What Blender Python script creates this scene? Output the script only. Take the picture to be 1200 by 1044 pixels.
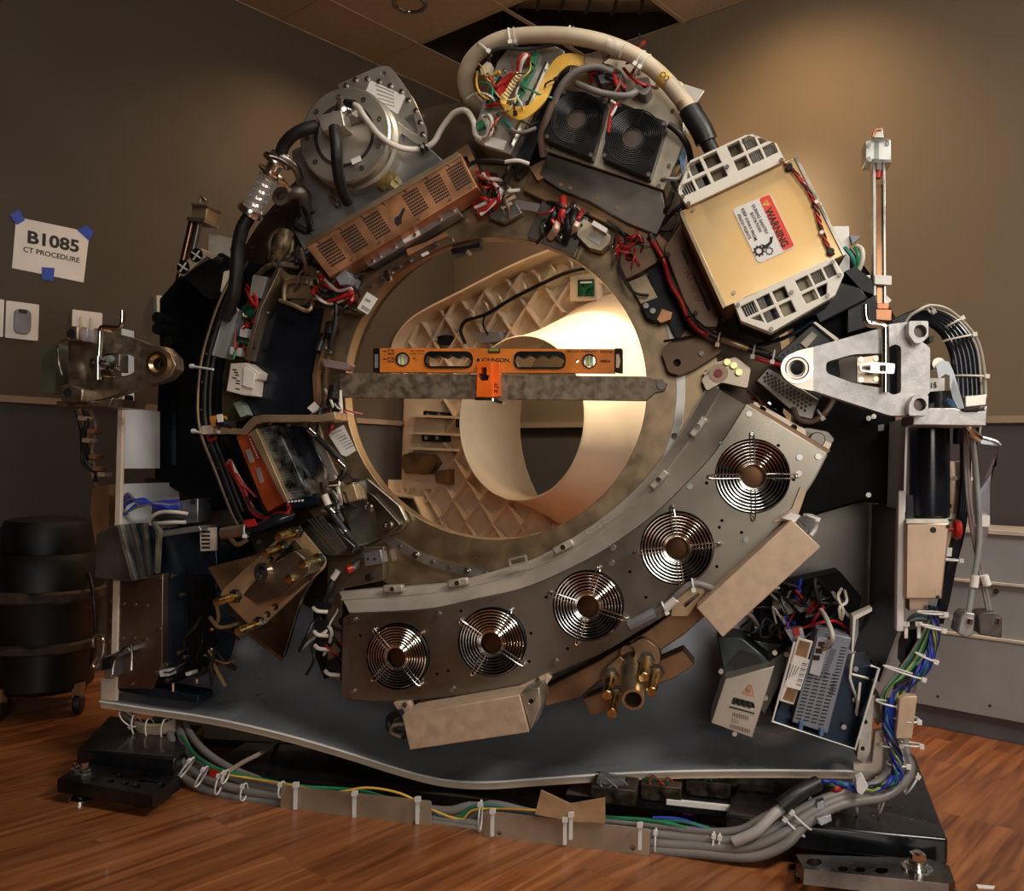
import bpy, math, random
from mathutils import Vector, Matrix
from mathutils.geometry import tessellate_polygon
random.seed(7)
for _o in list(bpy.data.objects): bpy.data.objects.remove(_o)
SC = bpy.context.scene
COL = SC.collection
# ------------------------------------------------------------------ camera
FPX, CX, CY, CAMZ = 1046.0, 600.0, 522.0, 0.82
_p, _r = math.radians(1.04), math.radians(1.30)
_R, _U = Vector((1, 0, 0)), Vector((0, -math.sin(_p), math.cos(_p)))
FWD = Vector((0, math.cos(_p), math.sin(_p)))
CR = _R*math.cos(_r) + _U*math.sin(_r)
CU = -_R*math.sin(_r) + _U*math.cos(_r)
CAM = Vector((0, 0, CAMZ))
cd = bpy.data.cameras.new('camera'); cam = bpy.data.objects.new('camera', cd); COL.objects.link(cam)
cd.sensor_width = 36; cd.sensor_fit = 'HORIZONTAL'; cd.lens = FPX/1200*36; cd.clip_start = .05; cd.clip_end = 50
_m = Matrix((CR, CU, -FWD)).transposed().to_4x4(); _m.translation = CAM
cam.matrix_world = _m
SC.camera = cam
# ------------------------------------------------------------------ world, lights, exposure
SC.view_settings.view_transform = 'Standard'; SC.view_settings.look = 'None'
SC.view_settings.gamma = 1; SC.view_settings.use_curve_mapping = False
SC.view_settings.exposure = 0.2
w = bpy.data.worlds.new('world'); SC.world = w; w.use_nodes = True
w.node_tree.nodes['Background'].inputs[0].default_value = (0.5, 0.42, 0.36, 1)
w.node_tree.nodes['Background'].inputs[1].default_value = 0.03

def area(name, loc, target, sx, sy, power, col):
    l = bpy.data.lights.new(name, 'AREA'); l.shape = 'RECTANGLE'; l.size = sx; l.size_y = sy
    l.energy = power; l.color = col
    o = bpy.data.objects.new(name, l); COL.objects.link(o); o.location = loc
    o.rotation_euler = (Vector(target)-Vector(loc)).to_track_quat('-Z', 'Y').to_euler(); return o
def spot(name, loc, target, power, col, ang=90, blend=.6, r=.06):
    l = bpy.data.lights.new(name, 'SPOT'); l.energy = power; l.color = col
    l.spot_size = math.radians(ang); l.spot_blend = blend; l.shadow_soft_size = r
    o = bpy.data.objects.new(name, l); COL.objects.link(o); o.location = loc
    o.rotation_euler = (Vector(target)-Vector(loc)).to_track_quat('-Z', 'Y').to_euler(); return o
# added overhead key panels in front of the machine, added fill behind the camera
area('added_overhead_key', (1.9, 0.55, 2.70), (1.1, 1.7, .6), 1.2, .6, 78, (1.0, .92, .82))
area('added_overhead_key', (0.3, 1.1, 2.71), (.3, 1.7, 0), 1.2, .4, 12, (1.0, .90, .78))
o = area('added_reflection_fill', (.45, -2.7, 1.6), (0.5, 2.2, .9), 1.5, 1.4, 13, (1.0, .95, .88)); o.data.spread = math.radians(100)  # added unseen panel, gives the metal faces something bright to reflect
# recessed ceiling lamps on the wall side of the machine
spot('recessed_lamp', (1.12, 2.92, 2.66), (.50, 3.50, 1.05), 330, (1.0, .82, .56), 62, .7, .05)
spot('recessed_lamp', (0.80, 2.95, 2.70), (.95, 3.45, 1.7), 55, (1.0, .66, .34), 125, 1, .10)
spot('recessed_lamp', (0.1, 3.7, 2.70), (0.1, 3.7, 0), 30, (1.0, .66, .38), 140, 1, .06)
spot('recessed_lamp', (-0.62, 3.65, 2.70), (-0.75, 3.7, 0), 34, (1.0, .62, .34), 140, 1, .06)

# ------------------------------------------------------------------ frames
def ray(px, py): return FWD + CR*((px-CX)/FPX) - CU*((py-CY)/FPX)
class Frame:
    def __init__(s, o, u, n, v=(0, 0, 1)):
        s.o = Vector(o); s.u = Vector(u).normalized(); s.n = Vector(n).normalized(); s.v = Vector(v).normalized()
    def P(s, px, py, w=0.0):                    # world point on the plane n = w seen along a sight line
        d = ray(px, py); q = s.o + s.n*w
        return CAM + d*((q-CAM).dot(s.n)/d.dot(s.n))
    def L(s, px, py, w=0.0):                    # the same in plane coordinates
        r = s.P(px, py, w)-s.o
        return (r.dot(s.u), r.dot(s.v))
    def W(s, a, b, w): return s.o + s.u*a + s.v*b + s.n*w
    def sc(s, px, py, w=0.0):                   # metres per pixel
        return (s.P(px, py, w)-CAM).dot(FWD)/FPX
YAW = math.radians(13)
MU = Vector((math.cos(YAW), -math.sin(YAW), 0)); MN = Vector((-math.sin(YAW), -math.cos(YAW), 0))
_d = ray(582, 455)
M = Frame(CAM+_d*2.2, MU, MN)                   # the gantry's front plane
RA = Vector((.661, .75, 0)).normalized(); RB = Vector((-.75, .661, 0)).normalized()
KC = Vector((-.327, 4.75, 0))                   # room corner behind the gantry
HC = 2.74
WR = Frame(KC, -RB, -RA)                        # right wall
WL = Frame(KC, RA, -RB)                         # left wall: n points into the room
# ------------------------------------------------------------------ mesh builder
def crv(pts, n=6, closed=False):                # smooth curve through points
    pts = [Vector(p) for p in pts]; N = len(pts); out = []
    if N < 3: return pts
    rng = range(N) if closed else range(N-1)
    for i in rng:
        if closed: a, b, c, d = pts[i-1], pts[i], pts[(i+1) % N], pts[(i+2) % N]
        else: a, b, c, d = pts[max(i-1, 0)], pts[i], pts[i+1], pts[min(i+2, N-1)]
        for k in range(n):
            t = k/n
            out.append(.5*((2*b)+(c-a)*t+(2*a-5*b+4*c-d)*t*t+(3*b-a-3*c+d)*t*t*t))
    if not closed: out.append(pts[-1])
    return out
def c2(pts, n=6, closed=False): return [(p[0], p[1]) for p in crv([(a, b, 0) for a, b in pts], n, closed)]
def circ(x, y, r, n=32, ry=None, a0=0): return [(x+r*math.cos(a0+2*math.pi*k/n), y+(ry or r)*math.sin(a0+2*math.pi*k/n)) for k in range(n)]
def arc(x, y, r, a0, a1, n=24): return [(x+r*math.cos(math.radians(a0+(a1-a0)*k/n)), y+r*math.sin(math.radians(a0+(a1-a0)*k/n))) for k in range(n+1)]
def rrect(q, r, n=4):                           # polygon with rounded corners
    q = [Vector((a, b)) for a, b in q]; out = []
    for i, c in enumerate(q):
        a, b = q[i-1], q[(i+1) % len(q)]
        da, db = (a-c), (b-c); rr = min(r, da.length*.45, db.length*.45)
        p0, p1 = c+da.normalized()*rr, c+db.normalized()*rr
        for k in range(n+1):
            t = k/n; out.append(tuple(p0*(1-t)**2+c*2*t*(1-t)+p1*t*t))
    return out
SEAT = [False]
class MB:
    def __init__(s): s.v = []; s.f = []
    def raw(s, vs, fs):
        b = len(s.v); s.v += [Vector(v) for v in vs]; s.f += [tuple(i+b for i in f) for f in fs]; return s
    def poly(s, loops, front, back):            # loops: list of lists of world points for front; back likewise
        flat = [p for l in loops for p in l]; n = len(flat)
        vs = flat + [p for l in back for p in l]; fs = []
        if len(loops) == 1:
            fs.append(tuple(range(n))); fs.append(tuple(range(2*n-1, n-1, -1)))
        else:
            for t in tessellate_polygon(loops):
                fs.append(tuple(t)); fs.append(tuple(n+i for i in reversed(t)))
        o = 0
        for l in loops:
            m = len(l)
            for i in range(m):
                j = (i+1) % m; fs.append((o+i, o+j, n+o+j, n+o+i))
            o += m
        return s.raw(vs, fs)
    def ext(s, F, pts, w0, w1, holes=()):       # outline on plane w1, pushed straight back to w0
        if F is M and SEAT[0]:                    # modules sit on the rotor's face instead of reaching into it
            rm = min(math.hypot(x-581, y-455) for x, y in pts)
            if rm < 272 and w1 > .013: w0 = max(w0, .0115)
            elif rm < 345 and w1 > -.095: w0 = max(w0, -.096)
        loops = [[F.P(x, y, w1) for x, y in l] for l in [pts]+list(holes)]
        d = F.n*(w0-w1)
        return s.poly(loops, None, [[p+d for p in l] for l in loops])
    def extl(s, F, pts, w0, w1, holes=()):      # outline in plane metres
        loops = [[F.W(x, y, w1) for x, y in l] for l in [pts]+list(holes)]
        d = F.n*(w0-w1)
        return s.poly(loops, None, [[p+d for p in l] for l in loops])
    def ring(s, F, x, y, ri, ro, w0, w1, n=64):
        return s.ext(F, circ(x, y, ro, n), w0, w1, [circ(x, y, ri, n)])
    def lathe(s, o, ax, prof, n=24, cap=True, a0=0, full=True):   # prof [(radius m, distance along ax)]
        ax = Vector(ax).normalized(); t = Vector((0, 0, 1)) if abs(ax.z) < .9 else Vector((1, 0, 0))
        e1 = ax.cross(t).normalized(); e2 = ax.cross(e1); vs = []; fs = []; m = len(prof)
        for r, h in prof:
            for k in range(n):
                a = a0+2*math.pi*k/n; vs.append(Vector(o)+ax*h+(e1*math.cos(a)+e2*math.sin(a))*r)
        for i in range(m-1):
            for k in range(n):
                l = (k+1) % n; fs.append((i*n+k, i*n+l, (i+1)*n+l, (i+1)*n+k))
        if cap: fs.append(tuple(range(n-1, -1, -1))); fs.append(tuple((m-1)*n+k for k in range(n)))
        return s.raw(vs, fs)
    def cyl(s, F, x, y, r, w0, w1, n=24, a0=0):  # disc facing out of plane, r in pixels at w1
        rm = r*F.sc(x, y, w1); c = F.P(x, y, w1)
        return s.lathe(c+F.n*(w0-w1), F.n, [(rm, 0), (rm, w1-w0)], n, a0=a0)
    def rod(s, a, b, r, n=12, r2=None):
        a, b = Vector(a), Vector(b)
        return s.lathe(a, b-a, [(r, 0), (r if r2 is None else r2, (b-a).length)], n)
    def tube(s, pts, r, n=8, closed=False, smooth=5, flat=1.0):
        P = crv(pts, smooth, closed) if smooth else [Vector(p) for p in pts]
        N = len(P); vs = []; fs = []; up = None
        for i, p in enumerate(P):
            t = (P[(i+1) % N]-P[i-1]) if closed or 0 < i < N-1 else (P[1]-P[0] if i == 0 else P[-1]-P[-2])
            if t.length < 1e-9: t = Vector((0, 0, 1))
            t.normalize()
            if up is None: up = Vector((0, 0, 1)) if abs(t.z) < .85 else Vector((1, 0, 0))
            e1 = t.cross(up)
            if e1.length < 1e-6: e1 = t.cross(Vector((.3, 1, .1)))
            e1.normalize(); up = e1.cross(t).normalized()
            rr = r[int(i*len(r)/N)] if isinstance(r, (list, tuple)) else r
            for k in range(n):
                a = 2*math.pi*k/n; vs.append(p+e1*math.cos(a)*rr*flat+up*math.sin(a)*rr)
        for i in range(N if closed else N-1):
            j = (i+1) % N
            for k in range(n):
                l = (k+1) % n; fs.append((i*n+k, i*n+l, j*n+l, j*n+k))
        if not closed: fs.append(tuple(range(n-1, -1, -1))); fs.append(tuple((N-1)*n+k for k in range(n)))
        return s.raw(vs, fs)
    def wire(s, F, pts, rpx, n=6, smooth=5):    # pts (px, py, w), radius in pixels at its first point
        if F is M and SEAT[0]: pts = [(x, y, max(w, .022) if 170 < math.hypot(x-581, y-455) < 270 else (max(w, -.08) if math.hypot(x-581, y-455) < 345 else w)) for x, y, w in pts]
        r = rpx*F.sc(*pts[0]); return s.tube([F.P(*p) for p in pts], r, n, smooth=smooth)
    def box(s, c, e1, e2, e3):                  # centre and three half vectors
        c, e1, e2, e3 = map(Vector, (c, e1, e2, e3))
        vs = [c+e1*a+e2*b+e3*d for a in (-1, 1) for b in (-1, 1) for d in (-1, 1)]
        return s.raw(vs, [(0, 1, 3, 2), (4, 6, 7, 5), (0, 4, 5, 1), (2, 3, 7, 6), (0, 2, 6, 4), (1, 5, 7, 3)])
    def strip(s, A, B, th=0.002):               # sheet of thickness th between two polylines
        n = len(A); vs = []; fs = []
        nr = []
        for i in range(n):
            t = (A[min(i+1, n-1)]-A[max(i-1, 0)]); d = B[i]-A[i]; c = t.cross(d)
            nr.append(c.normalized()*th if c.length > 1e-9 else Vector((0, 0, th)))
        for i in range(n): vs += [A[i], B[i], B[i]+nr[i], A[i]+nr[i]]
        for i in range(n-1):
            for k in range(4):
                l = (k+1) % 4; fs.append((i*4+k, i*4+l, (i+1)*4+l, (i+1)*4+k))
        fs.append((3, 2, 1, 0)); b = (n-1)*4; fs.append((b, b+1, b+2, b+3))
        return s.raw(vs, fs)
    def text(s, F, txt, p0, p1, h, w=0, th=.0004, bold=0.0):   # fits between baseline points, capital height h px
        cu = bpy.data.curves.new('t', 'FONT'); cu.body = txt; cu.offset = bold; cu.resolution_u = 3
        ob = bpy.data.objects.new('t', cu); COL.objects.link(ob)
        dg = bpy.context.evaluated_depsgraph_get(); me = bpy.data.meshes.new_from_object(ob.evaluated_get(dg))
        bpy.data.objects.remove(ob); xs = [v.co.x for v in me.vertices]
        if not xs: return s
        x0, x1 = min(xs), max(xs); A, B = F.P(*p0, w), F.P(*p1, w); ex = (B-A)/(x1-x0)
        ey = F.n.cross(ex).normalized()*(h*F.sc(*p0, w)/.7)
        vs = [A+ex*(v.co.x-x0)+ey*v.co.y+F.n*th for v in me.vertices]
        s.raw(vs, [tuple(p.vertices) for p in me.polygons]); bpy.data.meshes.remove(me); return s
# ------------------------------------------------------------------ materials
MT = {}
def mat(name, c, metal=0, rough=.5, var=.12, vs=9, c2_=None, bump=0, brush=0, emit=0, rv=.15, coat=0, alpha=1, trans=0, aniso=0):
    if name in MT: return MT[name]
    m = bpy.data.materials.new(name); m.use_nodes = True; nt = m.node_tree; N = nt.nodes; Lk = nt.links
    b = N['Principled BSDF']; b.inputs['Metallic'].default_value = metal
    tc = N.new('ShaderNodeTexCoord'); mp = N.new('ShaderNodeMapping'); Lk.new(tc.outputs['Object'], mp.inputs[0])
    if brush: mp.inputs['Scale'].default_value = (1, 1, 14) if brush == 1 else (14, 14, 1)
    no = N.new('ShaderNodeTexNoise'); no.inputs['Scale'].default_value = vs; no.inputs['Detail'].default_value = 5
    Lk.new(mp.outputs[0], no.inputs['Vector'])
    cr = N.new('ShaderNodeValToRGB'); Lk.new(no.outputs[0], cr.inputs[0])
    cc = Vector(c); cb = Vector(c2_) if c2_ else cc*(1-var*2.2)
    ca = cc*(1+var) if not c2_ else cc
    cr.color_ramp.elements[0].position = .35; cr.color_ramp.elements[1].position = .65
    cr.color_ramp.elements[0].color = (*cb, 1); cr.color_ramp.elements[1].color = (*[min(x, 1) for x in ca], 1)
    Lk.new(cr.outputs[0], b.inputs['Base Color'])
    mr = N.new('ShaderNodeMapRange'); Lk.new(no.outputs[0], mr.inputs[0])
    mr.inputs['From Min'].default_value = .3; mr.inputs['From Max'].default_value = .7
    mr.inputs['To Min'].default_value = max(.03, rough-rv*.6); mr.inputs['To Max'].default_value = min(1, rough+rv*.6)
    Lk.new(mr.outputs[0], b.inputs['Roughness'])
    if bump:
        n2 = N.new('ShaderNodeTexNoise'); n2.inputs['Scale'].default_value = vs*12; Lk.new(mp.outputs[0], n2.inputs['Vector'])
        bp = N.new('ShaderNodeBump'); bp.inputs['Strength'].default_value = bump; bp.inputs['Distance'].default_value = .002
        Lk.new(n2.outputs[0], bp.inputs['Height']); Lk.new(bp.outputs[0], b.inputs['Normal'])
    if coat: b.inputs['Coat Weight'].default_value = coat
    if trans: b.inputs['Transmission Weight'].default_value = trans
    if alpha < 1: b.inputs['Alpha'].default_value = alpha
    if emit:
        b.inputs['Emission Color'].default_value = (*c, 1); b.inputs['Emission Strength'].default_value = emit
    MT[name] = m; return m
steel = mat('steel', (.55, .52, .47), .85, .30, .25, 6, rv=.2)
dsteel = mat('dark_steel', (.20, .18, .155), .8, .36, .12, 7, rv=.12)
bsteel = mat('brushed_steel', (.50, .46, .40), 1, .34, .18, 14, brush=1)
zinc = mat('zinc', (.52, .49, .40), .8, .34, .3, 12)
gold = mat('chromate', (.72, .46, .19), .75, .36, .12, 5, c2_=(.60, .43, .22))
copper = mat('copper_sheet', (.62, .30, .15), .7, .42, .15, 14, bump=.15)
brown = mat('brown_sheet', (.30, .175, .09), .7, .42, .2, 10)
tan = mat('tan_sheet', (.62, .46, .32), .3, .48, .06, 40)
alu = mat('cast_aluminium', (.66, .65, .63), .9, .42, .08, 60, bump=.35)
brz = mat('bronzed_aluminium', (.42, .34, .25), .9, .42, .15, 40, bump=.3)
chrome = mat('chrome', (.85, .84, .80), 1, .12, .05)
brass = mat('brass', (.78, .60, .26), 1, .25, .15, 30)
bronze = mat('bronze_hub', (.10, .045, .02), .8, .3, .15, 8)
black = mat('black_plastic', (.009, .009, .010), 0, .35, .2, 9); black.node_tree.nodes['Principled BSDF'].inputs['Specular IOR Level'].default_value = .3
blackm = mat('black_metal', (.007, .007, .008), 0, .55, .3, 5); blackm.node_tree.nodes['Principled BSDF'].inputs['Specular IOR Level'].default_value = .08
bgloss = mat('black_gloss', (.012, .014, .02), .2, .16, .2, 5)
navy = mat('blued_black', (.02, .035, .06), .6, .28, .3, 5)
rubber = mat('black_rubber', (.014, .014, .014), 0, .45, .2, 30, bump=.2)
white = mat('white_plastic', (.78, .76, .72), 0, .4, .04)
wmetal = mat('white_painted_metal', (.74, .74, .75), .1, .42, .03)
cream = mat('cream_plastic', (.80, .66, .48), 0, .42, .04, 6)
creamd = mat('cream_rib', (.74, .60, .44), 0, .5, .05, 6)
shroudm = mat('beige_moulding', (.46, .41, .35), .35, .40, .1, 8)
greyc = mat('grey_cable', (.20, .185, .17), 0, .42, .08, 12)
hose = mat('cream_hose', (.60, .50, .36), 0, .4, .1, 8)
redm = mat('red', (.42, .016, .012), 0, .35, .2)
bluem = mat('blue_wire', (.03, .06, .50), 0, .35, .2)
greenm = mat('green_wire', (.02, .22, .09), 0, .35, .2)
yellm = mat('yellow_wire', (.75, .45, .06), 0, .4, .2)
pcb = mat('green_board', (.012, .11, .05), 0, .35, .4, 60)
paper = mat('paper', (.82, .79, .74), 0, .6, .03)
ink = mat('ink', (.015, .013, .012), 0, .6, .1)
warnred = mat('warning_red', (.80, .05, .02), 0, .4, .03)
tape = mat('blue_tape', (.01, .07, .55), 0, .5, .15, 30)
orange = mat('orange_paint', (.85, .25, .035), .1, .35, .08, 20)
orange2 = mat('orange_plastic', (.95, .16, .01), 0, .35, .05, 20)
redbr = mat('red_board', (.42, .07, .02), .2, .35, .15, 14)
barst = mat('bar_steel', (.34, .27, .19), .6, .45, .2, 55, c2_=(.17, .13, .09), rv=.2)
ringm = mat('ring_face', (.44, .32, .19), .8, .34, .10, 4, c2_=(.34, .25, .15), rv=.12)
panst = mat('pan_steel', (.52, .55, .60), .6, .30, .09, 3, rv=.25)
basem = mat('base_paint', (.012, .012, .014), .2, .25, .2, 8, coat=.3)
clear = mat('clear_plastic', (.8, .8, .8), 0, .12, .02, trans=.0, alpha=.28)
glass = mat('smoked_glass', (.5, .6, .6), 0, .08, .02, alpha=.35)
grey = mat('grey_plastic', (.22, .23, .25), .1, .42, .1)
greypan = mat('grey_panel', (.30, .31, .31), .2, .5, .06, 4)
vial = mat('vial_green', (.62, .75, .12), 0, .15, .05)
cardb = mat('cardboard', (.40, .24, .12), 0, .7, .12, 20)
def radial_sheen(m, wave=60):                    # brushed-metal sheen put into colour and roughness as streaks round the rotor's axis
    nt = m.node_tree; N = nt.nodes; K = nt.links; no = [n for n in N if n.type == 'TEX_NOISE'][0]
    tc = N.new('ShaderNodeTexCoord'); du = N.new('ShaderNodeVectorMath'); du.operation = 'DOT_PRODUCT'; du.inputs[1].default_value = MU
    K.new(tc.outputs['Object'], du.inputs[0]); sp = N.new('ShaderNodeSeparateXYZ'); K.new(tc.outputs['Object'], sp.inputs[0])
    at = N.new('ShaderNodeMath'); at.operation = 'ARCTAN2'; K.new(sp.outputs['Z'], at.inputs[0]); K.new(du.outputs['Value'], at.inputs[1])
    ln = N.new('ShaderNodeVectorMath'); ln.operation = 'LENGTH'; K.new(tc.outputs['Object'], ln.inputs[0])
    cb = N.new('ShaderNodeCombineXYZ'); K.new(at.outputs[0], cb.inputs[0]); K.new(ln.outputs['Value'], cb.inputs[1])
    mp = N.new('ShaderNodeMapping'); K.new(cb.outputs[0], mp.inputs[0]); mp.inputs['Scale'].default_value = (5, 14, 1)
    no.inputs['Scale'].default_value = 1.6; no.inputs['Detail'].default_value = 6
    K.new(mp.outputs[0], no.inputs['Vector'])
MT['ring_face'].node_tree.nodes['Principled BSDF'].inputs['Metallic'].default_value = .85
radial_sheen(MT['ring_face'])
# ------------------------------------------------------------------ things
def mesh_obj(name, mb, m, parent=None, bevel=0, smooth=True):
    me = bpy.data.meshes.new(name)
    c = Vector((0, 0, 0)); xs = mb.v
    lo = Vector([min(v[i] for v in xs) for i in range(3)]); hi = Vector([max(v[i] for v in xs) for i in range(3)])
    c = (lo+hi)/2
    if parent is None: c.z = lo.z
    me.from_pydata([v-c for v in mb.v], [], mb.f); me.validate(); me.update()
    import bmesh
    bm = bmesh.new(); bm.from_mesh(me); bmesh.ops.recalc_face_normals(bm, faces=bm.faces); bm.to_mesh(me); bm.free()
    if smooth:
        me.polygons.foreach_set('use_smooth', [True]*len(me.polygons)); me.set_sharp_from_angle(angle=math.radians(38))
    me.materials.append(m)
    o = bpy.data.objects.new(name, me); COL.objects.link(o)
    if bevel:
        b = o.modifiers.new('bevel', 'BEVEL'); b.width = bevel; b.segments = 2; b.limit_method = 'ANGLE'; b.angle_limit = math.radians(40)
        b.harden_normals = False
    o['_w'] = tuple(c); return o
GROUPS = {'wire_nest': 'loose wire nests round the rotor', 'wire_harness': 'wire harnesses on the rotor', 'cover_box': 'tan cover boxes along the fan tray', 'cable_trough_plate': 'cable trough plates along the front'}
class Thing:
    def __init__(s, name, label, cat, group=None):
        s.e = bpy.data.objects.new(name, None); COL.objects.link(s.e); s.e.empty_display_size = .05
        s.e['label'] = label; s.e['category'] = cat; s.parts = []
        group = group or GROUPS.get(name)
        if group: s.e['group'] = group
    def part(s, name, mb, m, parent=None, bevel=0, label=None):
        o = mesh_obj(name, mb, m, s.e, bevel); s.parts.append((o, parent, Vector(o['_w'])))
        if label: o['label'] = label
        return o
    def done(s):
        lo = Vector((9, 9, 9)); hi = -lo
        for o, p, c in s.parts:
            for v in o.data.vertices:
                q = v.co+c
                for i in range(3): lo[i] = min(lo[i], q[i]); hi[i] = max(hi[i], q[i])
        base = Vector(((lo.x+hi.x)/2, (lo.y+hi.y)/2, lo.z)); s.e.location = base
        wl = {o.name: c for o, p, c in s.parts}
        for o, p, c in s.parts:
            if p is None: o.parent = s.e; o.location = c-base
            else: o.parent = p; o.location = c-wl[p.name]
            del o['_w']
        return s.e
def single(name, mb, m, label, cat, group=None, bevel=0):
    o = mesh_obj(name, mb, m, None, bevel); o.location = Vector(o['_w']); del o['_w']
    o['label'] = label; o['category'] = cat
    if group: o['group'] = group
    return o
def struct(name, mb, m, parent=None, bevel=0):
    o = mesh_obj(name, mb, m, None, bevel, smooth=False); c = Vector(o['_w']); o.location = c; del o['_w']
    if parent is None: o['kind'] = 'structure'
    else: o.parent = parent; o.location = c-parent.location
    return o
boltm = mat('bolt_steel', (.42, .40, .36), 1, .3, .1)
def bolt(t, F, x, y, r, w, h=.006, m=boltm, name='screw', parent=None, hexa=False):
    b = MB(); b.cyl(F, x, y, r, w, w+h, 6 if hexa else 10)
    b.cyl(F, x, y, r*.5, w+h, w+h+.0006, 6)
    return t.part(name, b, m, parent)
def holes_px(pts, r=1.6, n=8): return [circ(x, y, r, n) for x, y in pts]
def lerp(a, b, t): return tuple(a[i]+(b[i]-a[i])*t for i in range(len(a)))
def quadgrid(q, nu, nv, mu=.1, mv=.1, fu=.6, fv=.6, skew=0):  # small quads inside quad q (TL,TR,BR,BL)
    out = []
    for i in range(nu):
        for j in range(nv):
            u0 = mu+(1-2*mu)*(i+.5-fu/2)/nu; u1 = mu+(1-2*mu)*(i+.5+fu/2)/nu
            v0 = mv+(1-2*mv)*(j+.5-fv/2)/nv; v1 = mv+(1-2*mv)*(j+.5+fv/2)/nv
            f = lambda u, v: lerp(lerp(q[0], q[1], u), lerp(q[3], q[2], u), v)
            out.append([f(u0, v0), f(u1, v0), f(u1, v1), f(u0, v1)])
    return out
def tie(F, x, y, w, ang, hw, hd=None, tail=True):           # cable tie round a bundle: half width hw px, at image angle ang
    sc = F.sc(x, y, w); c = F.P(x, y, w); a = math.radians(ang)
    e = (F.u*math.cos(a)-F.v*math.sin(a)); hd = hd or hw*.8; b = MB()
    P = [c+e*(hw*sc*math.cos(t*math.pi/6))+F.n*(hd*sc*math.sin(t*math.pi/6)) for t in range(12)]
    b.tube(P, .0022, 6, closed=True, smooth=2)
    h = c+e*(hw*sc*.85)+F.n*(hd*sc*.75); g = F.n.cross(e)
    b.box(h, e*.0045, F.n*.0035, g*.0045)
    return b
# ================================================================== ROOM
def RM(s, t, z):      # s metres out from the right wall, t metres out from the left wall
    return KC - RA*s - RB*t + Vector((0, 0, z))
def slab(mb, s0, t0, s1, t1, z0, z1):
    c = [RM(s0, t0, z0), RM(s1, t0, z0), RM(s1, t1, z0), RM(s0, t1, z0)]
    return mb.poly([[p+Vector((0, 0, z1-z0)) for p in c]], None, [c])
ST, TT = 7.0, 6.6
def nodes(name):
    m = bpy.data.materials.new(name); m.use_nodes = True; return m, m.node_tree.nodes, m.node_tree.links
# laminate floor: three-strip planks running along the left wall
fm, N, K = nodes('laminate'); b = N['Principled BSDF']
tc = N.new('ShaderNodeTexCoord'); mp = N.new('ShaderNodeMapping'); K.new(tc.outputs['Object'], mp.inputs[0])
mp.inputs['Rotation'].default_value = (0, 0, -math.atan2(RA.y, RA.x))
br = N.new('ShaderNodeTexBrick'); K.new(mp.outputs[0], br.inputs[0])
br.inputs['Scale'].default_value = 1; br.inputs['Brick Width'].default_value = .62; br.inputs['Row Height'].default_value = .10
br.inputs['Mortar Size'].default_value = .0007; br.offset = .37; br.offset_frequency = 3
br.inputs['Color1'].default_value = (0, 0, 0, 1); br.inputs['Color2'].default_value = (1, 1, 1, 1); br.inputs['Mortar'].default_value = (0.3, .3, .3, 1)
mp2 = N.new('ShaderNodeMapping'); K.new(mp.outputs[0], mp2.inputs[0]); mp2.inputs['Scale'].default_value = (1.2, 14, 1)
vadd = N.new('ShaderNodeVectorMath'); vadd.operation = 'ADD'; K.new(mp2.outputs[0], vadd.inputs[0])
sc_ = N.new('ShaderNodeVectorMath'); sc_.operation = 'SCALE'; sc_.inputs['Scale'].default_value = 7; K.new(br.outputs['Color'], sc_.inputs[0]); K.new(sc_.outputs[0], vadd.inputs[1])
nz = N.new('ShaderNodeTexNoise'); nz.inputs['Scale'].default_value = 1.6; nz.inputs['Detail'].default_value = 8; nz.inputs['Distortion'].default_value = 1.6; K.new(vadd.outputs[0], nz.inputs['Vector'])
cr = N.new('ShaderNodeValToRGB'); K.new(nz.outputs[0], cr.inputs[0])
e = cr.color_ramp.elements; e[0].position = .30; e[0].color = (.15, .045, .014, 1); e[1].position = .72; e[1].color = (.44, .17, .06, 1)
x = e.new(.5); x.color = (.29, .098, .032, 1)
mx = N.new('ShaderNodeMix'); mx.data_type = 'RGBA'; mx.blend_type = 'MULTIPLY'; mx.inputs[0].default_value = 1
rmp = N.new('ShaderNodeMapRange'); K.new(br.outputs['Color'], rmp.inputs[0]); rmp.inputs['To Min'].default_value = .78; rmp.inputs['To Max'].default_value = 1.12
K.new(cr.outputs[0], mx.inputs[6]); K.new(rmp.outputs[0], mx.inputs[7]); K.new(mx.outputs[2], b.inputs['Base Color'])
b.inputs['Roughness'].default_value = .30; b.inputs['Coat Weight'].default_value = .15
f = MB(); slab(f, 0, 0, ST, TT, -.05, 0); struct('floor', f, fm)
wallL = mat('wall_paint_shaded', (.066, .050, .033), 0, .75, .03, 3, bump=.05)  # left wall's shade is put into this darker copy of the wall colour
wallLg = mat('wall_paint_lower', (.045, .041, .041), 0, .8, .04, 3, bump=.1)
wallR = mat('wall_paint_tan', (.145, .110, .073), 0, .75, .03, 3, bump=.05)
RAIL = 1.0
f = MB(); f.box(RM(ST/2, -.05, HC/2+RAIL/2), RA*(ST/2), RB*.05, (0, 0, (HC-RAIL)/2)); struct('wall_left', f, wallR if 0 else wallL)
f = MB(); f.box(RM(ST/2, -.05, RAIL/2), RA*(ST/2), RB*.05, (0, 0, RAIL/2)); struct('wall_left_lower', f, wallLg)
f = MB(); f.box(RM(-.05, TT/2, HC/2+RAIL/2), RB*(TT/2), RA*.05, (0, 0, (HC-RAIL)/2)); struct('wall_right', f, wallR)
f = MB(); f.box(RM(-.05, TT/2, RAIL/2), RB*(TT/2), RA*.05, (0, 0, RAIL/2)); struct('wall_right_lower', f, wallLg)
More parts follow.
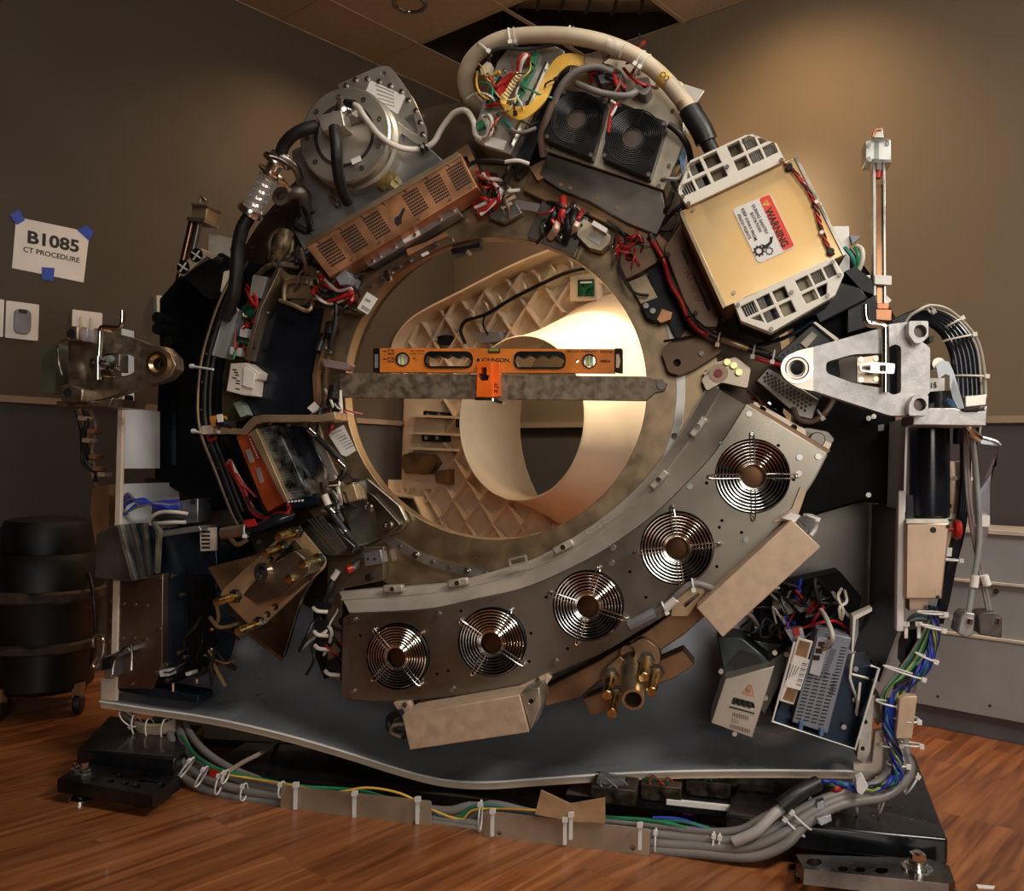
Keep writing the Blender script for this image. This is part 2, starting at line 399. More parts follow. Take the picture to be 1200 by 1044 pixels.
f = MB(); f.box(RM(ST+.05, TT/2, HC/2), RB*(TT/2), RA*.05, (0, 0, HC/2)); struct('wall_front', f, wallR)
f = MB(); f.box(RM(ST/2, TT+.05, HC/2), RA*(ST/2), RB*.05, (0, 0, HC/2)); struct('wall_far_right', f, wallR)
trimm = mat('rail_trim', (.26, .19, .13), 0, .5, .05)
f = MB(); f.box(RM(ST/2, .006, RAIL), RA*(ST/2), RB*.006, (0, 0, .012)); struct('trim_1', f, trimm)
f = MB(); f.box(RM(.006, TT/2, RAIL), RB*(TT/2), RA*.006, (0, 0, .012)); struct('trim_2', f, trimm)
basebm = mat('baseboard_vinyl', (.05, .05, .055), 0, .5, .05)
f = MB(); f.box(RM(ST/2, .005, .05), RA*(ST/2), RB*.005, (0, 0, .05)); struct('baseboard_left', f, basebm)
f = MB(); f.box(RM(.005, TT/2, .05), RB*(TT/2), RA*.005, (0, 0, .05)); struct('baseboard_right', f, basebm)
# ceiling: lay-in tiles in a grid, two tiles out
tile = mat('ceiling_tile', (.33, .265, .21), 0, .85, .04, 30, bump=.2)
tbar = mat('ceiling_grid', (.30, .23, .16), 0, .5, .05)
sl = [0, .585]+[.585+.53*k for k in range(1, 13)]; tl = [0, .316]+[.316+.53*k for k in range(1, 12)]
f = MB()
for i in range(len(sl)-1):
    for j in range(len(tl)-1):
        if (i, j) in ((0, 1), (0, 2)): continue
        slab(f, sl[i]+.006, tl[j]+.006, sl[i+1]-.006, tl[j+1]-.006, HC+.004, HC+.016)
struct('ceiling', f, tile)
f = MB()
for s_ in sl: f.box(RM(s_, tl[-1]/2, HC+.004), RA*.010, RB*(tl[-1]/2), (0, 0, .003))
for t_ in tl: f.box(RM(sl[-1]/2, t_, HC+.002), RB*.010, RA*(sl[-1]/2), (0, 0, .003))
struct('ceiling_grid', f, tbar)
f = MB(); slab(f, -.1, -.1, ST+.1, TT+.1, HC+.45, HC+.5); struct('ceiling_deck', f, basebm)
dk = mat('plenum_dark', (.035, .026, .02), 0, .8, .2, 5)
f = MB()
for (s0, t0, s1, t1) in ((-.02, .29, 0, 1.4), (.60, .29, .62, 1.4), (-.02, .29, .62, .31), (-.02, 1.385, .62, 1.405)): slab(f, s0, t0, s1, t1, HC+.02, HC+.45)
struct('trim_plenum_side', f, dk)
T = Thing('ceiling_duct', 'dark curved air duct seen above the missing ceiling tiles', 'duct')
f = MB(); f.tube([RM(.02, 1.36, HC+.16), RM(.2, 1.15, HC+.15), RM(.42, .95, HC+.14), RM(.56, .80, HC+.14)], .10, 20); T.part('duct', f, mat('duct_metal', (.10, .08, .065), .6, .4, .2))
for k in range(7):
    f = MB(); c = crv([RM(.02, 1.36, HC+.16), RM(.2, 1.15, HC+.15), RM(.42, .95, HC+.14), RM(.56, .80, HC+.14)], 8); i = 2+3*k
    d = (c[i+1]-c[i]).normalized(); f.lathe(c[i], d, [(.102, 0), (.112, .008), (.102, .016)], 20); T.part('rib', f, MT['duct_metal'])
T.done()
T = Thing('recessed_downlight', 'round chrome recessed downlight in the ceiling tile', 'ceiling light')
f = MB(); c = RM(.86, .56, HC+.001)
f.lathe(c, (0, 0, 1), [(.062, -.004), (.075, -.004), (.078, .0), (.062, .0), (.05, .03), (.03, .045), (.0305, .04), (.048, .024), (.058, 0)], 32, cap=False); T.part('reflector', f, chrome)
f = MB(); f.lathe(c, (0, 0, 1), [(.001, .012), (.015, .010), (.022, .02), (.022, .04)], 16); T.part('bulb', f, mat('lamp_bulb', (1, .8, .55), 0, .3, .02, emit=1.5))
T.done()
# ---- left wall: sign, tape, plates
def wq(F, pts, w0, w1, r=0): m_ = MB(); m_.ext(F, rrect(pts, r) if r else pts, w0, w1); return m_
T = Thing('paper_sign', 'white paper sign reading B1085 CT PROCEDURE on the dark wall', 'sign')
T.part('sheet', wq(WL, [(19, 254), (105, 272), (98, 331), (14, 314)], .001, .002), paper)
m_ = MB(); m_.text(WL, 'B1085', (32, 284), (92.5, 295.5), 14, .0021, bold=.035); T.part('lettering', m_, ink)
m_ = MB(); m_.text(WL, 'CT PROCEDURE', (27, 294.5), (93, 308), 6.0, .0021, bold=.02); T.part('lettering', m_, ink)
T.done()
for q, lb in (([(11.5, 252), (22, 245), (29.5, 258), (20, 263.5)], 'top left corner'), ([(90, 269), (102, 264), (110, 272), (104, 282)], 'top right corner'), ([(49, 313), (64, 314), (62.5, 329.5), (49, 327)], 'bottom edge')):
    single('masking_tape', wq(WL, q, .0022, .0030), tape, 'piece of blue masking tape at the %s of the paper sign' % lb, 'tape', 'blue tapes on the sign')
T = Thing('wall_control', 'white wall plate with a grey oval control in it, on the brown wall', 'wall plate')
T.part('plate', wq(WL, [(7.5, 352), (46, 357), (44.5, 399.5), (6, 395.5)], .001, .008, 1.5), paper)
T.part('control', wq(WL, [(18, 361), (37, 363.5), (36, 391.5), (17, 389.5)], .008, .020, 7), grey)
T.part('display', wq(WL, [(22, 362), (32, 363.3), (32, 368), (22, 366.6)], .020, .021, 1), ink); T.done()
single('blank_wall_plate', wq(WL, [(-36, 346), (5, 351.3), (3.5, 395), (-37, 390)], .001, .008, 1.5), paper, 'blank white wall plate cut off by the left edge of the photo', 'wall plate')
T = Thing('double_outlet', 'white wall plate with two upright slots above the left bracket', 'wall plate')
T.part('plate', wq(WL, [(85, 362.5), (120, 367), (119, 406), (84, 402)], .001, .008, 1.5), paper)
for a_, b_ in ((94, 371), (106, 372.5)): T.part('switch', wq(WL, [(a_, b_), (a_+2.6, b_+.3), (a_+2.4, b_+22), (a_-.2, b_+21.6)], .008, .012), cream)
T.done()
single('small_wall_box', wq(WL, [(183.5, 346), (197, 347), (196, 368), (190, 372), (184, 366)], .001, .03), mat('pale_box', (.50, .50, .40), 0, .5, .05), 'small pale box on the left wall beside the black housing', 'box')
# ---- grey bench of panels along the right wall
T = Thing('grey_panel_cabinet', 'long low grey metal cabinet with stacked panels along the right wall', 'cabinet')
F = Frame(RM(.30, 0, 0), -RB, -RA)
zc = [F.L(1150, y, 0)[1] for y in (842, 822, 727, 722, 662, 655, 612, 606)]
t0 = 1.7; t1 = 3.6
def bar(z0, z1, w0, w1, m, nm):
    q = MB(); q.extl(F, [(t0, z0), (t1, z0), (t1, z1), (t0, z1)], w0, w1); T.part(nm, q, m, bevel=.002)
bar(0, .07, -.27, -.02, mat('plinth_grey', (.10, .10, .11), 0, .5, .05), 'plinth')
bar(.07, .305, -.27, 0, greypan, 'panel'); bar(.315, .475, -.27, -.012, greypan, 'panel'); bar(.485, .63, -.27, -.004, greypan, 'panel')
lt = mat('pale_edge', (.62, .56, .48), .2, .4, .05)
bar(.305, .315, -.27, .004, lt, 'edge_strip'); bar(.475, .485, -.27, .004, lt, 'edge_strip'); bar(.63, .645, -.27, .008, lt, 'top')
for k in range(12):
    q = MB(); c = F.W(t0+.08+k*.15, .105, 0); q.lathe(c, F.n, [(.004, -.001), (.004, .002)], 8); T.part('screw', q, ink)
for k in range(6):
    q = MB(); c = F.W(t0+.15+k*.21, .455, -.012); q.lathe(c, F.n, [(.008, -.001), (.006, .010)], 8); T.part('fastener', q, chrome if k % 2 else ink)
T.done()
# ---- shop vacuum
T = Thing('shop_vacuum', 'black wheeled shop vacuum standing in the dark left corner', 'vacuum cleaner')
vc = Vector((-1.48, 2.86, 0)); vb = mat('vacuum_black', (.010, .009, .008), 0, .5, .3, 7); vg = mat('vacuum_dusty_band', (.075, .05, .03), 0, .7, .4, 20)
def vl(nm, prof, m, n=40): q = MB(); q.lathe(vc, (0, 0, 1), prof, n); return T.part(nm, q, m)
vl('tank', [(.135, .07), (.15, .085), (.158, .22), (.165, .34), (.17, .36)], vb)
vl('rim', [(.178, .355), (.184, .362), (.184, .385), (.176, .392)], vg)
vl('lid', [(.172, .392), (.166, .47), (.155, .49), (.15, .50)], vb)
vl('motor_head', [(.13, .50), (.132, .575), (.12, .60), (.09, .607), (.03, .612)], vb)
q = MB(); q.ext(Frame(vc+Vector((.05, -.135, 0)), (1, 0.3, 0), (.3, -1, 0)), rrect([(20, 656), (64, 656), (64, 674), (20, 674)], 3), -.03, .002); T.part('name_plate', q, mat('grey_label', (.16, .15, .14), 0, .5, .2, 40))
q = MB(); q.lathe(vc, (0, 0, 1), [(.17, .20), (.178, .205), (.178, .225), (.168, .23)], 40); T.part('tank_band', q, vg)
for a_ in (-1.95, -.35, 1.2, 2.8):
    c = vc+Vector((math.cos(a_)*.15, math.sin(a_)*.15, 0)); fr = T.part('caster_fork', MB().box(c+Vector((0, 0, .075)), (.014, 0, 0), (0, .016, 0), (0, 0, .022)), MT['grey_label'] if a_ > 0 else mat('fork_tan', (.30, .17, .08), .2, .5, .1))
    T.part('wheel', MB().lathe(c+Vector((-.012, 0, .034)), (1, .2, 0), [(.028, 0), (.034, .005), (.034, .02), (.028, .025)], 20), rubber, fr)
q = MB(); q.tube([vc+Vector((.16, -.05, .44)), vc+Vector((.20, -.1, .38)), vc+Vector((.21, -.1, .28)), vc+Vector((.19, -.08, .16))], .006, 8); T.part('power_cord', q, rubber)
T.done()
# small scrap on the floor
FL = Frame((0, 0, 0), (1, 0, 0), (0, 0, 1), (0, 1, 0))
single('paper_scrap', wq(FL, [(1144, 1036), (1166, 1038), (1164, 1041), (1146, 1040)], .0002, .002), paper, 'tiny white scrap on the wooden floor at the lower right', 'scrap')
# ================================================================== GANTRY COVER standing behind the bore
CF = Frame(RM(.34, 0, 0), -RB, -RA)
T = Thing('gantry_cover', 'cream moulded gantry cover with ribbed back standing behind the bore', 'machine cover')
ol = [(470, 580), (469, 560), (470, 470), (474, 425), (481, 400), (496, 380), (516, 366), (560, 344), (610, 319), (650, 302), (690, 290), (760, 282), (840, 300), (868, 760), (700, 760), (520, 700), (512, 610), (500, 584)]
ol = c2(ol[3:12], 4)+ol[12:]+ol[:3]
cc = (660, 492)
ho = [CF.L(x, y, .0) for x, y in ol]
hcx, hcy = CF.L(722, 492, 0); RO = .66; RI = .335
hole = [(hcx+RO*.80*math.cos(2*math.pi*k/48), hcy+RO*.80*math.sin(2*math.pi*k/48)) for k in range(48)]
m_ = MB(); m_.extl(CF, ho, -.012, 0, [hole]); T.part('shell', m_, cream)
# raised edge flange
A = [CF.W(a, b, -.012) for a, b in ho]; B = [CF.W(a, b, .11) for a, b in ho]
nn = len(c2([(0, 0)]*9, 4)); k0 = nn
rim = MB(); A2 = A[:k0+1]; B2 = B[:k0+1]; rim.strip(A2, B2, .010); T.part('flange', rim, cream)
A2 = A[k0:]+A[:1]; B2 = [a+CF.n*.10 for a in A2]; rim = MB(); rim.strip(A2, B2, .010); T.part('flange', rim, cream)
# ribs: diagonal lattice clipped to the outline and outside the tunnel
def inside(x, y, poly):
    c = False
    for i in range(len(poly)):
        x1, y1 = poly[i-1]; x2, y2 = poly[i]
        if (y1 > y) != (y2 > y) and x < (x2-x1)*(y-y1)/(y2-y1)+x1: c = not c
    return c
def rib(mb, p, q, h=.04, th=.0035, st=.012):
    p, q = Vector(p), Vector(q); L_ = (q-p).length; n = max(1, int(L_/st)); run = None
    def emit(a, b):
        d = (b-a).normalized(); g = Vector((-d.y, d.x))*th
        mb.extl(CF, [tuple(a+g), tuple(b+g), tuple(b-g), tuple(a-g)], 0, h)
    for i in range(n+1):
        t = p+(q-p)*(i/n); ok = inside(t.x, t.y, ho) and not (t.x < XS and YS0 < t.y < YS1) and ((t.x-hcx)**2+(t.y-hcy)**2) > (RO*.80)**2
        if ok and run is None: run = t
        if (not ok or i == n) and run is not None:
            if (t-run).length > .02: emit(run, t)
            run = None
rb = MB(); XS, YS1 = CF.L(522, 455, 0); YS0 = CF.L(500, 574, 0)[1]
xs0, ys0 = min(a for a, b in ho), min(b for a, b in ho)
for k in range(-10, 20):
    o = xs0+k*.17
    rib(rb, (o, ys0-.1), (o+1.5, ys0+1.6)); rib(rb, (o, ys0-.1), (o-1.5, ys0+1.6))
T.part('rib_lattice', rb, creamd)
q = MB(); q.ext(CF, rrect([(474, 462), (520, 462), (520, 574), (473, 572)], 3), 0, .02); T.part('flat_panel', q, cream)
for y0 in (486, 506, 524):
    a, b = CF.L(486, y0, .03), CF.L(540, y0+2, .03)
    q = MB(); q.extl(CF, [a, b, (b[0], b[1]-.012), (a[0], a[1]-.012)], 0, .07); T.part('shelf_rib', q, cream)
for x_, y_ in ((508, 486), (506, 513)):
    q = MB(); q.ext(CF, rrect([(x_-12, y_-5), (x_+12, y_-3), (x_+12, y_+5), (x_-12, y_+4)], 2), .0, .06); o_ = T.part('catch', q, black)
    for dx in (-7, 6):
        q = MB(); q.cyl(CF, x_+dx, y_, 2.6, .06, .066, 12); T.part('catch_screw', q, chrome, o_)
q = MB(); q.ext(CF, rrect([(472, 533), (482, 530), (505, 532), (512, 542), (503, 556), (475, 555), (470, 545)], 2), .02, .06); T.part('bracket', q, brown)
q = MB(); q.ext(CF, [(508, 552), (524, 550), (524, 568), (512, 566)], 0, .05); T.part('bracket', q, brown)
# tunnel: cone from plate to rim, open at both ends
rw = .36; rc = CF.P(607, 490, rw); a, b = CF.L(607, 490, rw)
def loop(cx_, cy_, r, w_): return [CF.W(cx_+r*math.cos(2*math.pi*k/64), cy_+r*math.sin(2*math.pi*k/64), w_) for k in range(64)]
prof = [(RO*.82, 0, 0), (RO*.80, .02, .02), (.46, .10, .34), (.385, .22, .70), (.336, .34, .97), (.338, .356, 1), (.333, .36, 1), (.328, .352, 1), (.325, .30, 1), (.325, .21, 1), (.330, .21, 1)]
vs = []; fs = []
for i, (r_, w_, t_) in enumerate(prof):
    cx_, cy_ = hcx*(1-t_)+a*t_, hcy*(1-t_)+b*t_; vs += loop(cx_, cy_, r_*.97, w_)
for i in range(len(prof)-1):
    for k in range(64):
        l = (k+1) % 64; fs.append((i*64+k, i*64+l, (i+1)*64+l, (i+1)*64+k))
T.part('tunnel_funnel', MB().raw(vs, fs), cream)
# small grey fittings and sticker on the funnel
q = MB(); q.ext(CF, rrect([(534, 491), (541, 491), (541, 501), (534, 501)], 1), .25, .262); T.part('catch', q, ink)
q = MB(); q.ext(Frame(CF.P(698, 491, .15), (.9, -.25, 0), (-.25, -.9, .05)), rrect([(689, 486), (707, 486), (707, 496), (689, 496)], 1), -.012, .004); o_ = T.part('sticker', q, paper)
q = MB(); q.ext(Frame(CF.P(698, 491, .15), (.9, -.25, 0), (-.25, -.9, .05)), rrect([(690, 487), (702, 487), (702, 495.5), (690, 495.5)], 2), .004, .010); T.part('knob', q, grey, o_)
# wiring clipped along the upper edge, green board, wires
q = MB(); q.wire(CF, [(545, 402, .05), (540, 388, .05), (546, 376, .05), (570, 368, .06), (600, 350, .06), (640, 330, .06), (668, 318, .06), (700, 312, .06)], 2.2, 8); T.part('wiring', q, black)
q = MB(); q.wire(CF, [(568, 370, .05), (566, 380, .05), (572, 392, .05)], 1.2, 6); T.part('wiring', q, black)
for x_, y_ in ((553, 371), (569, 362), (585, 354), (613, 338), (630, 329), (647, 320), (668, 312)):
    q = MB(); q.wire(CF, [(x_-3, y_-9, .04), (x_+2, y_-4, .07), (x_+3, y_+5, .04)], 1.3, 6, 3); T.part('cable_clip', q, cream)
q = MB(); q.ext(CF, rrect([(668, 320), (700, 318), (700, 352), (668, 353)], 1), 0, .045); o_ = T.part('board_box', q, creamd)
q = MB(); q.ext(CF, [(677, 328), (696, 327), (696, 347), (677, 347)], .045, .050); T.part('circuit_board', q, pcb, o_)
q = MB(); q.ext(CF, [(680, 330), (693, 329.5), (693, 331.5), (680, 332)], .050, .055); T.part('connector', q, paper, o_)
q = MB(); q.ext(CF, rrect([(557, 390), (585, 388), (588, 400), (560, 402)], 2), .0, .05); T.part('switch_box', q, grey)
q = MB(); q.ext(CF, rrect([(512, 394), (524, 392), (527, 404), (514, 404)], 2), .0, .04); T.part('switch_box', q, black)
q = MB(); q.wire(CF, [(622, 393, .06), (632, 388, .1), (650, 386, .1), (662, 388, .08)], 1.2, 6); T.part('wiring', q, black)
q = MB(); q.wire(CF, [(624, 391, .06), (640, 390, .1), (655, 384, .1), (672, 389, .08), (700, 370, .06), (714, 352, .05)], .9, 6); T.part('wiring', q, mat('tan_wire', (.35, .2, .08), 0, .5))
q = MB(); q.wire(CF, [(630, 392, .07), (645, 387, .1), (655, 390, .1)], 1.3, 6); T.part('wiring', q, redm)
q = MB(); q.wire(CF, [(716, 393, .06), (720, 391, .1), (732, 392, .1), (744, 388, .08)], .9, 6); T.part('wiring', q, MT['tan_wire'])
T.done()
# ================================================================== GANTRY BASE AND STATIONARY PAN
ZF = Vector((0, 0, 1))
def hz(F, px, py, z):       # world point on the horizontal plane z seen at a pixel
    d = ray(px, py); return CAM + d*((z-CAM.z)/d.z)
def MW(px, w, z):           # machine point from pixel column at w and height z (metres)
    a, _ = M.L(px, 560, w); return M.W(a, z-M.o.z, w)
T = Thing('steel_plinth', 'black painted steel base frame on the wood floor under the scanner', 'machine base')
def prism(pts, z0, z1):     # world xy outline extruded vertically
    q = MB(); q.poly([[Vector((p.x, p.y, z1)) for p in pts]], None, [[Vector((p.x, p.y, z0)) for p in pts]]); return q
zt = .088
# left and right shoes
l = [hz(M, 90, 878, zt), hz(M, 206, 888, zt), hz(M, 214, 878, zt), hz(M, 240, 850, zt), hz(M, 128, 838, zt)]
T.part('side_shoe', prism(l, .035, zt), basem, bevel=.006)
r = [hz(M, 940, 966, zt), hz(M, 1111, 983, zt), hz(M, 1072, 884, zt), hz(M, 880, 880, zt), hz(M, 850, 955, zt)]
T.part('side_shoe', prism(r, .035, zt), basem, bevel=.006)
a0, b0 = l[1], r[0]
q = [l[1]-MN*.10, r[0]-MN*.10, r[0]-MN*.50, l[1]-MN*.50]
T.part('cross_beam', prism(q, .008, .028), basem, bevel=.004)
q = [l[4]-MN*.02, r[2]-MN*.0, r[2]-MN*.28, l[4]-MN*.28]
T.part('rear_beam', prism(q, .008, .03), basem, bevel=.004)
for k in range(14):
    x = 900+k*14+random.uniform(-3, 3)
    if x > 1095: break
    c = hz(M, x, 944+ (x-900)*.10+random.choice((0, -8, -14)), zt); q = MB(); q.lathe(c, ZF, [(.0028, -.001), (.0028, .001)], 8); T.part('screw', q, chrome)
# foot plates with holes, bolts and levelling feet
def pad(pts, zt_, holes, m=basem):
    w_ = [hz(M, x, y, zt_) for x, y in pts]; q = MB()
    hl = [[hz(M, hx+rx*math.cos(t*math.pi/8), hy+ry*math.sin(t*math.pi/8), zt_) for t in range(16)] for hx, hy, rx, ry in holes]
    dn = Vector((0, 0, -.03)); q.poly([w_]+hl, None, [[p+dn for p in l_] for l_ in [w_]+hl]); return q
padm = mat('pad_steel', (.05, .048, .045), .8, .3, .3, 8)
o = T.part('leveling_plate', pad([(67, 913), (180, 932), (212, 910), (95, 894)], .055, [(140, 909, 4, 2.2), (147, 918, 4, 2.2), (130, 915, 4, 2.2), (160, 921, 5, 2.6), (189, 920, 5, 3)]), padm, bevel=.002)
c = hz(M, 100, 908, .055)
T.part('bolt', MB().lathe(c, ZF, [(.020, 0), (.020, .004), (.013, .004), (.013, .012), (.010, .012), (.010, .030)], 6), chrome, o)
c2_ = hz(M, 90, 902, .055); T.part('bolt', MB().lathe(c2_, ZF, [(.013, 0), (.013, .010), (.006, .010), (.006, .020)], 6), chrome, o)
c = hz(M, 95, 938, .0); T.part('leveling_foot', MB().lathe(c, ZF, [(.028, 0), (.028, .006), (.018, .016), (.009, .018), (.009, .03)], 20), chrome, o)
o = T.part('leveling_plate', pad([(933, 1001), (1088, 1006), (1112, 1014), (1119, 1033), (1112, 1036), (942, 1018)], .055, [(954, 1010, 9, 5), (988, 1018, 6, 3.4), (1008, 1019, 6, 3.4), (1033, 1020, 8, 3.6)]), mat('pad_bare_steel', (.22, .20, .18), 1, .3, .35, 8), bevel=.002)
q = prism([hz(M, 931, 1018, .03), hz(M, 1122, 1040, .03), hz(M, 1108, 1008, .03), hz(M, 933, 998, .03)], .012, .026); T.part('leveling_shoe', q, basem, bevel=.003)
c = hz(M, 1075, 1018, .055)
T.part('bolt', MB().lathe(c, ZF, [(.028, 0), (.028, .004), (.020, .004), (.020, .010), (.016, .010), (.016, .017)], 24), chrome, o)
T.part('bolt_head', MB().lathe(c, ZF, [(.015, .016), (.015, .030), (.008, .030), (.008, .034)], 6), chrome, o)
for dx, dy in ((-14, -2), (12, -3), (-2, 4)):
    T.part('bolt', MB().lathe(hz(M, 1075+dx, 1022+dy, .055), ZF, [(.005, 0), (.005, .006)], 8), chrome, o)
c = hz(M, 1060, 1050, .0); T.part('leveling_foot', MB().lathe(c, ZF, [(.028, 0), (.028, .006), (.012, .012)], 20), chrome, o)
T.done()
# ---- the pan: side wings, curved floor, back plate
T = Thing('scanner_base_pan', 'large cream edged metal pan with curved lower lip under the scanner', 'machine housing')
WFR, WBK = .06, -.33
bot = c2([(118, 822), (170, 830), (250, 842), (330, 860), (400, 880), (470, 902), (520, 914), (570, 917), (630, 913), (720, 907), (800, 904), (900, 903), (1000, 904), (1036, 906)], 4)
A = [M.P(x, y, WFR) for x, y in bot]
q = MB(); prf = [(0, 0), (-.10, .004), (-.18, .016), (-.25, .042), (-.31, .085), (-.355, .15), (-.38, .23), (-.385, .32)]
vs = [p+M.n*a_+ZF*(b_+d_) for d_ in (0, -.003) for a_, b_ in prf for p in A]; nA = len(A); nP = len(prf); fs = []
for d_ in range(2):
    for i in range(nP-1):
        for k in range(nA-1): o_ = d_*nA*nP+i*nA+k; fs.append((o_, o_+1, o_+nA+1, o_+nA))
q.raw(vs, fs); T.part('pan_floor', q, panst)
q = MB(); up = [p-ZF*.002 for p in A]; dn = [p-ZF*.016 for p in A]
q.strip(up, dn, .008); T.part('lip', q, mat('lip_tan', (.70, .55, .40), 0, .4, .05))
q = MB(); q.tube([p+ZF*.001+M.n*.003 for p in A], .0035, 6, smooth=0); T.part('lip_edge', q, white)
# left wing
q = MB(); q.ext(M, [(138, 460), (144.5, 460), (136, 822), (118, 820), (118, 795), (129.5, 795), (130, 760)], WFR-.012, WFR); T.part('wing_edge', q, mat('wing_cream', (.74, .62, .50), 0, .4, .04), bevel=.002)
lwall = [(142, 360), (134, 818)]
q = MB(); Aw = [M.P(*p, WFR-.003) for p in lwall]; q.strip(Aw, [Aw[0]-M.n*.02, Aw[1]-M.n*.42], .004)
p0, p1, p2, p3, p4 = [M.P(142, y, WFR-.01) for y in (385, 478, 549, 567, 822)]
q = MB(); q.strip([p0, p1], [p0-M.n*.05, p1-M.n*.05], .003); T.part('wing_panel', q, wmetal)
q = MB(); q.strip([p1, p2], [p1-M.n*.165, p2-M.n*.165], .003); T.part('wing_panel', q, wmetal)
q = MB(); p5 = M.P(140, 625, WFR-.01); q.strip([p3, p5], [p3-M.n*.26, p5-M.n*.26], .003); T.part('wing_panel', q, wmetal)
q = MB(); q.cyl(M, 146.5, 466, 3.6, WFR-.03, WFR-.005, 12); T.part('knob', q, black)
# right wing edge and lower corner tab
q = MB(); q.ext(M, rrect([(1053, 575), (1061, 575), (1059, 740), (1050.5, 740)], 2), WFR-.02, WFR+.01); T.part('wing_edge', q, white, bevel=.002)
q = MB(); q.ext(M, [(1061.5, 490), (1064, 490), (1061, 600), (1058.5, 600)], WFR-.3, WFR); T.part('wing_panel', q, wmetal)
q = MB(); q.ext(M, [(1056, 598), (1059, 598), (1056, 742), (1033, 800), (1030, 800), (1052, 740)], WFR-.38, WFR-.004); T.part('wing_panel', q, dsteel)
q = MB(); q.ext(M, [(1000, 904), (1000, 896), (1022, 895), (1026, 858), (1037, 857), (1034, 906)], WFR-.02, WFR+.008); T.part('corner_tab', q, mat('wing_cream', (.74, .62, .50)), bevel=.002)
# back plate
q = MB(); bk = [(x*.88+72, y*.90+36) for x, y in bot]
q.ext(M, [(170, 560)]+[(x, y) for x, y in c2([(165, 780), (250, 797), (350, 815), (470, 846), (560, 858), (700, 850), (840, 845), (960, 845), (1018, 846)], 4)]+[(1050, 560), (790, 560)]+arc(612, 470, 200, 27, 153, 16)+[(430, 560)], WBK-.01, WBK); T.part('back_plate', q, dsteel)
T.done()
# electronics tray inside the base opening
T = Thing('base_electronics_tray', 'dim tray of boards and wires in the opening under the pan', 'electronics tray')
q = MB(); c = hz(M, 760, 955, .055); q.box(c-MN*.14+ZF*.005+MU*.06, MU*.25, MN*.10, ZF*.006); T.part('tray', q, basem)
for k, (x, y, s_) in enumerate(((720, 938, .05), (775, 935, .045), (830, 930, .05), (880, 925, .05))):
    c = hz(M, x, y, .066)-MN*.02; q = MB(); q.box(c+ZF*.02, MU*s_, MN*.05, ZF*.018); T.part('module', q, mat('dim_metal', (.10, .08, .055), .7, .45, .4, 30), bevel=.002)
    q = MB(); q.box(c+ZF*.04-MU*.01, MU*s_*.6, MN*.03, ZF*.003); T.part('board', q, pcb if k % 2 else MT['grey_label'])
    q = MB(); q.tube([c+MU*(s_*math.cos(a)*.6)+ZF*(.045+.012*math.sin(a*2))+MN*.045 for a in (0, 1, 2, 3, 4, 5)], .0018, 6); T.part('wire', q, [grey, redm, greenm, yellm][k])
q = MB(); c = hz(M, 835, 945, .07); q.box(c, MU*.10, MN*.006, ZF*.006); T.part('label_strip', q, paper)
T.done()
# wiring hanging in front of the opening
for j, (cols, P) in enumerate((((redm, bluem, mat('purple_wire', (.12, .03, .2), 0, .4), bluem, redm), [(822, 926, .0), (815, 945, .03), (800, 960, .06), (795, 975, .08)]),)):
    T = Thing('wire_bundle', 'red blue and purple wires dropping below the pan near the right shoe', 'wires')
    for i, m_ in enumerate(cols):
        q = MB(); q.wire(M, [(x+(i-2)*2.2+random.uniform(-1, 1), y, w_) for x, y, w_ in P], 1.1, 6); T.part('wire', q, m_)
    T.done()
# ---- cable trough plates and the cable run along the front
WT = .20
T = Thing('cable_trough_plate', 'flat brown metal plate tied over the cables, left of the two', 'cable plate', None)
q = MB(); q.ext(M, rrect([(329, 920), (505, 939), (505, 974), (328.5, 950)], 2), WT, WT+.004, [circ(346, 945, 2.6, 10), circ(494, 946, 3, 10), circ(486.5, 964.5, 3, 10)]); o = T.part('plate', q, mat('plate_tan', (.42, .35, .26), .6, .4, .12, 8), bevel=.0008); T.done()
T = Thing('cable_trough_plate', 'flat brown metal plate tied over the cables under the cardboard flap', 'cable plate', None)
q = MB(); q.ext(M, rrect([(567, 950), (762, 972), (761, 1003), (566, 981)], 3), WT+.02, WT+.024, [circ(584.5, 976, 3.2, 12), circ(741, 993.5, 3.6, 12)]); o = T.part('plate', q, MT['plate_tan'], bevel=.0008); T.done()
T = Thing('cardboard_flap', 'folded brown cardboard piece tied on top of the cable run', 'cardboard')
q = MB(); q.ext(M, [(634, 926), (668, 942), (666, 962), (627, 954)], WT+.026, WT+.031); T.part('fold', q, cardb)
q = MB(); q.ext(M, [(668, 942), (709, 935), (709, 965), (666, 962)], WT+.026, WT+.031); T.part('fold', q, cardb)
T.done()
T = Thing('front_cable_run', 'thick grey cables sweeping along the floor in front of the base', 'cable bundle')
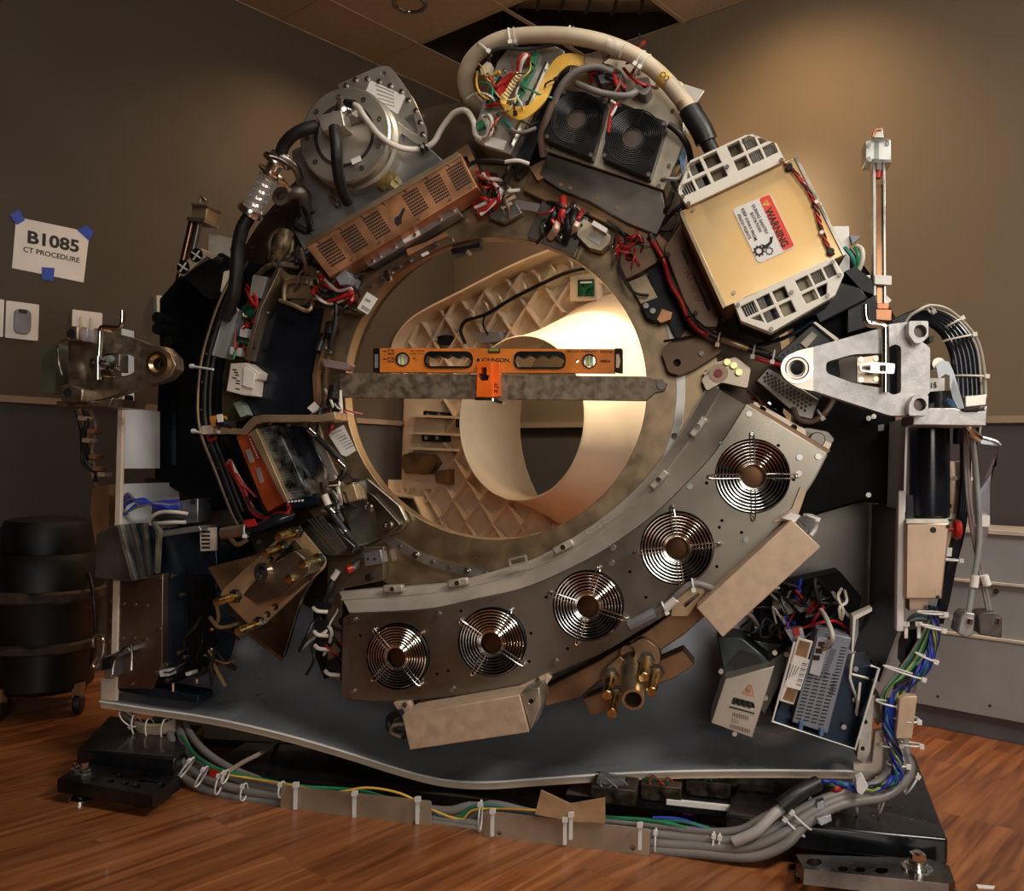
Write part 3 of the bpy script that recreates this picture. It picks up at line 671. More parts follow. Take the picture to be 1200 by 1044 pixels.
paths = [
 [(196, 845, -.05), (192, 868, .06), (200, 895, .12), (225, 917, .16), (265, 932, .18), (330, 942, .185), (430, 955, .18), (520, 966, .18), (640, 985, .195), (760, 996, .20), (820, 1000, .21), (880, 1004, .22), (920, 990, .22), (945, 965, .20), (985, 943, .17), (1040, 932, .12), (1066, 905, .09), (1060, 870, .06), (1064, 820, .02), (1075, 780, 0)],
 [(200, 845, -.05), (200, 862, .06), (210, 888, .12), (238, 910, .16), (270, 922, .18), (330, 934, .18), (430, 945, .175), (520, 960, .175), (640, 978, .19), (760, 988, .195), (820, 992, .205), (870, 994, .215), (915, 978, .21), (945, 956, .19), (985, 936, .16), (1030, 926, .12), (1056, 900, .09), (1052, 870, .06), (1056, 820, .02), (1068, 780, 0)],
 [(208, 840, -.05), (212, 860, .06), (224, 884, .12), (250, 902, .15), (290, 916, .17), (340, 927, .17), (430, 938, .165), (520, 950, .165), (560, 945, .165), (640, 966, .18), (770, 978, .185), (825, 984, .195), (870, 984, .20), (905, 972, .20), (935, 950, .18), (985, 930, .15), (1024, 920, .11), (1048, 896, .09), (1046, 870, .06), (1050, 820, .02), (1060, 780, 0)],
 [(216, 838, -.05), (222, 858, .05), (240, 880, .11), (270, 900, .14), (300, 912, .16), (345, 932, .16), (500, 950, .155), (530, 968, .16), (552, 958, .165), (575, 942, .165), (640, 955, .17), (760, 966, .175), (820, 974, .185), (865, 973, .19), (895, 958, .19), (930, 938, .17)],
]
for i, P in enumerate(paths):
    q = MB(); q.wire(M, P, 4.5 if i < 3 else 3.8, 10, 5); T.part('cable', q, greyc)
for P, m_, r_ in (([(215, 870, .10), (240, 895, .15), (262, 906, .18), (330, 918, .19), (390, 928, .19), (430, 923, .19), (470, 930, .19), (505, 948, .185), (540, 960, .18), (560, 948, .18), (640, 950, .18)], yellm, 1.3),
                  ([(212, 862, .10), (232, 888, .15), (262, 903, .18), (350, 921, .18), (430, 928, .18), (510, 958, .175), (545, 955, .175), (565, 945, .17), (650, 955, .17), (770, 962, .18), (830, 980, .19), (865, 978, .19)], greenm, 2.0),
                  ([(500, 945, .18), (530, 960, .175), (556, 944, .175), (600, 946, .17)], mat('teal_wire', (.03, .2, .17), 0, .4), 2.0),
                  ([(765, 958, .18), (800, 960, .18), (835, 976, .19), (868, 985, .20)], bluem, 1.6),
                  ([(760, 962, .175), (800, 962, .18), (850, 978, .19)], MT['teal_wire'], 2.2),
                  ([(330, 865, -.2), (310, 880, .0), (285, 893, .12), (268, 904, .185)], MT['tan_wire'] if 0 else mat('tan_cable', (.35, .27, .2), 0, .5), 2.4)):
    q = MB(); q.wire(M, P, r_, 8); T.part('thin_cable', q, m_)
q = MB(); q.wire(M, [(860, 986, .22), (885, 975, .225), (905, 956, .215), (925, 940, .19)], 6.2, 12); T.part('cable', q, mat('white_cable', (.42, .40, .38), 0, .4, .1))
q = MB(); q.wire(M, [(915, 945, .205), (935, 930, .19), (958, 918, .16)], 9, 12); T.part('cable_boot', q, rubber)
q = MB(); q.ext(M, rrect([(246, 902), (256, 905), (254, 912), (245, 909)], 1), .19, .198); T.part('red_marker', q, redm)
for x, y, a_, h_ in ((218, 900, -55, 16), (236, 910, -62, 14), (257, 918, -78, 13), (286, 928, -85, 10), (264, 910, -75, 8), (330, 925, -85, 9), (835, 990, -85, 15), (842, 992, -85, 15), (884, 992, -115, 13), (930, 968, -140, 16), (938, 960, -140, 16), (955, 950, -110, 16), (967, 944, -105, 13), (982, 938, -95, 12), (1003, 938, -95, 14), (1008, 926, -100, 12), (1034, 938, -75, 15), (1068, 918, -60, 14), (1066, 872, 0, 14), (563, 956, -88, 18), (768, 985, -88, 14)):
    T.part('cable_tie', tie(M, x, y, .20 if x < 940 else .13-(x-940)*.0004, a_, h_, 8), white)
for x, y in ((346, 935), (415, 945), (489, 952), (577, 966), (662, 976), (669, 970), (750, 982)):
    w_ = WT+.006 if x < 510 else WT+.034; q = MB(); q.ext(M, rrect([(x-2.2, y-14), (x+2.2, y-14), (x+2, y+14), (x-2.4, y+14)], 1), w_, w_+.002); q.ext(M, rrect([(x-3.4, y-18), (x+3.4, y-18), (x+3.4, y-12), (x-3.4, y-12)], 1), w_, w_+.006); T.part('cable_tie', q, white)
T.done()
# ================================================================== ROTATING DRUM
BX, BY, BR = 581, 455, 177
T = Thing('rotating_drum', 'big round metal rotor with open bore carrying all the scanner modules', 'scanner rotor')
def ringc(r, n=96): return circ(BX, BY, r, n)
q = MB(); q.ext(M, ringc(262), -.045, 0.0, [ringc(BR)]); T.part('face_ring', q, ringm, bevel=.003)
q = MB(); q.ext(M, ringc(256), -.10, -.045, [ringc(200)]); T.part('hub_ring', q, MT['ring_face'])
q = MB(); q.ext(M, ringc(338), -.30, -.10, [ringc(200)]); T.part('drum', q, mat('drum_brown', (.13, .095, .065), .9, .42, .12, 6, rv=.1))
q = MB(); q.ext(M, ringc(222, 96), 0.0, .006, [ringc(212)]); T.part('step_rib', q, steel)
for k in range(26):
    a = math.radians(15+k*5.6); x, y = BX+217*math.cos(a), BY+217*math.sin(a)
    if y < 600 and x < BX: continue
    bolt(T, M, x, y, 2.6 if k % 3 else 4, .006, .003, dsteel if k % 3 else chrome)
for k in range(40):
    a = math.radians(k*9+3); bolt(T, M, BX+331*math.cos(a), BY+331*math.sin(a), 3, -.10, .004, boltm)
# bar tab boss with hole
T.done()
SEAT[0] = True
# black stationary housing behind the rotor, left and right
T = Thing('left_black_housing', 'tall black slanted housing standing behind the left side of the rotor', 'machine housing')
q = MB(); q.ext(M, [(186, 350), (214, 318), (250, 304), (262, 318), (244, 400), (240, 500), (262, 560), (250, 600), (180, 560), (186, 420)], -.315, -.16); T.part('body', q, blackm, bevel=.006)
q = MB(); q.ext(M, [(212, 322), (258, 295), (300, 318), (290, 350), (240, 350)], -.16, -.08); T.part('cowl', q, black, bevel=.006)
f_ = MB(); f_.ext(M, rrect([(207, 318), (235, 290), (243, 299), (214, 324)], 2), -.14, -.075); o = T.part('fan_bezel', f_, mat('bezel_tan', (.5, .40, .30), .1, .5))
for x, y in ((214.5, 313), (230, 299)):
    q = MB(); q.cyl(M, x, y, 8.2, -.075, -.073, 24); g = T.part('fan', q, black, o)
    for k in range(4):
        q = MB(); a = k*math.pi/2+.6; q.rod(M.P(x, y, -.070), M.P(x+6.6*math.cos(a), y+6.6*math.sin(a), -.072), .0026, 6); T.part('fan_blade', q, white, o)
q = MB(); q.ext(M, [(236, 292), (262, 302), (258, 310), (243, 300)], -.13, -.08); T.part('bezel_side', q, MT['bezel_tan'])
q = MB(); q.ext(M, [(200, 470), (206, 470), (206, 545), (200, 545)], -.16, -.15); T.part('rail', q, navy)
for x, y in ((184, 372), (196, 400), (184, 385)):
    q = MB(); q.cyl(M, x, y, 7, -.2, -.10, 12); T.part('cable_gland', q, black)
T.done()
T = Thing('right_black_housing', 'black housing slab between the rotor and the right mounting arm', 'machine housing')
q = MB(); q.ext(M, [(935, 300), (985, 275), (1028, 330), (1050, 372), (1050, 592), (1010, 588), (935, 610), (905, 570), (932, 500), (938, 420), (925, 360)], -.30, -.13); T.part('body', q, blackm, bevel=.006)
q = MB(); q.ext(M, [(992, 355), (1028, 345), (1030, 380), (992, 392)], -.13, -.08); T.part('cowl', q, black, bevel=.004)
q = MB(); q.ext(M, [(972, 326), (1010, 338), (1018, 350), (960, 380), (945, 350)], -.13, -.06); T.part('cowl', q, black, bevel=.004)
for x, y in ((1018, 490), (1024, 488), (1018, 580), (1048, 585)): bolt(T, M, x, y, 3, -.13, .012, boltm)
q = MB(); q.ext(M, [(1029, 498), (1036, 497), (1036, 505), (1029, 505)], -.13, -.128); T.part('port_label', q, grey)
T.done()
SEAT[0] = False
# ---- straight bar across the bore
T = Thing('straightedge_bar', 'worn flat steel bar bolted straight across the open bore', 'bar')
q = MB(); q.ext(M, [(398, 437), (756, 441), (766, 444), (775, 444), (782, 450), (779, 458), (768, 460), (757, 470), (398, 466)], .0075, .0155); T.part('bar', q, barst, bevel=.0015)
bolt(T, M, 775, 451, 5.5, .0155, .008, dsteel, 'bolt'); bolt(T, M, 391, 451, 6, .006, .014, dsteel, 'bolt'); T.done()
# ---- spirit level
T = Thing('spirit_level', 'orange box spirit level with black hand holes resting on the bar', 'spirit level')
W0, W1 = -.008, .014
q = MB()
def slot(x0, y0, x1, y1): return rrect([(x0, y0), (x1, y0), (x1, y1), (x0, y1)], (y1-y0)*.5, 6)
h1, h2 = slot(497, 411.5, 554, 431.5), slot(602, 411.5, 663, 432.5)
v1, v2 = circ(471.5, 421, 8.3, 24), circ(690.5, 423, 8.6, 24)
q.ext(M, [(445, 408), (720, 409), (720, 437), (445, 436)], W0, W1, [h1, h2, v1, v2, circ(485.3, 421, 2.2, 12), circ(676, 423, 2.2, 12)]); T.part('body', q, orange)
for x0, x1 in ((437, 445), (720, 729)):
    q = MB(); q.ext(M, rrect([(x0, 408), (x1, 408), (x1, 437), (x0, 436)], 1.5), W0-.001, W1+.002); o = T.part('end_cap', q, black, bevel=.001)
q = MB(); q.ext(M, rrect([(722, 415), (725.5, 415), (727, 423), (725.5, 431), (722, 431)], 1), W1+.002, W1+.0026); T.part('cap_slot', q, cream)
q = MB(); q.ext(M, rrect([(439, 415), (443, 415), (443, 431), (439, 431)], 1), W1+.002, W1+.0026); T.part('cap_slot', q, grey)
def inner(x0, y0, x1, y1):
    top = []
    n = 3.5; L_ = x1-x0
    for k in range(49):
        t = k/48; top.append((x0+4+(L_-8)*t, y0+6.2+1.6*math.sin(t*n*2*math.pi-1)))
    return top+[(x1-1.5, y0+12), (x1-5, y1-2.5), (x0+5, y1-2.5), (x0+1.5, y0+12)]
for s_ in ((497, 411.5, 554, 431.5), (602, 411.5, 663, 432.5)):
    q = MB(); q.ext(M, slot(*s_), W0-.002, W1+.003, [inner(*s_)]); T.part('hand_grip', q, black)
for x, y, r_ in ((471.5, 421, 8.3), (690.5, 423, 8.6)):
    q = MB(); q.ext(M, circ(x, y, r_, 24), W0, W1+.002, [circ(x, y, r_*.84, 24)]); o = T.part('vial_frame', q, black)
    q = MB(); q.rod(M.P(x, y-6.5, .004), M.P(x, y+6.5, .004), .0055, 12); T.part('vial', q, vial, o)
    for d in (-3, 3):
        q = MB(); q.ext(M, [(x+d-2, y-6.4), (x+d+1, y-6.4), (x+d+1, y+6.4), (x+d-2, y+6.4)], 0, .008); T.part('vial_holder', q, white, o)
q = MB(); q.ext(M, rrect([(572, 408), (586, 408), (586, 413.5), (572, 413.5)], 1), W0, W1+.002); o = T.part('top_vial_frame', q, black)
q = MB(); q.rod(M.P(573, 410.5, W1), M.P(585, 410.5, W1), .0045, 12); T.part('vial', q, mat('vial_dim', (.25, .32, .08), 0, .2), o)
q = MB(); q.text(M, 'JOHNSON.', (563.5, 423.8), (598, 424.3), 4.6, W1, bold=.03); T.part('brand_lettering', q, ink)
q = MB(); q.ext(M, rrect([(558.5, 420), (562, 420), (562, 424), (558.5, 424)], 1), W1, W1+.0004); T.part('mark', q, ink)
q = MB(); q.text(M, '24" LEVEL', (481, 412), (498, 412), 1.8, W1, bold=.02); q.text(M, 'USE VIAL', (481, 415.2), (498, 415.2), 1.8, W1); T.part('fine_print', q, ink)
q = MB(); q.text(M, 'GLO-VIEW  SIDE', (663, 412.6), (718, 413.6), 2.4, W1, bold=.02); q.text(M, '48806', (703, 424.6), (715.5, 424.8), 3, W1, bold=.03); T.part('fine_print', q, ink)
for y in (409.5, 418.5):
    q = MB(); q.ext(M, [(454.5, y), (461.5, y), (461.5, y+6), (454.5, y+6)], W1, W1+.0004, [[(455.5, y+1), (460.5, y+1), (460.5, y+5), (455.5, y+5)]])
    q.ext(M, [(456, y+4.6), (459.6, y+1.6), (460.2, y+2.2), (456.8, y+4.9)], W1, W1+.0004); q.ext(M, [(449, y+1.5), (452.8, y+1.5), (452.8, y+3), (449, y+3)], W1, W1+.0004); T.part('mark', q, ink)
T.done()
T = Thing('laser_line_tool', 'bright orange clip-on laser tool with black plus window hanging on the bar', 'measuring tool')
q = MB(); q.ext(M, [(559, 423.5), (576, 423.5), (576, 465.5), (558, 465)], .016, .050, [[(563.5, 431), (570, 430), (570, 439.5), (573, 440), (572, 445.5), (568, 446), (564, 446), (560.5, 443), (560.5, 438), (563.5, 437.5)]]); T.part('body', q, orange2, bevel=.001)
q = MB(); q.ext(M, [(559.5, 430), (574, 430), (574, 447), (559.5, 447)], .020, .026); T.part('window', q, black)
q = MB(); q.ext(M, [(577, 424), (585.5, 425.5), (585, 464), (577, 465)], .016, .036); T.part('side_body', q, orange2, bevel=.001)
q = MB(); q.text(M, 'Z JT', (583, 461), (583.5, 448), 4, .036, bold=.03); T.part('lettering', q, ink)
q = MB(); q.ext(M, [(556.5, 466.5), (577, 466.5), (577, 469.5), (556.5, 469)], .016, .052); q.ext(M, [(577, 466), (589, 471), (588, 473.5), (576, 470)], .016, .046); T.part('foot', q, chrome)
T.done()
SEAT[0] = True
# ================================================================== DETECTOR TRAY WITH FIVE FANS
FW = .10
T = Thing('fan_tray', 'long curved metal tray with a row of five round cooling fans below the bore', 'fan tray')
inn = c2([(410, 719), (460, 717), (510, 713), (560, 702), (610, 691), (655, 673), (700, 650), (735, 627), (768, 602), (800, 571), (838, 530), (874, 475)], 3)
out = c2([(968, 532), (953, 561), (937, 584), (905, 622), (870, 660), (830, 692), (790, 713), (753, 735), (700, 766), (640, 791), (600, 803), (530, 814), (458, 821), (407, 819)], 3)
fans = [(466.5, 769, 37.5, 39.5, 45), (577, 752, 40.5, 41, 30), (689.5, 709.5, 42, 42, 15), (793.5, 642, 43.5, 43.5, -8), (882, 558, 44.5, 44, -2)]
hol = [circ(x, y, rx, 40, ry) for x, y, rx, ry, a in fans]
mh = [(422, 745), (540, 716), (640, 700), (738, 670), (757, 700), (828, 566), (846, 610), (869, 624), (912, 522), (908, 561), (930, 562), (845, 519), (620, 775), (525, 786), (622, 742), (665, 760), (430, 770), (512, 790), (840, 664), (843, 618)]
q = MB(); q.ext(M, inn+out, FW-.004, FW, hol+[circ(x, y, 2, 8) for x, y in mh]); T.part('front_panel', q, mat('tray_zinc', (.30, .265, .215), .9, .30, .14, 4, rv=.22, c2_=(.19, .165, .13)), bevel=.0012)
q = MB(); sid = [M.P(x, y, FW-.004) for x, y in out]; q.strip(sid, [p-M.n*.08 for p in sid], .003); T.part('outer_wall', q, dsteel)
q = MB(); sid = [M.P(x, y, FW-.004) for x, y in (inn[-1], out[0])]; q.strip(sid, [p-M.n*.082 for p in sid], .003); T.part('end_wall', q, zinc)
q = MB(); q.ext(M, [(402, 724), (410, 719), (407, 819), (400, 815)], .01, FW); T.part('end_wall', q, MT['tray_zinc'])
q = MB(); q.ext(M, inn+out, .0, .03); T.part('rear_plate', q, mat('dark_interior', (.02, .016, .013), .3, .5, .1))
for i, (x, y, rx, ry, a0) in enumerate(fans):
    F0 = FW+.012; rm = rx*M.sc(x, y, FW); C0 = M.P(x, y, FW)
    q = MB(); q.lathe(C0-M.n*.05, M.n, [(rm, 0), (rm, .045), (rm*.94, .047), (rm*.94, .0)], 40, cap=False); fan = T.part('fan_housing', q, black)
    q = MB(); q.lathe(C0-M.n*.045, M.n, [(rm*.36, 0), (rm*.36, .028), (rm*.33, .034), (rm*.1, .035)], 32); T.part('motor_hub', q, bronze, fan)
    q = MB()
    for k in range(7):
        a = k*2*math.pi/7+i; e = M.u*math.cos(a)+M.v*math.sin(a); g = M.n.cross(e)
        p = [C0-M.n*.036+e*rm*.35-g*.008, C0-M.n*.020+e*rm*.35+g*.010, C0-M.n*.018+e*rm*.92+g*.022, C0-M.n*.038+e*rm*.92-g*.014]
        q.poly([p], None, [[v-M.n*.002 for v in p]])
    T.part('fan_blades', q, blackm, fan)
    q = MB()
    for k in range(7):
        rr = rm*(.42+.085*k); q.tube([C0+M.n*.010+(M.u*math.cos(t*math.pi/18)+M.v*math.sin(t*math.pi/18))*rr for t in range(36)], .0016, 6, closed=True, smooth=0)
    for rr in (.36, .32): q.tube([C0+M.n*.012+(M.u*math.cos(t*math.pi/18)+M.v*math.sin(t*math.pi/18))*rr*rm for t in range(36)], .0020, 6, closed=True, smooth=0)
    g_ = T.part('wire_guard', q, chrome, fan)
    for k in range(4):
        a = math.radians(-a0-90+k*90+(0)); e = M.u*math.cos(a)+M.v*math.sin(a); g = M.n.cross(e)*.0045; q = MB()
        q.tube([C0+M.n*.013+e*rm*.34+g, C0+M.n*.013+e*rm*1.02+g, C0+M.n*.010+e*rm*1.13, C0+M.n*.013+e*rm*1.02-g, C0+M.n*.013+e*rm*.34-g], .0013, 6, smooth=3)
        T.part('guard_leg', q, chrome, fan)
        q = MB(); q.lathe(C0+e*rm*1.12, M.n, [(.0055, 0), (.0055, .008), (.004, .011), (.002, .011)], 10); T.part('screw', q, chrome, fan)
for x, y in ((414, 726), (412, 811), (512, 720), (529, 808), (650, 776), (664, 683), (718, 642), (808, 570), (878, 485), (959, 535), (937, 536), (874, 632), (936, 555), (716, 660)):
    bolt(T, M, x, y, 3.6, FW, .007, boltm)
# beige curved moulding between tray and ring
i2 = c2([(398, 695), (430, 692), (480, 689), (530, 684), (580, 671), (630, 655), (680, 627), (720, 598), (755, 566), (790, 522), (815, 482), (832, 450)], 3)
A = [M.P(x, y, FW-.012) for x, y in inn]; nI = len(inn)
i2r = [Vector(i2[0])]+[Vector(i2[int(k*(len(i2)-1)/(nI-1))]) for k in range(1, nI)]
B = [M.P(x, y, .035) for x, y in i2r]
q = MB(); q.strip(A, B, .004); T.part('moulding', q, shroudm)
q = MB(); q.strip(B, [p-M.n*.022 for p in B], .004); T.part('moulding_edge', q, shroudm)
q = MB(); mid = [A[k]*.30+B[k]*.70+M.n*.006 for k in range(nI)]; q.tube(mid, .004, 6, smooth=0); T.part('moulding_rib', q, shroudm)
for x, y, a_ in ((460, 690, 5), (536, 683, 12), (660, 641, 28), (772, 562, 48), (818, 500, 55)):
    q = MB(); c = M.P(x, y, .07); e = (M.u*math.cos(math.radians(-a_))-M.v*math.sin(math.radians(-a_))); g = M.n.cross(e)
    q.box(c-M.n*.01, e*.026, M.n*.010, g*.009); o = T.part('clip', q, shroudm, bevel=.004); q = MB(); q.lathe(c, M.n, [(.006, -.001), (.006, .004)], 12); T.part('screw', q, chrome, o)
q = MB(); q.ext(M, rrect([(595, 655), (616, 650), (618, 660), (597, 665)], 2), .068, .078, [rrect([(597.5, 657), (614.5, 652.5), (615.5, 658), (598.5, 662)], 1)]); T.part('tag_frame', q, mat('tag_grey', (.5, .48, .45), .6, .35))
q = MB(); q.text(M, 'CT2-DAS', (688, 627), (728, 601), 4.6, .078, bold=.02); T.part('embossed_lettering', q, mat('emboss', (.42, .38, .33), .3, .5))
# left flange of the moulding with black knobs
q = MB(); q.ext(M, [(383, 640), (450, 640), (450, 680), (402, 690), (398, 800), (383, 790)], -.02, .03); T.part('end_bracket', q, mat('bracket_brown', (.24, .18, .12), .8, .4, .15), bevel=.003)
for x, y, r_ in ((401, 728, 5), (401, 768, 5), (431, 677, 4)): q = MB(); q.cyl(M, x, y, r_, .03, .05, 14); T.part('knob', q, black)
q = MB(); q.ext(M, [(874, 475), (880, 472), (974, 528), (968, 533)], 0, FW-.005); T.part('end_plate', q, brown, bevel=.001)
T.done()
# ring-side hardware at the right top end of the tray
T = Thing('tray_end_latch', 'metal latch block with a red capped bolt at the upper end of the fan tray', 'latch')
q = MB(); q.ext(M, rrect([(822, 445), (838, 425), (862, 418), (880, 432), (876, 455), (846, 448), (828, 458)], 3), .0, .05, [circ(827, 437, 3, 10)]); o = T.part('block', q, mat('latch_metal', (.42, .34, .26), .9, .35, .2), bevel=.003)
q = MB(); q.cyl(M, 842, 437, 11, .05, .055, 20); T.part('washer', q, tan); q = MB(); q.cyl(M, 842, 437, 5, .055, .062, 8); T.part('red_cap', q, redm)
for x, y in ((860, 428), (866, 436), (852, 424)): q = MB(); q.cyl(M, x, y, 4, .05, .065, 8); T.part('nut', q, brass)
q = MB(); q.ext(M, rrect([(884, 470), (975, 520), (970, 530), (878, 480)], 2), .02, .06, [circ(894, 479, 4, 10), circ(930, 501, 4, 10)]); T.part('rail', q, MT['latch_metal'], bevel=.002)
q = MB(); q.cyl(M, 958, 515, 9, .06, .085, 16); T.part('knob', q, dsteel, bevel=.002)
q = MB(); q.ext(M, rrect([(942, 500), (970, 505), (979, 515), (968, 530), (945, 520)], 3), .0, .06); T.part('bracket', q, dsteel, bevel=.002)
T.done()
# ---- tan boxes on the outside of the tray
def tanbox(label, face, w1, w0, extra, nm='cover_box'):
    T = Thing(nm, label, 'cover box')
    q = MB(); q.ext(M, face, w0, w1); T.part('cover', q, tan, bevel=.002); extra(T); T.done()
def ex1(T):
    q = MB(); q.ext(M, [(610, 812), (632, 805), (634, 826), (622, 856)], .10, .195, [circ(622, 822, 3, 10)]); T.part('end_plate', q, zinc, bevel=.002)
    q = MB(); q.ext(M, rrect([(600, 808), (640, 790), (646, 795), (636, 808), (612, 814)], 2), .09, .115); T.part('mounting_ear', q, tan, bevel=.002)
    q = MB(); q.ext(M, rrect([(460, 823), (480, 822), (482, 832), (474, 838), (466, 832)], 2), .09, .115); T.part('mounting_ear', q, tan, bevel=.002)
    for x, y in ((630, 797), (474, 826)): bolt(T, M, x, y, 3, .115, .006)
    q = MB(); q.wire(M, [(471, 835, .14), (458, 840, .13), (456, 852, .13), (462, 858, .14), (474, 862, .14)], 4.5, 10); T.part('cable_loop', q, rubber)
    q = MB(); q.wire(M, [(473, 849, .145), (462, 850, .16), (458, 858, .15), (470, 864, .15)], 2.2, 8); T.part('cable', q, mat('olive_cable', (.22, .19, .13), 0, .4))
tanbox('long tan box hanging from the lower left edge of the fan tray', [(471, 838), (609, 814), (620, 858), (480, 879)], .20, .05, ex1)
def ex2(T):
    q = MB(); q.ext(M, rrect([(905, 612), (928, 596), (938, 570), (945, 576), (936, 602), (925, 610)], 2), .08, .11); T.part('mounting_ear', q, tan, bevel=.002)
    q = MB(); q.ext(M, rrect([(790, 700), (818, 684), (826, 694), (806, 722), (786, 722)], 3), .08, .11, [rrect([(800, 708), (818, 694), (820, 697), (803, 712)], 1)]); T.part('mounting_ear', q, mat('ear_gold', (.50, .36, .2), .7, .4), bevel=.002)
    q = MB(); q.wire(M, [(942, 604, .12), (954, 606, .13), (956, 618, .13), (950, 628, .14)], 2.6, 8); T.part('cable', q, MT['white_cable'])
    q = MB(); q.wire(M, [(936, 606, .11), (946, 616, .11), (944, 625, .12)], 3.2, 8); T.part('cable', q, bluem if 0 else grey)
    T.part('cable_tie', tie(M, 952, 606, .13, 20, 7, 6), white)
    q = MB(); q.ext(M, [(917, 607), (926, 601), (938, 604), (932, 612)], .12, .16); T.part('connector', q, white)
tanbox('tan box set diagonally at the lower right edge of the fan tray', [(816, 712), (928, 609), (962, 641), (847, 747)], .19, .05, ex2)
# grey cable with label crossing to the fan tray
T = Thing('fan_power_cable', 'short grey cable plugged into the fan tray beside the third fan', 'cable')
q = MB(); q.wire(M, [(742, 732, .105), (760, 722, .115), (780, 710, .13), (796, 695, .14), (812, 684, .14), (830, 688, .13), (840, 694, .1)], 4, 10); T.part('cable', q, greyc)
q = MB(); q.wire(M, [(738, 733, .11), (760, 722, .12), (768, 718, .12)], 6.5, 8, 0); T.part('plug', q, grey)
q = MB(); q.wire(M, [(780, 713, .135), (792, 702, .14)], 5, 10, 0); T.part('label_sleeve', q, paper)
T.part('cable_tie', tie(M, 779, 712, .13, 60, 7, 6), white); T.part('cable_tie', tie(M, 812, 685, .14, 80, 7, 6), white); T.done()
# ---- lower counterweight with brass studs
T = Thing('lower_counterweight', 'brown weight plates with brass studs and a round sleeve under the fan tray', 'counterweight')
q = MB(); q.ext(M, [(635, 808), (700, 775), (760, 738), (812, 700), (842, 708), (800, 745), (755, 775), (700, 800), (680, 818), (640, 828)], -.02, .05); T.part('bracket_plate', q, brown, bevel=.003)
q = MB(); q.ext(M, [(683, 820), (708, 810), (745, 790), (770, 775), (800, 762), (814, 779), (790, 795), (745, 812), (715, 832), (692, 840)], .0, .07); T.part('weight_plate', q, brown, bevel=.003)
q = MB(); q.ext(M, rrect([(702, 790), (752, 745), (775, 762), (772, 790), (740, 808), (712, 812)], 10), .05, .085, [circ(735, 765, 9, 14)]); T.part('clamp_plate', q, mat('clamp_brown', (.34, .22, .13), .8, .4, .15), bevel=.003)
for (x0, y0), (x1, y1) in (((716, 791), (711, 815)), ((758, 773), (754, 794)), ((769, 787), (763, 811)), ((722, 812), (717, 836))):
    a, b = M.P(x0, y0, .085), M.P(x1, y1, .20); o = T.part('stud', MB().rod(a, b, .0115, 14), brass, bevel=.002)
    T.part('nut', MB().lathe(a, b-a, [(.020, 0), (.020, .004), (.017, .004), (.017, .016)], 6), dsteel, o)
a, b = M.P(740, 775, .05), M.P(742, 820, .235); d = (b-a); L_ = d.length
q = MB(); q.lathe(a, d, [(.024, 0), (.024, L_), (.018, L_), (.018, .02)], 24, cap=False); T.part('sleeve', q, mat('sleeve_tan', (.50, .38, .25), .9, .3)); T.part('sleeve_core', MB().lathe(a, d, [(.0175, 0), (.0175, L_*.6)], 20), ink)
T.done()
# ---- left counterweight
T = Thing('left_counterweight', 'stacked steel weight plates with six brass studs at the lower left of the rotor', 'counterweight')
GA = [Vector(p) for p in ((343, 612), (380, 655), (378, 664), (300, 738), (262, 700), (258, 690))]
q = MB(); q.ext(M, [(243, 665), (300, 650), (345, 618), (370, 650), (350, 700), (330, 775), (290, 745)], .06, .07); T.part('rear_plate', q, brown, bevel=.002)
st = [(355, 612), (412, 642), (396, 655), (352, 690), (330, 773), (345, 768), (362, 700), (410, 665)]
for k in range(7):
    w1 = .12-.016*k; q = MB(); q.ext(M, rrect([(322+k*0, 620), (350, 618), (381, 655), (352, 705), (332, 772), (285, 735), (262, 712)], 3), w1-.013, w1); T.part('weight_plate', q, mat('plate_teal', (.16, .17, .15), 1, .28, .2, 8), bevel=.0015)
q = MB(); q.ext(M, rrect([(340, 618), (350, 617), (382, 656), (380, 665), (306, 735), (296, 736), (258, 698), (262, 690)], 5), .12, .128, [rrect([(345, 632), (362, 652), (330, 690), (296, 700), (290, 690)], 3)]+[circ(322, 711, 4.4, 12), circ(313, 720, 4.4, 12), circ(344, 688, 4, 12), circ(317, 655, 3.6, 12)]); T.part('clamp_plate', q, mat('clamp_tan', (.60, .40, .22), .6, .34, .15), bevel=.002)
for (x0, y0), (x1, y1) in (((349, 622), (327, 629)), ((332, 641), (311, 648)), ((374, 656), (355, 661)), ((361, 672), (339, 678)), ((277, 698), (255, 705)), ((305, 730), (280, 740))):
    a, b = M.P(x0, y0, .128), M.P(x1, y1, .20); o = T.part('stud', MB().rod(a, b, .010, 14), brass, bevel=.003)
    T.part('nut', MB().lathe(a, b-a, [(.018, 0), (.018, .004), (.0155, .004), (.0155, .014)], 6), MT['plate_teal'], o)
    T.part('stud_tip', MB().lathe(a, b-a, [(.0112, (b-a).length-.012), (.0105, (b-a).length+.004), (.003, (b-a).length+.005)], 14), mat('polished_brass', (.9, .75, .4), 1, .2), o)
q = MB(); q.ext(M, [(316, 662), (346, 645), (364, 660), (362, 672), (330, 700), (300, 708), (284, 697)], .10, .19); T.part('channel_block', q, mat('block_brown', (.30, .24, .18), 1, .35, .12), bevel=.003)
c = M.P(314.5, 672, .20); q = MB(); q.lathe(c-M.n*.06, M.n+M.u*-.35, [(.024, 0), (.024, .062), (.017, .062), (.017, .0)], 24, cap=False); T.part('sleeve', q, chrome); T.part('sleeve_core', MB().lathe(c-M.n*.055, M.n+M.u*-.35, [(.0165, 0), (.0165, .045)], 20), ink)
q = MB(); q.ext(M, [(356, 610), (375, 604), (416, 640), (412, 650), (384, 652), (350, 618)], .0, .10); T.part('side_stack', q, MT['plate_teal'], bevel=.002)
q = MB()
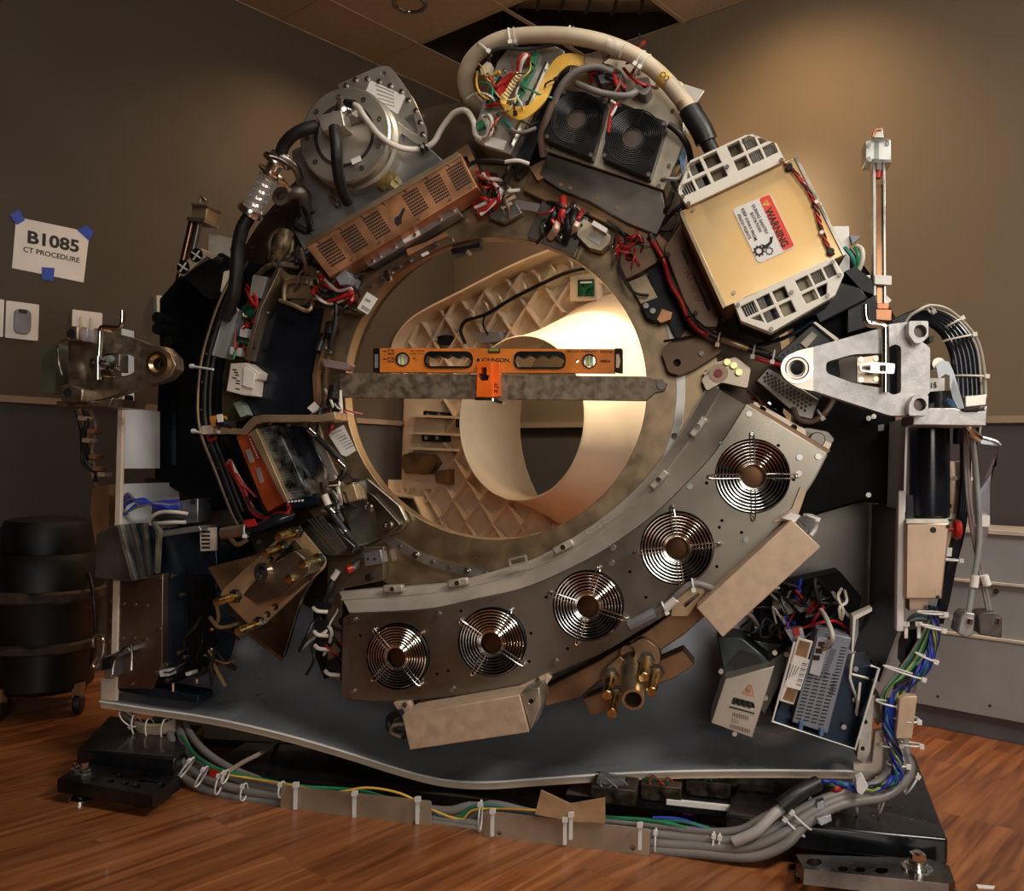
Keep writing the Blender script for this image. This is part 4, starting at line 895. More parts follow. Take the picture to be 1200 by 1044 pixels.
for k in range(5): q.ext(M, [(360+k*4.2, 609-k*.9), (361.5+k*4.2, 608.6-k*.9), (398+k*2, 648-k*1.4), (396+k*2, 649-k*1.4)], .098, .103)
T.part('plate_seams', q, dsteel)
T.done()
# ================================================================== MODULES ON THE UPPER HALF
# ---- X-ray tube
T = Thing('xray_tube_housing', 'round flanged grey metal tube housing at the upper left of the rotor', 'scanner tube')
q = MB(); q.ext(M, rrect([(341, 176), (380, 160), (396, 120), (448, 78), (455, 77), (485, 118), (498, 150), (500, 170), (522, 190), (520, 215), (370, 288), (352, 250)], 4), -.05, .02); T.part('back_block', q, mat('block_grey', (.34, .335, .33), .8, .38, .1, 6), bevel=.003)
q = MB(); q.ext(M, rrect([(394, 100), (404, 95), (443, 78), (456, 77), (462, 84), (484, 115), (499, 150), (500, 170), (498, 176)], 5), .02, .032, [circ(449, 86.5, 3.6, 14), rrect([(472, 138), (484, 133), (490, 156), (486, 154)], 1)]); o = T.part('mounting_plate', q, mat('plate_bright', (.66, .63, .56), .85, .36, .08), bevel=.0015)
for x, y in ((416, 93), (430, 92), (444, 95), (457, 100), (470, 107), (478, 117), (487, 129), (492, 143), (495, 157), (405, 100)): bolt(T, M, x, y, 3, .032, .003, chrome, 'screw', o)
q = MB(); q.ext(M, rrect([(434, 94), (475, 112), (466, 134), (428, 108)], 2), .032, .033); o = T.part('label', q, paper)
q = MB()
for k in range(5): q.ext(M, [(440+k*1, 99+k*5), (462, 108+k*4), (462, 109.5+k*4), (439.6+k, 100.4+k*5)], .033, .0333)
T.part('label_print', q, mat('print_grey', (.35, .33, .3), 0, .6), o)
tc_ = M.P(401, 156, .12); r_ = .117
q = MB(); q.lathe(tc_-M.n*.13, M.n, [(r_*1.05, 0), (r_*1.05, .07), (r_*.98, .075), (r_*.98, .10), (r_*1.02, .103), (r_*1.02, .113), (r_*.98, .117), (r_*.66, .118), (r_*.66, .10)], 56, cap=False); T.part('flange_drum', q, mat('flange_steel', (.52, .48, .40), .7, .28, .14, 6))
q = MB(); q.lathe(tc_-M.n*.012, M.n, [(r_*.68, -.02), (r_*.68, .001), (r_*.61, .001), (r_*.61, -.02)], 56, cap=False); T.part('seal_ring', q, ink)
q = MB(); q.lathe(tc_-M.n*.012, M.n, [(r_*.61, -.02), (r_*.61, -.003), (.001, -.003)], 48, cap=False); T.part('inner_disc', q, mat('disc_tan', (.55, .49, .41), .6, .36, .1, 5))
for k in range(9):
    a = math.radians(20+k*40); e = M.u*math.cos(a)+M.v*math.sin(a); q = MB(); q.lathe(tc_+e*r_*.83-M.n*.012, M.n, [(.0058, -.001), (.0058, .002), (.003, .002), (.003, -.001)], 12); T.part('screw', q, ink if k % 2 else dsteel)
q = MB(); q.ext(M, rrect([(371, 136), (400, 128), (404, 148), (378, 154)], 2), .10, .16); T.part('terminal_block', q, mat('block_light', (.62, .58, .50), .8, .35), bevel=.002)
q = MB(); q.lathe(M.P(403, 131, .12), M.n+M.u*.3, [(.020, 0), (.020, .02), (.015, .022), (.015, .04), (.008, .042)], 16); T.part('connector', q, chrome)
q = MB(); q.ext(M, [(385, 136), (425, 130), (430, 140), (398, 150)], .105, .115); T.part('clamp', q, dsteel)
q = MB(); q.ext(M, [(411, 187), (422, 182), (424, 188), (413, 193)], .119, .1195); T.part('label', q, paper)
q = MB(); q.ext(M, [(338, 260), (352, 250), (372, 290), (360, 300)], -.04, .01); T.part('foot', q, MT['block_grey'], bevel=.002)
for P in ([(388, 225, .02), (396, 234, .05), (402, 240, .05)], [(386, 230, .02), (395, 240, .05)]): q = MB(); q.wire(M, P, 2, 8); T.part('pin', q, chrome)
q = MB(); q.cyl(M, 452, 211, 8, .02, .05, 8); q.cyl(M, 460, 206, 5, .02, .045, 6); q.cyl(M, 446, 216, 4, .02, .05, 8); T.part('valve', q, brass)
T.done()
T = Thing('high_voltage_hose', 'thick black rubber hose from the terminal block with a clear sleeve joint', 'hose')
q = MB(); q.wire(M, [(372, 148, .14), (358, 151, .15), (344, 158, .15), (333, 170, .14), (328, 184, .13)], 7.5, 14); T.part('hose', q, rubber)
ax0, ax1 = M.P(325, 188, .13), M.P(293, 252, .10); d = ax1-ax0; L_ = d.length
q = MB(); q.lathe(ax0, d, [(.034, -.004), (.036, .0), (.036, .006), (.020, .008), (.018, .028), (.034, .030), (.034, .035), (.021, .037)], 28, cap=False); T.part('flange', q, chrome)
q = MB(); q.lathe(ax0, d, [(.021, .037), (.021, L_-.012)], 24); T.part('sleeve', q, mat('sleeve_copper', (.45, .28, .16), .7, .25, .3, 30))
q = MB(); q.lathe(ax0, d, [(.027, .04), (.027, L_-.02)], 24, cap=False); T.part('clear_sleeve', q, clear)
q = MB(); q.lathe(ax0, d, [(.020, L_-.022), (.032, L_-.02), (.036, L_-.010), (.036, L_-.004), (.026, L_)], 28); T.part('flange', q, chrome)
for k in range(5):
    q = MB(); q.lathe(ax0, d, [(.0225, .045+k*.018), (.0255, .049+k*.018), (.0225, .053+k*.018)], 20, cap=False); T.part('coil_turn', q, chrome)
q = MB(); q.wire(M, [(292, 254, .10), (284, 268, .10), (279, 290, .09), (277, 320, .08), (273, 350, .07), (264, 372, .05)], 8, 14); T.part('hose', q, rubber)
T.done()
T = Thing('foam_hose', 'short black hose hanging down over the round tube housing', 'hose')
q = MB(); q.wire(M, [(392, 150, .17), (394, 170, .18), (396, 200, .16), (401, 222, .12), (408, 237, .08)], 7, 14); T.part('hose', q, rubber)
q = MB(); q.wire(M, [(391, 150, .165), (392, 157, .175)], 6, 12); T.part('fitting', q, chrome); T.done()
T = Thing('cable_anchor', 'cast metal elbow and bent black clamp between the hose and the tube housing', 'clamp')
q = MB(); q.wire(M, [(332, 232, .06), (345, 226, .07), (356, 228, .06), (362, 246, .03)], 8, 14); T.part('elbow', q, dsteel)
q = MB(); q.lathe(M.P(331, 231, .07), M.n, [(.024, -.01), (.024, .01), (.012, .01), (.012, -.01)], 18, cap=False); T.part('eye', q, dsteel)
q = MB(); q.wire(M, [(318, 180, .14), (335, 186, .13), (348, 200, .1), (352, 215, .07)], 5, 10); T.part('clamp_arm', q, mat('clamp_steel', (.30, .28, .26), 1, .28))
q = MB(); q.wire(M, [(322, 205, .12), (334, 215, .10), (340, 226, .08)], 2.5, 8); T.part('screw', q, chrome)
for P in ([(356, 240, .05), (362, 256, .03), (366, 270, .02)], [(345, 246, .05), (340, 260, .03), (334, 276, .02)], [(344, 262, .04), (358, 270, .02), (366, 266, .02)]): q = MB(); q.wire(M, P, 4, 8, 3); T.part('strap', q, black)
T.done()
T = Thing('toroid_coil', 'ring shaped brown coil with tied cables left of the perforated copper box', 'coil')
q = MB(); c = M.P(329, 288, .02); q.tube([c+(M.u*math.cos(t*math.pi/12)*.032+M.v*math.sin(t*math.pi/12)*.042) for t in range(24)], .0065, 10, closed=True, smooth=0); T.part('ring', q, mat('coil_brown', (.16, .11, .06), .3, .4, .3, 60))
q = MB(); q.wire(M, [(336, 272, .03), (330, 288, .04), (322, 306, .03)], 9, 12); T.part('core', q, MT['coil_brown'])
q = MB(); q.lathe(M.P(322, 296, .045), M.n, [(.008, 0), (.008, .01)], 10); T.part('screw', q, chrome)
for P, m_ in (([(306, 322, .02), (318, 308, .03), (335, 306, .03), (352, 300, .02), (362, 294, .01)], rubber), ([(300, 325, .02), (315, 312, .04), (330, 310, .04), (350, 312, .02)], MT['coil_brown']), ([(322, 300, .04), (330, 312, .04), (345, 320, .0)], rubber), ([(335, 270, .02), (342, 258, .03), (350, 250, .02)], rubber)):
    q = MB(); q.wire(M, P, 3.6, 8); T.part('cable', q, m_)
T.done()
# ---- white S cable
T = Thing('white_signal_cable', 'white cable curving in an S from the tube housing to the top electronics', 'cable')
q = MB(); q.wire(M, [(405, 122, .15), (418, 124, .16), (428, 138, .15), (444, 158, .12), (466, 172, .09), (490, 175, .06), (507, 168, .06), (518, 150, .06), (532, 133, .07), (546, 130, .08), (555, 143, .09), (558, 158, .09), (568, 164, .09), (573, 150, .1), (566, 136, .1)], 3.6, 12, 6); T.part('cable', q, mat('white_jacket', (.70, .64, .56), 0, .4))
q = MB(); q.wire(M, [(405, 121, .15), (416, 122, .16)], 5, 12); T.part('plug', q, rubber)
for x, y in ((494, 174), (499, 172)): T.part('cable_clip', tie(M, x, y, .06, 60, 5, 5), black)
T.done()
# ---- perforated copper box
T = Thing('perforated_copper_box', 'long copper coloured box with six vent grids set across the upper left', 'electronics box')
tl, tr, br_, bl = (358, 288), (540, 181), (559, 219), (386, 325)
q = MB(); q.ext(M, [tl, tr, br_, bl], .02, .10); T.part('cover', q, copper, bevel=.0015)
n_ = Vector((tr[0]-tl[0], tr[1]-tl[1])).normalized()
q = MB(); q.ext(M, [(355, 284), (535, 178), (541, 182), (359, 289)], .02, .104); T.part('rear_lip', q, mat('lip_brown', (.42, .32, .20), .8, .38), bevel=.001)
for gx, gy in ((0.045, .16), (.195, .16), (.345, .16), (.60, .16), (.745, .16), (.885, .16)):
    f = lambda u, v: lerp(lerp(tl, tr, u), lerp(bl, br_, u), v)
    cell = [f(gx, .14), f(gx+.10, .14), f(gx+.10, .82), f(gx, .82)]
    q = MB()
    for h in quadgrid(cell, 8, 8, 0, 0, .74, .62): q.ext(M, h, .1001, .1006)
    T.part('vent_grid', q, ink)
for k in range(7):
    f = lambda u, v: lerp(lerp(tl, tr, u), lerp(bl, br_, u), v)
    u_ = .06+k*.14; q = MB(); q.ext(M, [f(u_, .02), f(u_+.006, .02), f(u_+.018, .14), f(u_+.012, .14)], .1001, .1006); T.part('slot', q, ink)
q = MB(); q.ext(M, rrect([f(.485, .70), f(.50, .56), f(.53, .56), f(.575, .44), f(.58, .50), f(.535, .66), f(.52, .78), f(.49, .78)], 1), .1001, .1008); T.part('key_slot', q, ink)
for u_ in (.17, .36, .62, .83, .97): x, y = f(u_, .90); q = MB(); q.cyl(M, x, y, 2, .10, .102, 10); T.part('screw', q, MT['lip_brown'])
q = MB(); q.ext(M, rrect([(425, 304), (533, 240), (538, 248), (432, 313)], 3), .01, .06); o = T.part('mounting_rail', q, MT['block_grey'], bevel=.001)
q = MB(); q.ext(M, rrect([(470, 279), (490, 268), (493, 275), (474, 285)], 1), .06, .061); T.part('label', q, paper, o)
for x, y in ((436, 305), (444, 300), (462, 289), (486, 275), (515, 256), (531, 246)): bolt(T, M, x, y, 2.4, .06, .004, chrome, 'screw', o)
q = MB(); q.ext(M, rrect([(530, 180), (548, 168), (560, 196), (556, 215)], 2), .01, .07, [rrect([(541, 186), (547, 182), (552, 195), (546, 198)], 1)]); T.part('end_bracket', q, brown, bevel=.001)
q = MB(); q.ext(M, [(393, 325), (404, 316), (412, 325), (409, 333), (398, 334)], .03, .09); T.part('connector', q, grey, bevel=.001)
T.done()
# ---- red white wire bunches
def harness(nm, label, cols, pts, w, r=1.6, jit=5, n=6, extra=None):
    T = Thing(nm, label, 'wires')
    for i in range(n):
        m_ = cols[i % len(cols)]; q = MB()
        q.wire(M, [(x+random.uniform(-jit, jit), y+random.uniform(-jit, jit), w+random.uniform(-.012, .02)) for x, y in pts], r, 6, 5); T.part('wire', q, m_)
    if extra: extra(T)
    T.done()
wh = MT['white_jacket']
harness('wire_harness', 'red and white wires looped under the lower left end of the copper box', [redm, wh, redm, rubber, wh, redm, rubber], [(376, 322), (382, 334), (398, 340), (412, 336), (408, 346), (392, 352), (374, 348), (368, 338)], .05, 2.0, 4, 8)
harness('wire_harness', 'red and white wires at the upper right end of the copper box', [redm, wh, rubber, redm, wh], [(566, 205), (578, 210), (584, 226), (576, 240), (560, 248)], .04, 2.2, 5, 7)
# ---- dark transition under top electronics
T = Thing('rotor_terminal_row', 'row of black power cables and copper lugs on the ring above the bore', 'terminal block')
q = MB(); q.ext(M, [(636, 232), (690, 255), (672, 300), (618, 278)], .0, .03); T.part('base', q, dsteel, bevel=.002)
for (x0, y0), (x1, y1), m_ in (((650, 240), (640, 268), black), ((660, 232), (652, 268), redm), ((674, 246), (660, 278), black), ((664, 250), (662, 284), black), ((652, 258), (645, 278), tan), ((676, 258), (668, 272), tan)):
    q = MB(); q.wire(M, [(x0, y0, .05), ((x0+x1)/2+3, (y0+y1)/2, .07), (x1, y1, .045)], 4.5, 10); T.part('cable', q, m_)
for x, y in ((637, 263), (656, 277), (672, 240)): bolt(T, M, x, y, 4.5, .03, .03, chrome, 'lug_screw')
q = MB(); q.ext(M, rrect([(677, 265), (684, 256), (716, 276), (714, 285), (704, 294), (690, 290), (676, 276)], 1), .01, .05); o = T.part('relay', q, mat('relay_beige', (.45, .40, .28), 0, .5, .1, 40), bevel=.001)
q = MB(); q.ext(M, [(696, 258), (712, 268), (710, 273), (693, 263)], .05, .07); T.part('relay_clip', q, white, o)
q = MB(); q.ext(M, [(692, 270), (706, 278), (702, 287), (688, 279)], .05, .051); T.part('label', q, MT['block_light'], o)
q = MB(); q.wire(M, [(712, 258, .05), (728, 270, .06), (733, 284, .05), (726, 300, .05), (728, 320, .06), (742, 342, .06), (760, 346, .05)], 1.8, 8); T.part('wire', q, rubber)
for P in ([(730, 285, .04), (722, 292, .05), (736, 296, .05), (745, 290, .04)], [(735, 280, .04), (748, 276, .05), (752, 284, .05)], [(722, 296, .04), (735, 290, .05), (748, 282, .05)]): q = MB(); q.wire(M, P, 2, 6); T.part('wire', q, redm)
for x, y in ((588, 228), (592, 236), (588, 244)):
    q = MB(); q.wire(M, [(x, y, .04), (x+12, y-6, .04)], 2.4, 6); T.part('lug', q, tan)
q = MB(); q.ext(M, [(572, 246), (600, 230), (612, 250), (590, 262), (574, 256)], .0, .03); T.part('cover', q, dsteel, bevel=.002)
bolt(T, M, 589, 255, 5, .03, .008)
T.done()
T = Thing('ring_cable_channel', 'brown curved channel with a thin red wire strip under the twin fan box', 'cable channel')
q = MB(); q.ext(M, c2([(622, 200), (650, 218), (690, 228), (730, 248), (770, 272), (790, 290)], 3)+c2([(782, 306), (760, 290), (720, 266), (680, 248), (640, 236), (612, 222)], 3), -.02, .035); T.part('channel', q, brown, bevel=.002)
q = MB(); q.wire(M, [(630, 194, .04), (655, 216, .045), (690, 230, .045), (720, 244, .045), (746, 260, .045), (765, 275, .045)], 1.8, 6); T.part('wire', q, redm)
for x, y in ((657, 216), (668, 220), (700, 232), (723, 243), (744, 262)): q = MB(); q.cyl(M, x, y, 2.4, .045, .052, 8); T.part('clip', q, brown)
q = MB(); q.ext(M, [(620, 196), (638, 186), (650, 202), (630, 212)], .03, .05); T.part('bracket', q, tan if 0 else brown, bevel=.001)
T.done()
T = Thing('top_cross_cable', 'black cable with a white tail crossing above the copper box', 'cable')
q = MB(); q.wire(M, [(545, 196, .08), (556, 190, .09), (575, 188, .1), (592, 190, .1)], 2.6, 8); T.part('cable', q, rubber)
q = MB(); q.wire(M, [(590, 190, .1), (606, 188, .1), (620, 192, .09)], 2.4, 8); T.part('tail', q, wh); T.done()
# ---- top electronics chassis
T = Thing('control_board_tray', 'tilted open tray of green terminal strips and coloured wires at the top', 'electronics tray')
q = MB(); q.ext(M, [(556, 152), (566, 118), (583, 72), (596, 56), (648, 52), (662, 60), (650, 84), (598, 181), (570, 173), (556, 165)], -.02, .09); T.part('chassis', q, MT['plate_bright'], bevel=.002)
q = MB(); q.ext(M, [(596, 182), (662, 60), (676, 66), (650, 120), (620, 190), (605, 205)], -.02, .05); T.part('side', q, black, bevel=.002)
def strip_(p0, p1, wd, w0, w1, m_, nm, parent=None):
    a, b = Vector(p0), Vector(p1); g = Vector((-(b-a).y, (b-a).x)).normalized()*wd/2; q = MB(); q.ext(M, [tuple(a+g), tuple(b+g), tuple(b-g), tuple(a-g)], w0, w1); return T.part(nm, q, m_, parent)
st = lambda s_: None
o = strip_((611, 103), (624, 77), 5.5, .09, .11, mat('terminal_green', (.02, .22, .10), 0, .4, .2, 90), 'terminal_strip')
strip_((623, 73), (629, 60), 5.5, .09, .11, MT['terminal_green'], 'terminal_strip')
strip_((603, 126), (611, 106), 4.5, .09, .105, MT['terminal_green'], 'terminal_strip')
strip_((572, 122), (588, 90), 7, .09, .105, mat('pcb_dark', (.015, .06, .03), 0, .4, .4, 90), 'terminal_strip')
strip_((579, 147), (585, 132), 5, .09, .105, MT['terminal_green'], 'terminal_strip')
strip_((598, 168), (640, 72), 3, .09, .10, chrome, 'rail'); strip_((608, 172), (650, 72), 3, .09, .10, chrome, 'rail')
for x, y in ((637, 81), (618, 100+20), (607, 148), (561, 159), (645, 90)): bolt(T, M, x, y, 2.6, .09, .004, dsteel)
q = MB(); q.ext(M, [(566, 158), (594, 165), (590, 176), (568, 170)], .09, .0915); T.part('label', q, paper)
q = MB(); q.ext(M, rrect([(586, 92), (598, 84), (606, 84), (600, 100), (584, 114), (580, 108)], 3), .09, .12); T.part('red_block', q, redm, bevel=.003)
q = MB(); q.ext(M, rrect([(562, 80), (570, 72), (576, 74), (572, 86), (564, 88)], 1), .09, .12); T.part('relay', q, MT['relay_beige'], bevel=.001)
q = MB(); q.ext(M, rrect([(557, 144), (566, 140), (569, 148), (560, 152)], 2), .09, .105); T.part('connector', q, MT['terminal_green'])
for k in range(9):
    q = MB(); x, y = 590+k*2.0, 112-k*3.4; q.wire(M, [(x+3, y-3, .11), (x, y+1, .13), (x+4, y+4, .12)], 1.6, 6); T.part('wire', q, mat('pale_yellow', (.75, .62, .30), 0, .4))
for k in range(6):
    q = MB(); d_ = k*2.3-6; q.wire(M, [(592+d_*.5, 110, .12), (590+d_*.3, 124+d_*.4, .13), (602, 132+d_, .13), (616, 132+d_, .13), (632+d_, 118, .13), (644+d_, 92, .12), (655+d_*.5, 76+d_, .12), (668, 70+d_, .12), (684, 73+d_, .11)], 1.7, 6); T.part('wire', q, yellm)
for P, m_ in (([(607, 90, .12), (608, 72, .14), (614, 64, .14), (620, 66, .13), (618, 76, .11)], redm), ([(608, 88, .12), (612, 72, .14), (618, 64, .14)], wh), ([(570, 124, .11), (585, 122, .12), (598, 124, .11)], redm), ([(575, 90, .11), (580, 102, .12), (588, 96, .12)], redm), ([(578, 88, .11), (586, 84, .12)], yellm), ([(566, 138, .1), (573, 135, .12), (577, 145, .12), (574, 158, .12), (566, 162, .1)], wh), ([(590, 140, .11), (600, 152, .12), (612, 155, .12), (628, 150, .11)], greyc), ([(584, 134, .11), (592, 142, .12), (600, 150, .12)], MT['teal_wire']), ([(573, 75, .11), (574, 62, .13), (590, 56, .13), (615, 58, .12), (640, 54, .12), (662, 50, .12)], rubber)):
    q = MB(); q.wire(M, P, 2.2, 8); T.part('wire', q, m_)
for x, y, a_ in ((604, 128, 80), (646, 98, -20)): T.part('cable_tie', tie(M, x, y, .13, a_, 8, 7), black)
T.done()
# ---- twin fan box
T = Thing('twin_fan_box', 'pale metal box with two square black fans at the top right of the rotor', 'fan box')
face = [(637, 170), (660, 84), (690, 66), (760, 70), (802, 110), (800, 165), (776, 222), (760, 218), (640, 180)]
q = MB(); q.ext(M, [(636, 176), (668, 80), (700, 66), (740, 72), (800, 96), (802, 168), (778, 223)], -.02, .06); T.part('top_plate', q, mat('zinc_warm', (.62, .55, .42), 1, .36, .15, 6), bevel=.002)
q = MB(); q.ext(M, [(641, 180), (776, 224), (782, 250), (770, 276), (735, 262), (690, 236), (655, 222), (630, 205)], -.05, .05); T.part('body', q, dsteel, bevel=.003)
q = MB(); q.ext(M, [(782, 92), (826, 106), (818, 118), (806, 160), (795, 140)], .02, .03, [circ(790, 130, 2, 8)]); T.part('ear', q, MT['plate_bright'], bevel=.001)
q = MB(); q.ext(M, [(806, 165), (800, 210), (796, 185)], .0, .04); T.part('blue_film', q, mat('blue_film', (.25, .42, .70), 0, .3), bevel=.001)
for (sq, cc_, r_) in (([(659, 104), (712, 117), (694, 186), (637, 162)], (676, 138), 31), ([(724, 119), (782, 143), (762, 209), (704, 184)], (742, 160), 33)):
    q = MB(); q.ext(M, rrect(sq, 4), .06, .10, [circ(cc_[0], cc_[1], r_*.97, 40)]); f_ = T.part('fan_frame', q, black, bevel=.0015)
    C0 = M.P(cc_[0], cc_[1], .10); rm = r_*M.sc(*cc_, .10)
    q = MB(); q.lathe(C0-M.n*.035, M.n, [(rm*.42, 0), (rm*.42, .028), (.002, .029)], 28); T.part('motor_hub', q, mat('hub_brown', (.06, .04, .03), 0, .45), f_)
    q = MB(); q.lathe(C0-M.n*.036, M.n, [(rm*.96, 0), (.002, .001)], 28, cap=False); T.part('backing', q, ink, f_)
    q = MB()
    for k in range(9):
        rr = rm*(.40+.072*k); q.tube([C0+(M.u*math.cos(t*math.pi/18)+M.v*math.sin(t*math.pi/18))*rr for t in range(36)], .0015, 6, closed=True, smooth=0)
    for k in range(2):
        a = math.radians(70+k*180); e = M.u*math.cos(a)+M.v*math.sin(a); q.rod(C0+M.n*.001+e*rm*.38, C0+M.n*.001+e*rm*1.0, .0014, 6)
    T.part('guard', q, mat('guard_black', (.03, .03, .03), .5, .25), f_)
    q = MB()
    for k in range(7):
        a = k*2*math.pi/7; e = M.u*math.cos(a)+M.v*math.sin(a); g = M.n.cross(e)
        p = [C0-M.n*.03+e*rm*.4, C0-M.n*.012+e*rm*.4+g*.012, C0-M.n*.012+e*rm*.94+g*.02, C0-M.n*.032+e*rm*.94]; q.poly([p], None, [[v-M.n*.002 for v in p]])
    T.part('fan_blades', q, blackm, f_)
    for i, s_ in enumerate(sq):
        cx_, cy_ = lerp(s_, cc_, .10); q = MB(); q.cyl(M, cx_, cy_, 2.6, .10, .103, 10); T.part('screw', q, dsteel, f_)
for x, y in ((646, 172), (772, 218), (784, 194), (770, 100), (742, 86), (640, 178), (788, 130), (748, 84)): bolt(T, M, x, y, 2.6, .06, .004, dsteel)
for P, m_, r_ in (([(650, 150, .07), (648, 130, .09), (655, 106, .11), (672, 86, .12), (698, 78, .12), (718, 84, .11)], greyc, 4.2), ([(676, 98, .1), (690, 104, .12), (710, 110, .12), (735, 112, .12), (750, 104, .1)], greyc, 4), ([(637, 184, .06), (634, 160, .08), (640, 140, .1), (648, 120, .11)], mat('brown_cable', (.16, .11, .08), 0, .4), 4.5), ([(694, 96, .08), (692, 86, .1), (700, 84, .1)], redm, 2), ([(712, 100, .08), (724, 94, .1), (732, 104, .1)], redm, 2.4), ([(713, 155, .11), (716, 132, .12), (725, 120, .12)], redm, 2), ([(716, 136, .12), (722, 124, .12), (716, 118, .12)], wh, 1.8), ([(784, 146, .1), (796, 156, .1), (806, 172, .08), (810, 190, .05)], rubber, 4)):
    q = MB(); q.wire(M, P, r_, 10); T.part('cable', q, m_)
q = MB(); q.ext(M, rrect([(745, 92), (760, 90), (764, 104), (756, 112), (744, 106)], 3), .06, .11, [circ(755, 100, 3, 12)]); T.part('connector', q, greyc, bevel=.002)
q = MB(); q.ext(M, rrect([(686, 62), (704, 62), (708, 72), (698, 80), (684, 74)], 2), .07, .12); T.part('capacitor_box', q, mat('bracket_brown', (.24, .18, .12)), bevel=.001)
q = MB(); q.ext(M, rrect([(700, 88), (728, 82), (730, 94), (704, 98)], 2), .06, .1); T.part('terminal', q, grey, bevel=.001)
T.done()
# ---- big cream hose
T = Thing('cream_power_hose', 'thick cream hose arching over the top of the scanner with a black plug', 'hose')
q = MB(); q.wire(M, [(560, 124, -.02), (549, 112, .02), (545, 90, .06), (556, 66, .09), (580, 49, .11), (612, 42, .12), (665, 42, .13), (710, 51, .13), (748, 68, .12), (778, 92, .11), (800, 118, .10), (808, 128, .10)], 8.8, 18, 6); T.part('hose', q, hose)
q = MB(); q.wire(M, [(808, 128, .10), (812, 136, .10), (822, 152, .095), (828, 166, .09)], 13, 20, 5); T.part('plug', q, rubber)
q = MB(); q.wire(M, [(827, 163, .09), (836, 180, .08)], 9, 18, 0); T.part('plug_tail', q, rubber)
q = MB(); q.wire(M, [(800, 118, .10), (803, 125, .10)], 9.6, 18, 0); T.part('collar', q, MT['ear_gold'] if 'ear_gold' in MT else tan)
for x, y, a_ in ((568, 58, 40), (598, 44, 80), (604, 43, 80), (668, 42, 92), (672, 43, 94), (750, 70, 125), (756, 74, 128)): T.part('cable_tie', tie(M, x, y, .12, a_, 10.5, 9.5), clear if x in (604, 672) else white)
q = MB(); q.wire(M, [(712, 52, .135), (730, 60, .133)], 9.2, 18, 0); T.part('paper_wrap', q, MT['label_tan'] if 'label_tan' in MT else mat('label_tan', (.66, .58, .46), 0, .5, .1, 60))
q = MB(); q.wire(M, [(774, 88, .113), (782, 97, .112)], 9.3, 18, 0); T.part('yellow_band', q, mat('band_yellow', (.70, .45, .10), 0, .4))
q = MB(); q.text(M, 'CX2', (772, 88), (780, 96), 7, .145, bold=.03); T.part('band_lettering', q, ink)
for x, y in ((775, 88), (797, 93)): pass
T.done()
# ---- gold box with the warning sign
T = Thing('gold_electronics_box', 'large gold coloured box with white ribbed grilles and a red warning sign', 'electronics box')
GW = .21
G = [(797, 248), (933, 183), (990, 299), (848, 360)]
q = MB(); q.ext(M, G, .02, GW); T.part('cover', q, gold, bevel=.002)
q = MB(); q.ext(M, [(797, 248), (820, 237), (872, 350), (848, 360)], GW, GW+.001); T.part('side_flap', q, gold)
q = MB(); q.ext(M, [(796, 250), (800, 247), (851, 359), (847, 362)], .0, GW+.002); T.part('side_edge', q, MT['lip_brown'], bevel=.001)
q = MB(); q.ext(M, [(930, 184), (934, 182), (992, 298), (988, 300)], .0, GW+.004); T.part('side_edge', q, zinc, bevel=.001)
def grille(ol, bars, vanes, wf):
    q = MB(); cx_ = sum(p[0] for p in ol)/len(ol); cy_ = sum(p[1] for p in ol)/len(ol)
    hol = [[lerp(p, (sum(a[0] for a in b)/len(b), sum(a[1] for a in b)/len(b)), .06) for p in b] for b in bars]
    q.ext(M, ol, wf-.012, wf, hol); g = T.part('grille', q, mat('grille_cream', (.74, .70, .60), .1, .4, .04), bevel=.0012)
    q = MB(); q.ext(M, [lerp(p, (cx_, cy_), .02) for p in ol], .02, wf-.045); T.part('fan_body', q, black, g)
    q = MB(); q.ext(M, ol, wf-.045, wf-.0125, [[lerp(p, (cx_, cy_), .07) for p in ol]]); T.part('fan_wall', q, MT['grille_cream'], g)
    return g
TLo = [(795, 226), (809, 188), (874, 158), (910, 168), (920, 188), (806, 242)]
u1 = Vector((874-809, 158-188)).normalized(); 
def W2(a, b, o, sgn=1):    # local grid aligned with the box's tilt
    ux = Vector((.905, -.425)); uy = Vector((.425, .905)); p = Vector(o)+ux*a+uy*b*sgn; return (p.x, p.y)
o1 = (799, 235)     # lower left of top grille, ux along the long edge, uy toward the box
def cell(o, a0, a1, b0, b1): return [W2(a0, b0, o), W2(a1, b0, o), W2(a1, b1, o), W2(a0, b1, o)]
top = [cell(o1, 3, 21, -17, -3), cell(o1, 23, 40, -17, -3), cell(o1, 43, 62, -17, -3), cell(o1, 74, 91, -17, -3), cell(o1, 93, 109, -17, -3), cell(o1, 111, 127, -17, -3),
       [W2(16, -20, o1), W2(21, -20, o1), W2(21, -34, o1)], cell(o1, 23, 40, -36, -20), cell(o1, 43, 62, -36, -20), cell(o1, 74, 91, -36, -20), cell(o1, 93, 109, -36, -20), [W2(111, -20, o1), W2(122, -20, o1), W2(111, -33, o1)]]
g = grille(TLo, top, None, .23)
def vanes(g, quads, w):
    for qd in quads:
        q = MB()
        for k in range(6): 
            a, b = lerp(qd[0], qd[1], (k+.3)/6), lerp(qd[0], qd[1], (k+.55)/6); c, d = lerp(qd[3], qd[2], (k+.55)/6), lerp(qd[3], qd[2], (k+.3)/6)
            q.ext(M, [a, b, c, d], w-.008, w+.012)
        T.part('vane_comb', q, paper, g)
vanes(g, [cell(o1, 0, 19, -15, -1), cell(o1, 23, 33, -15, -1), cell(o1, 95, 109, -15, -3), cell(o1, 112, 126, -15, -3), cell(o1, 95, 108, -34, -20), cell(o1, 14, 22, -32, -20), cell(o1, 24, 32, -34, -20)], .20)
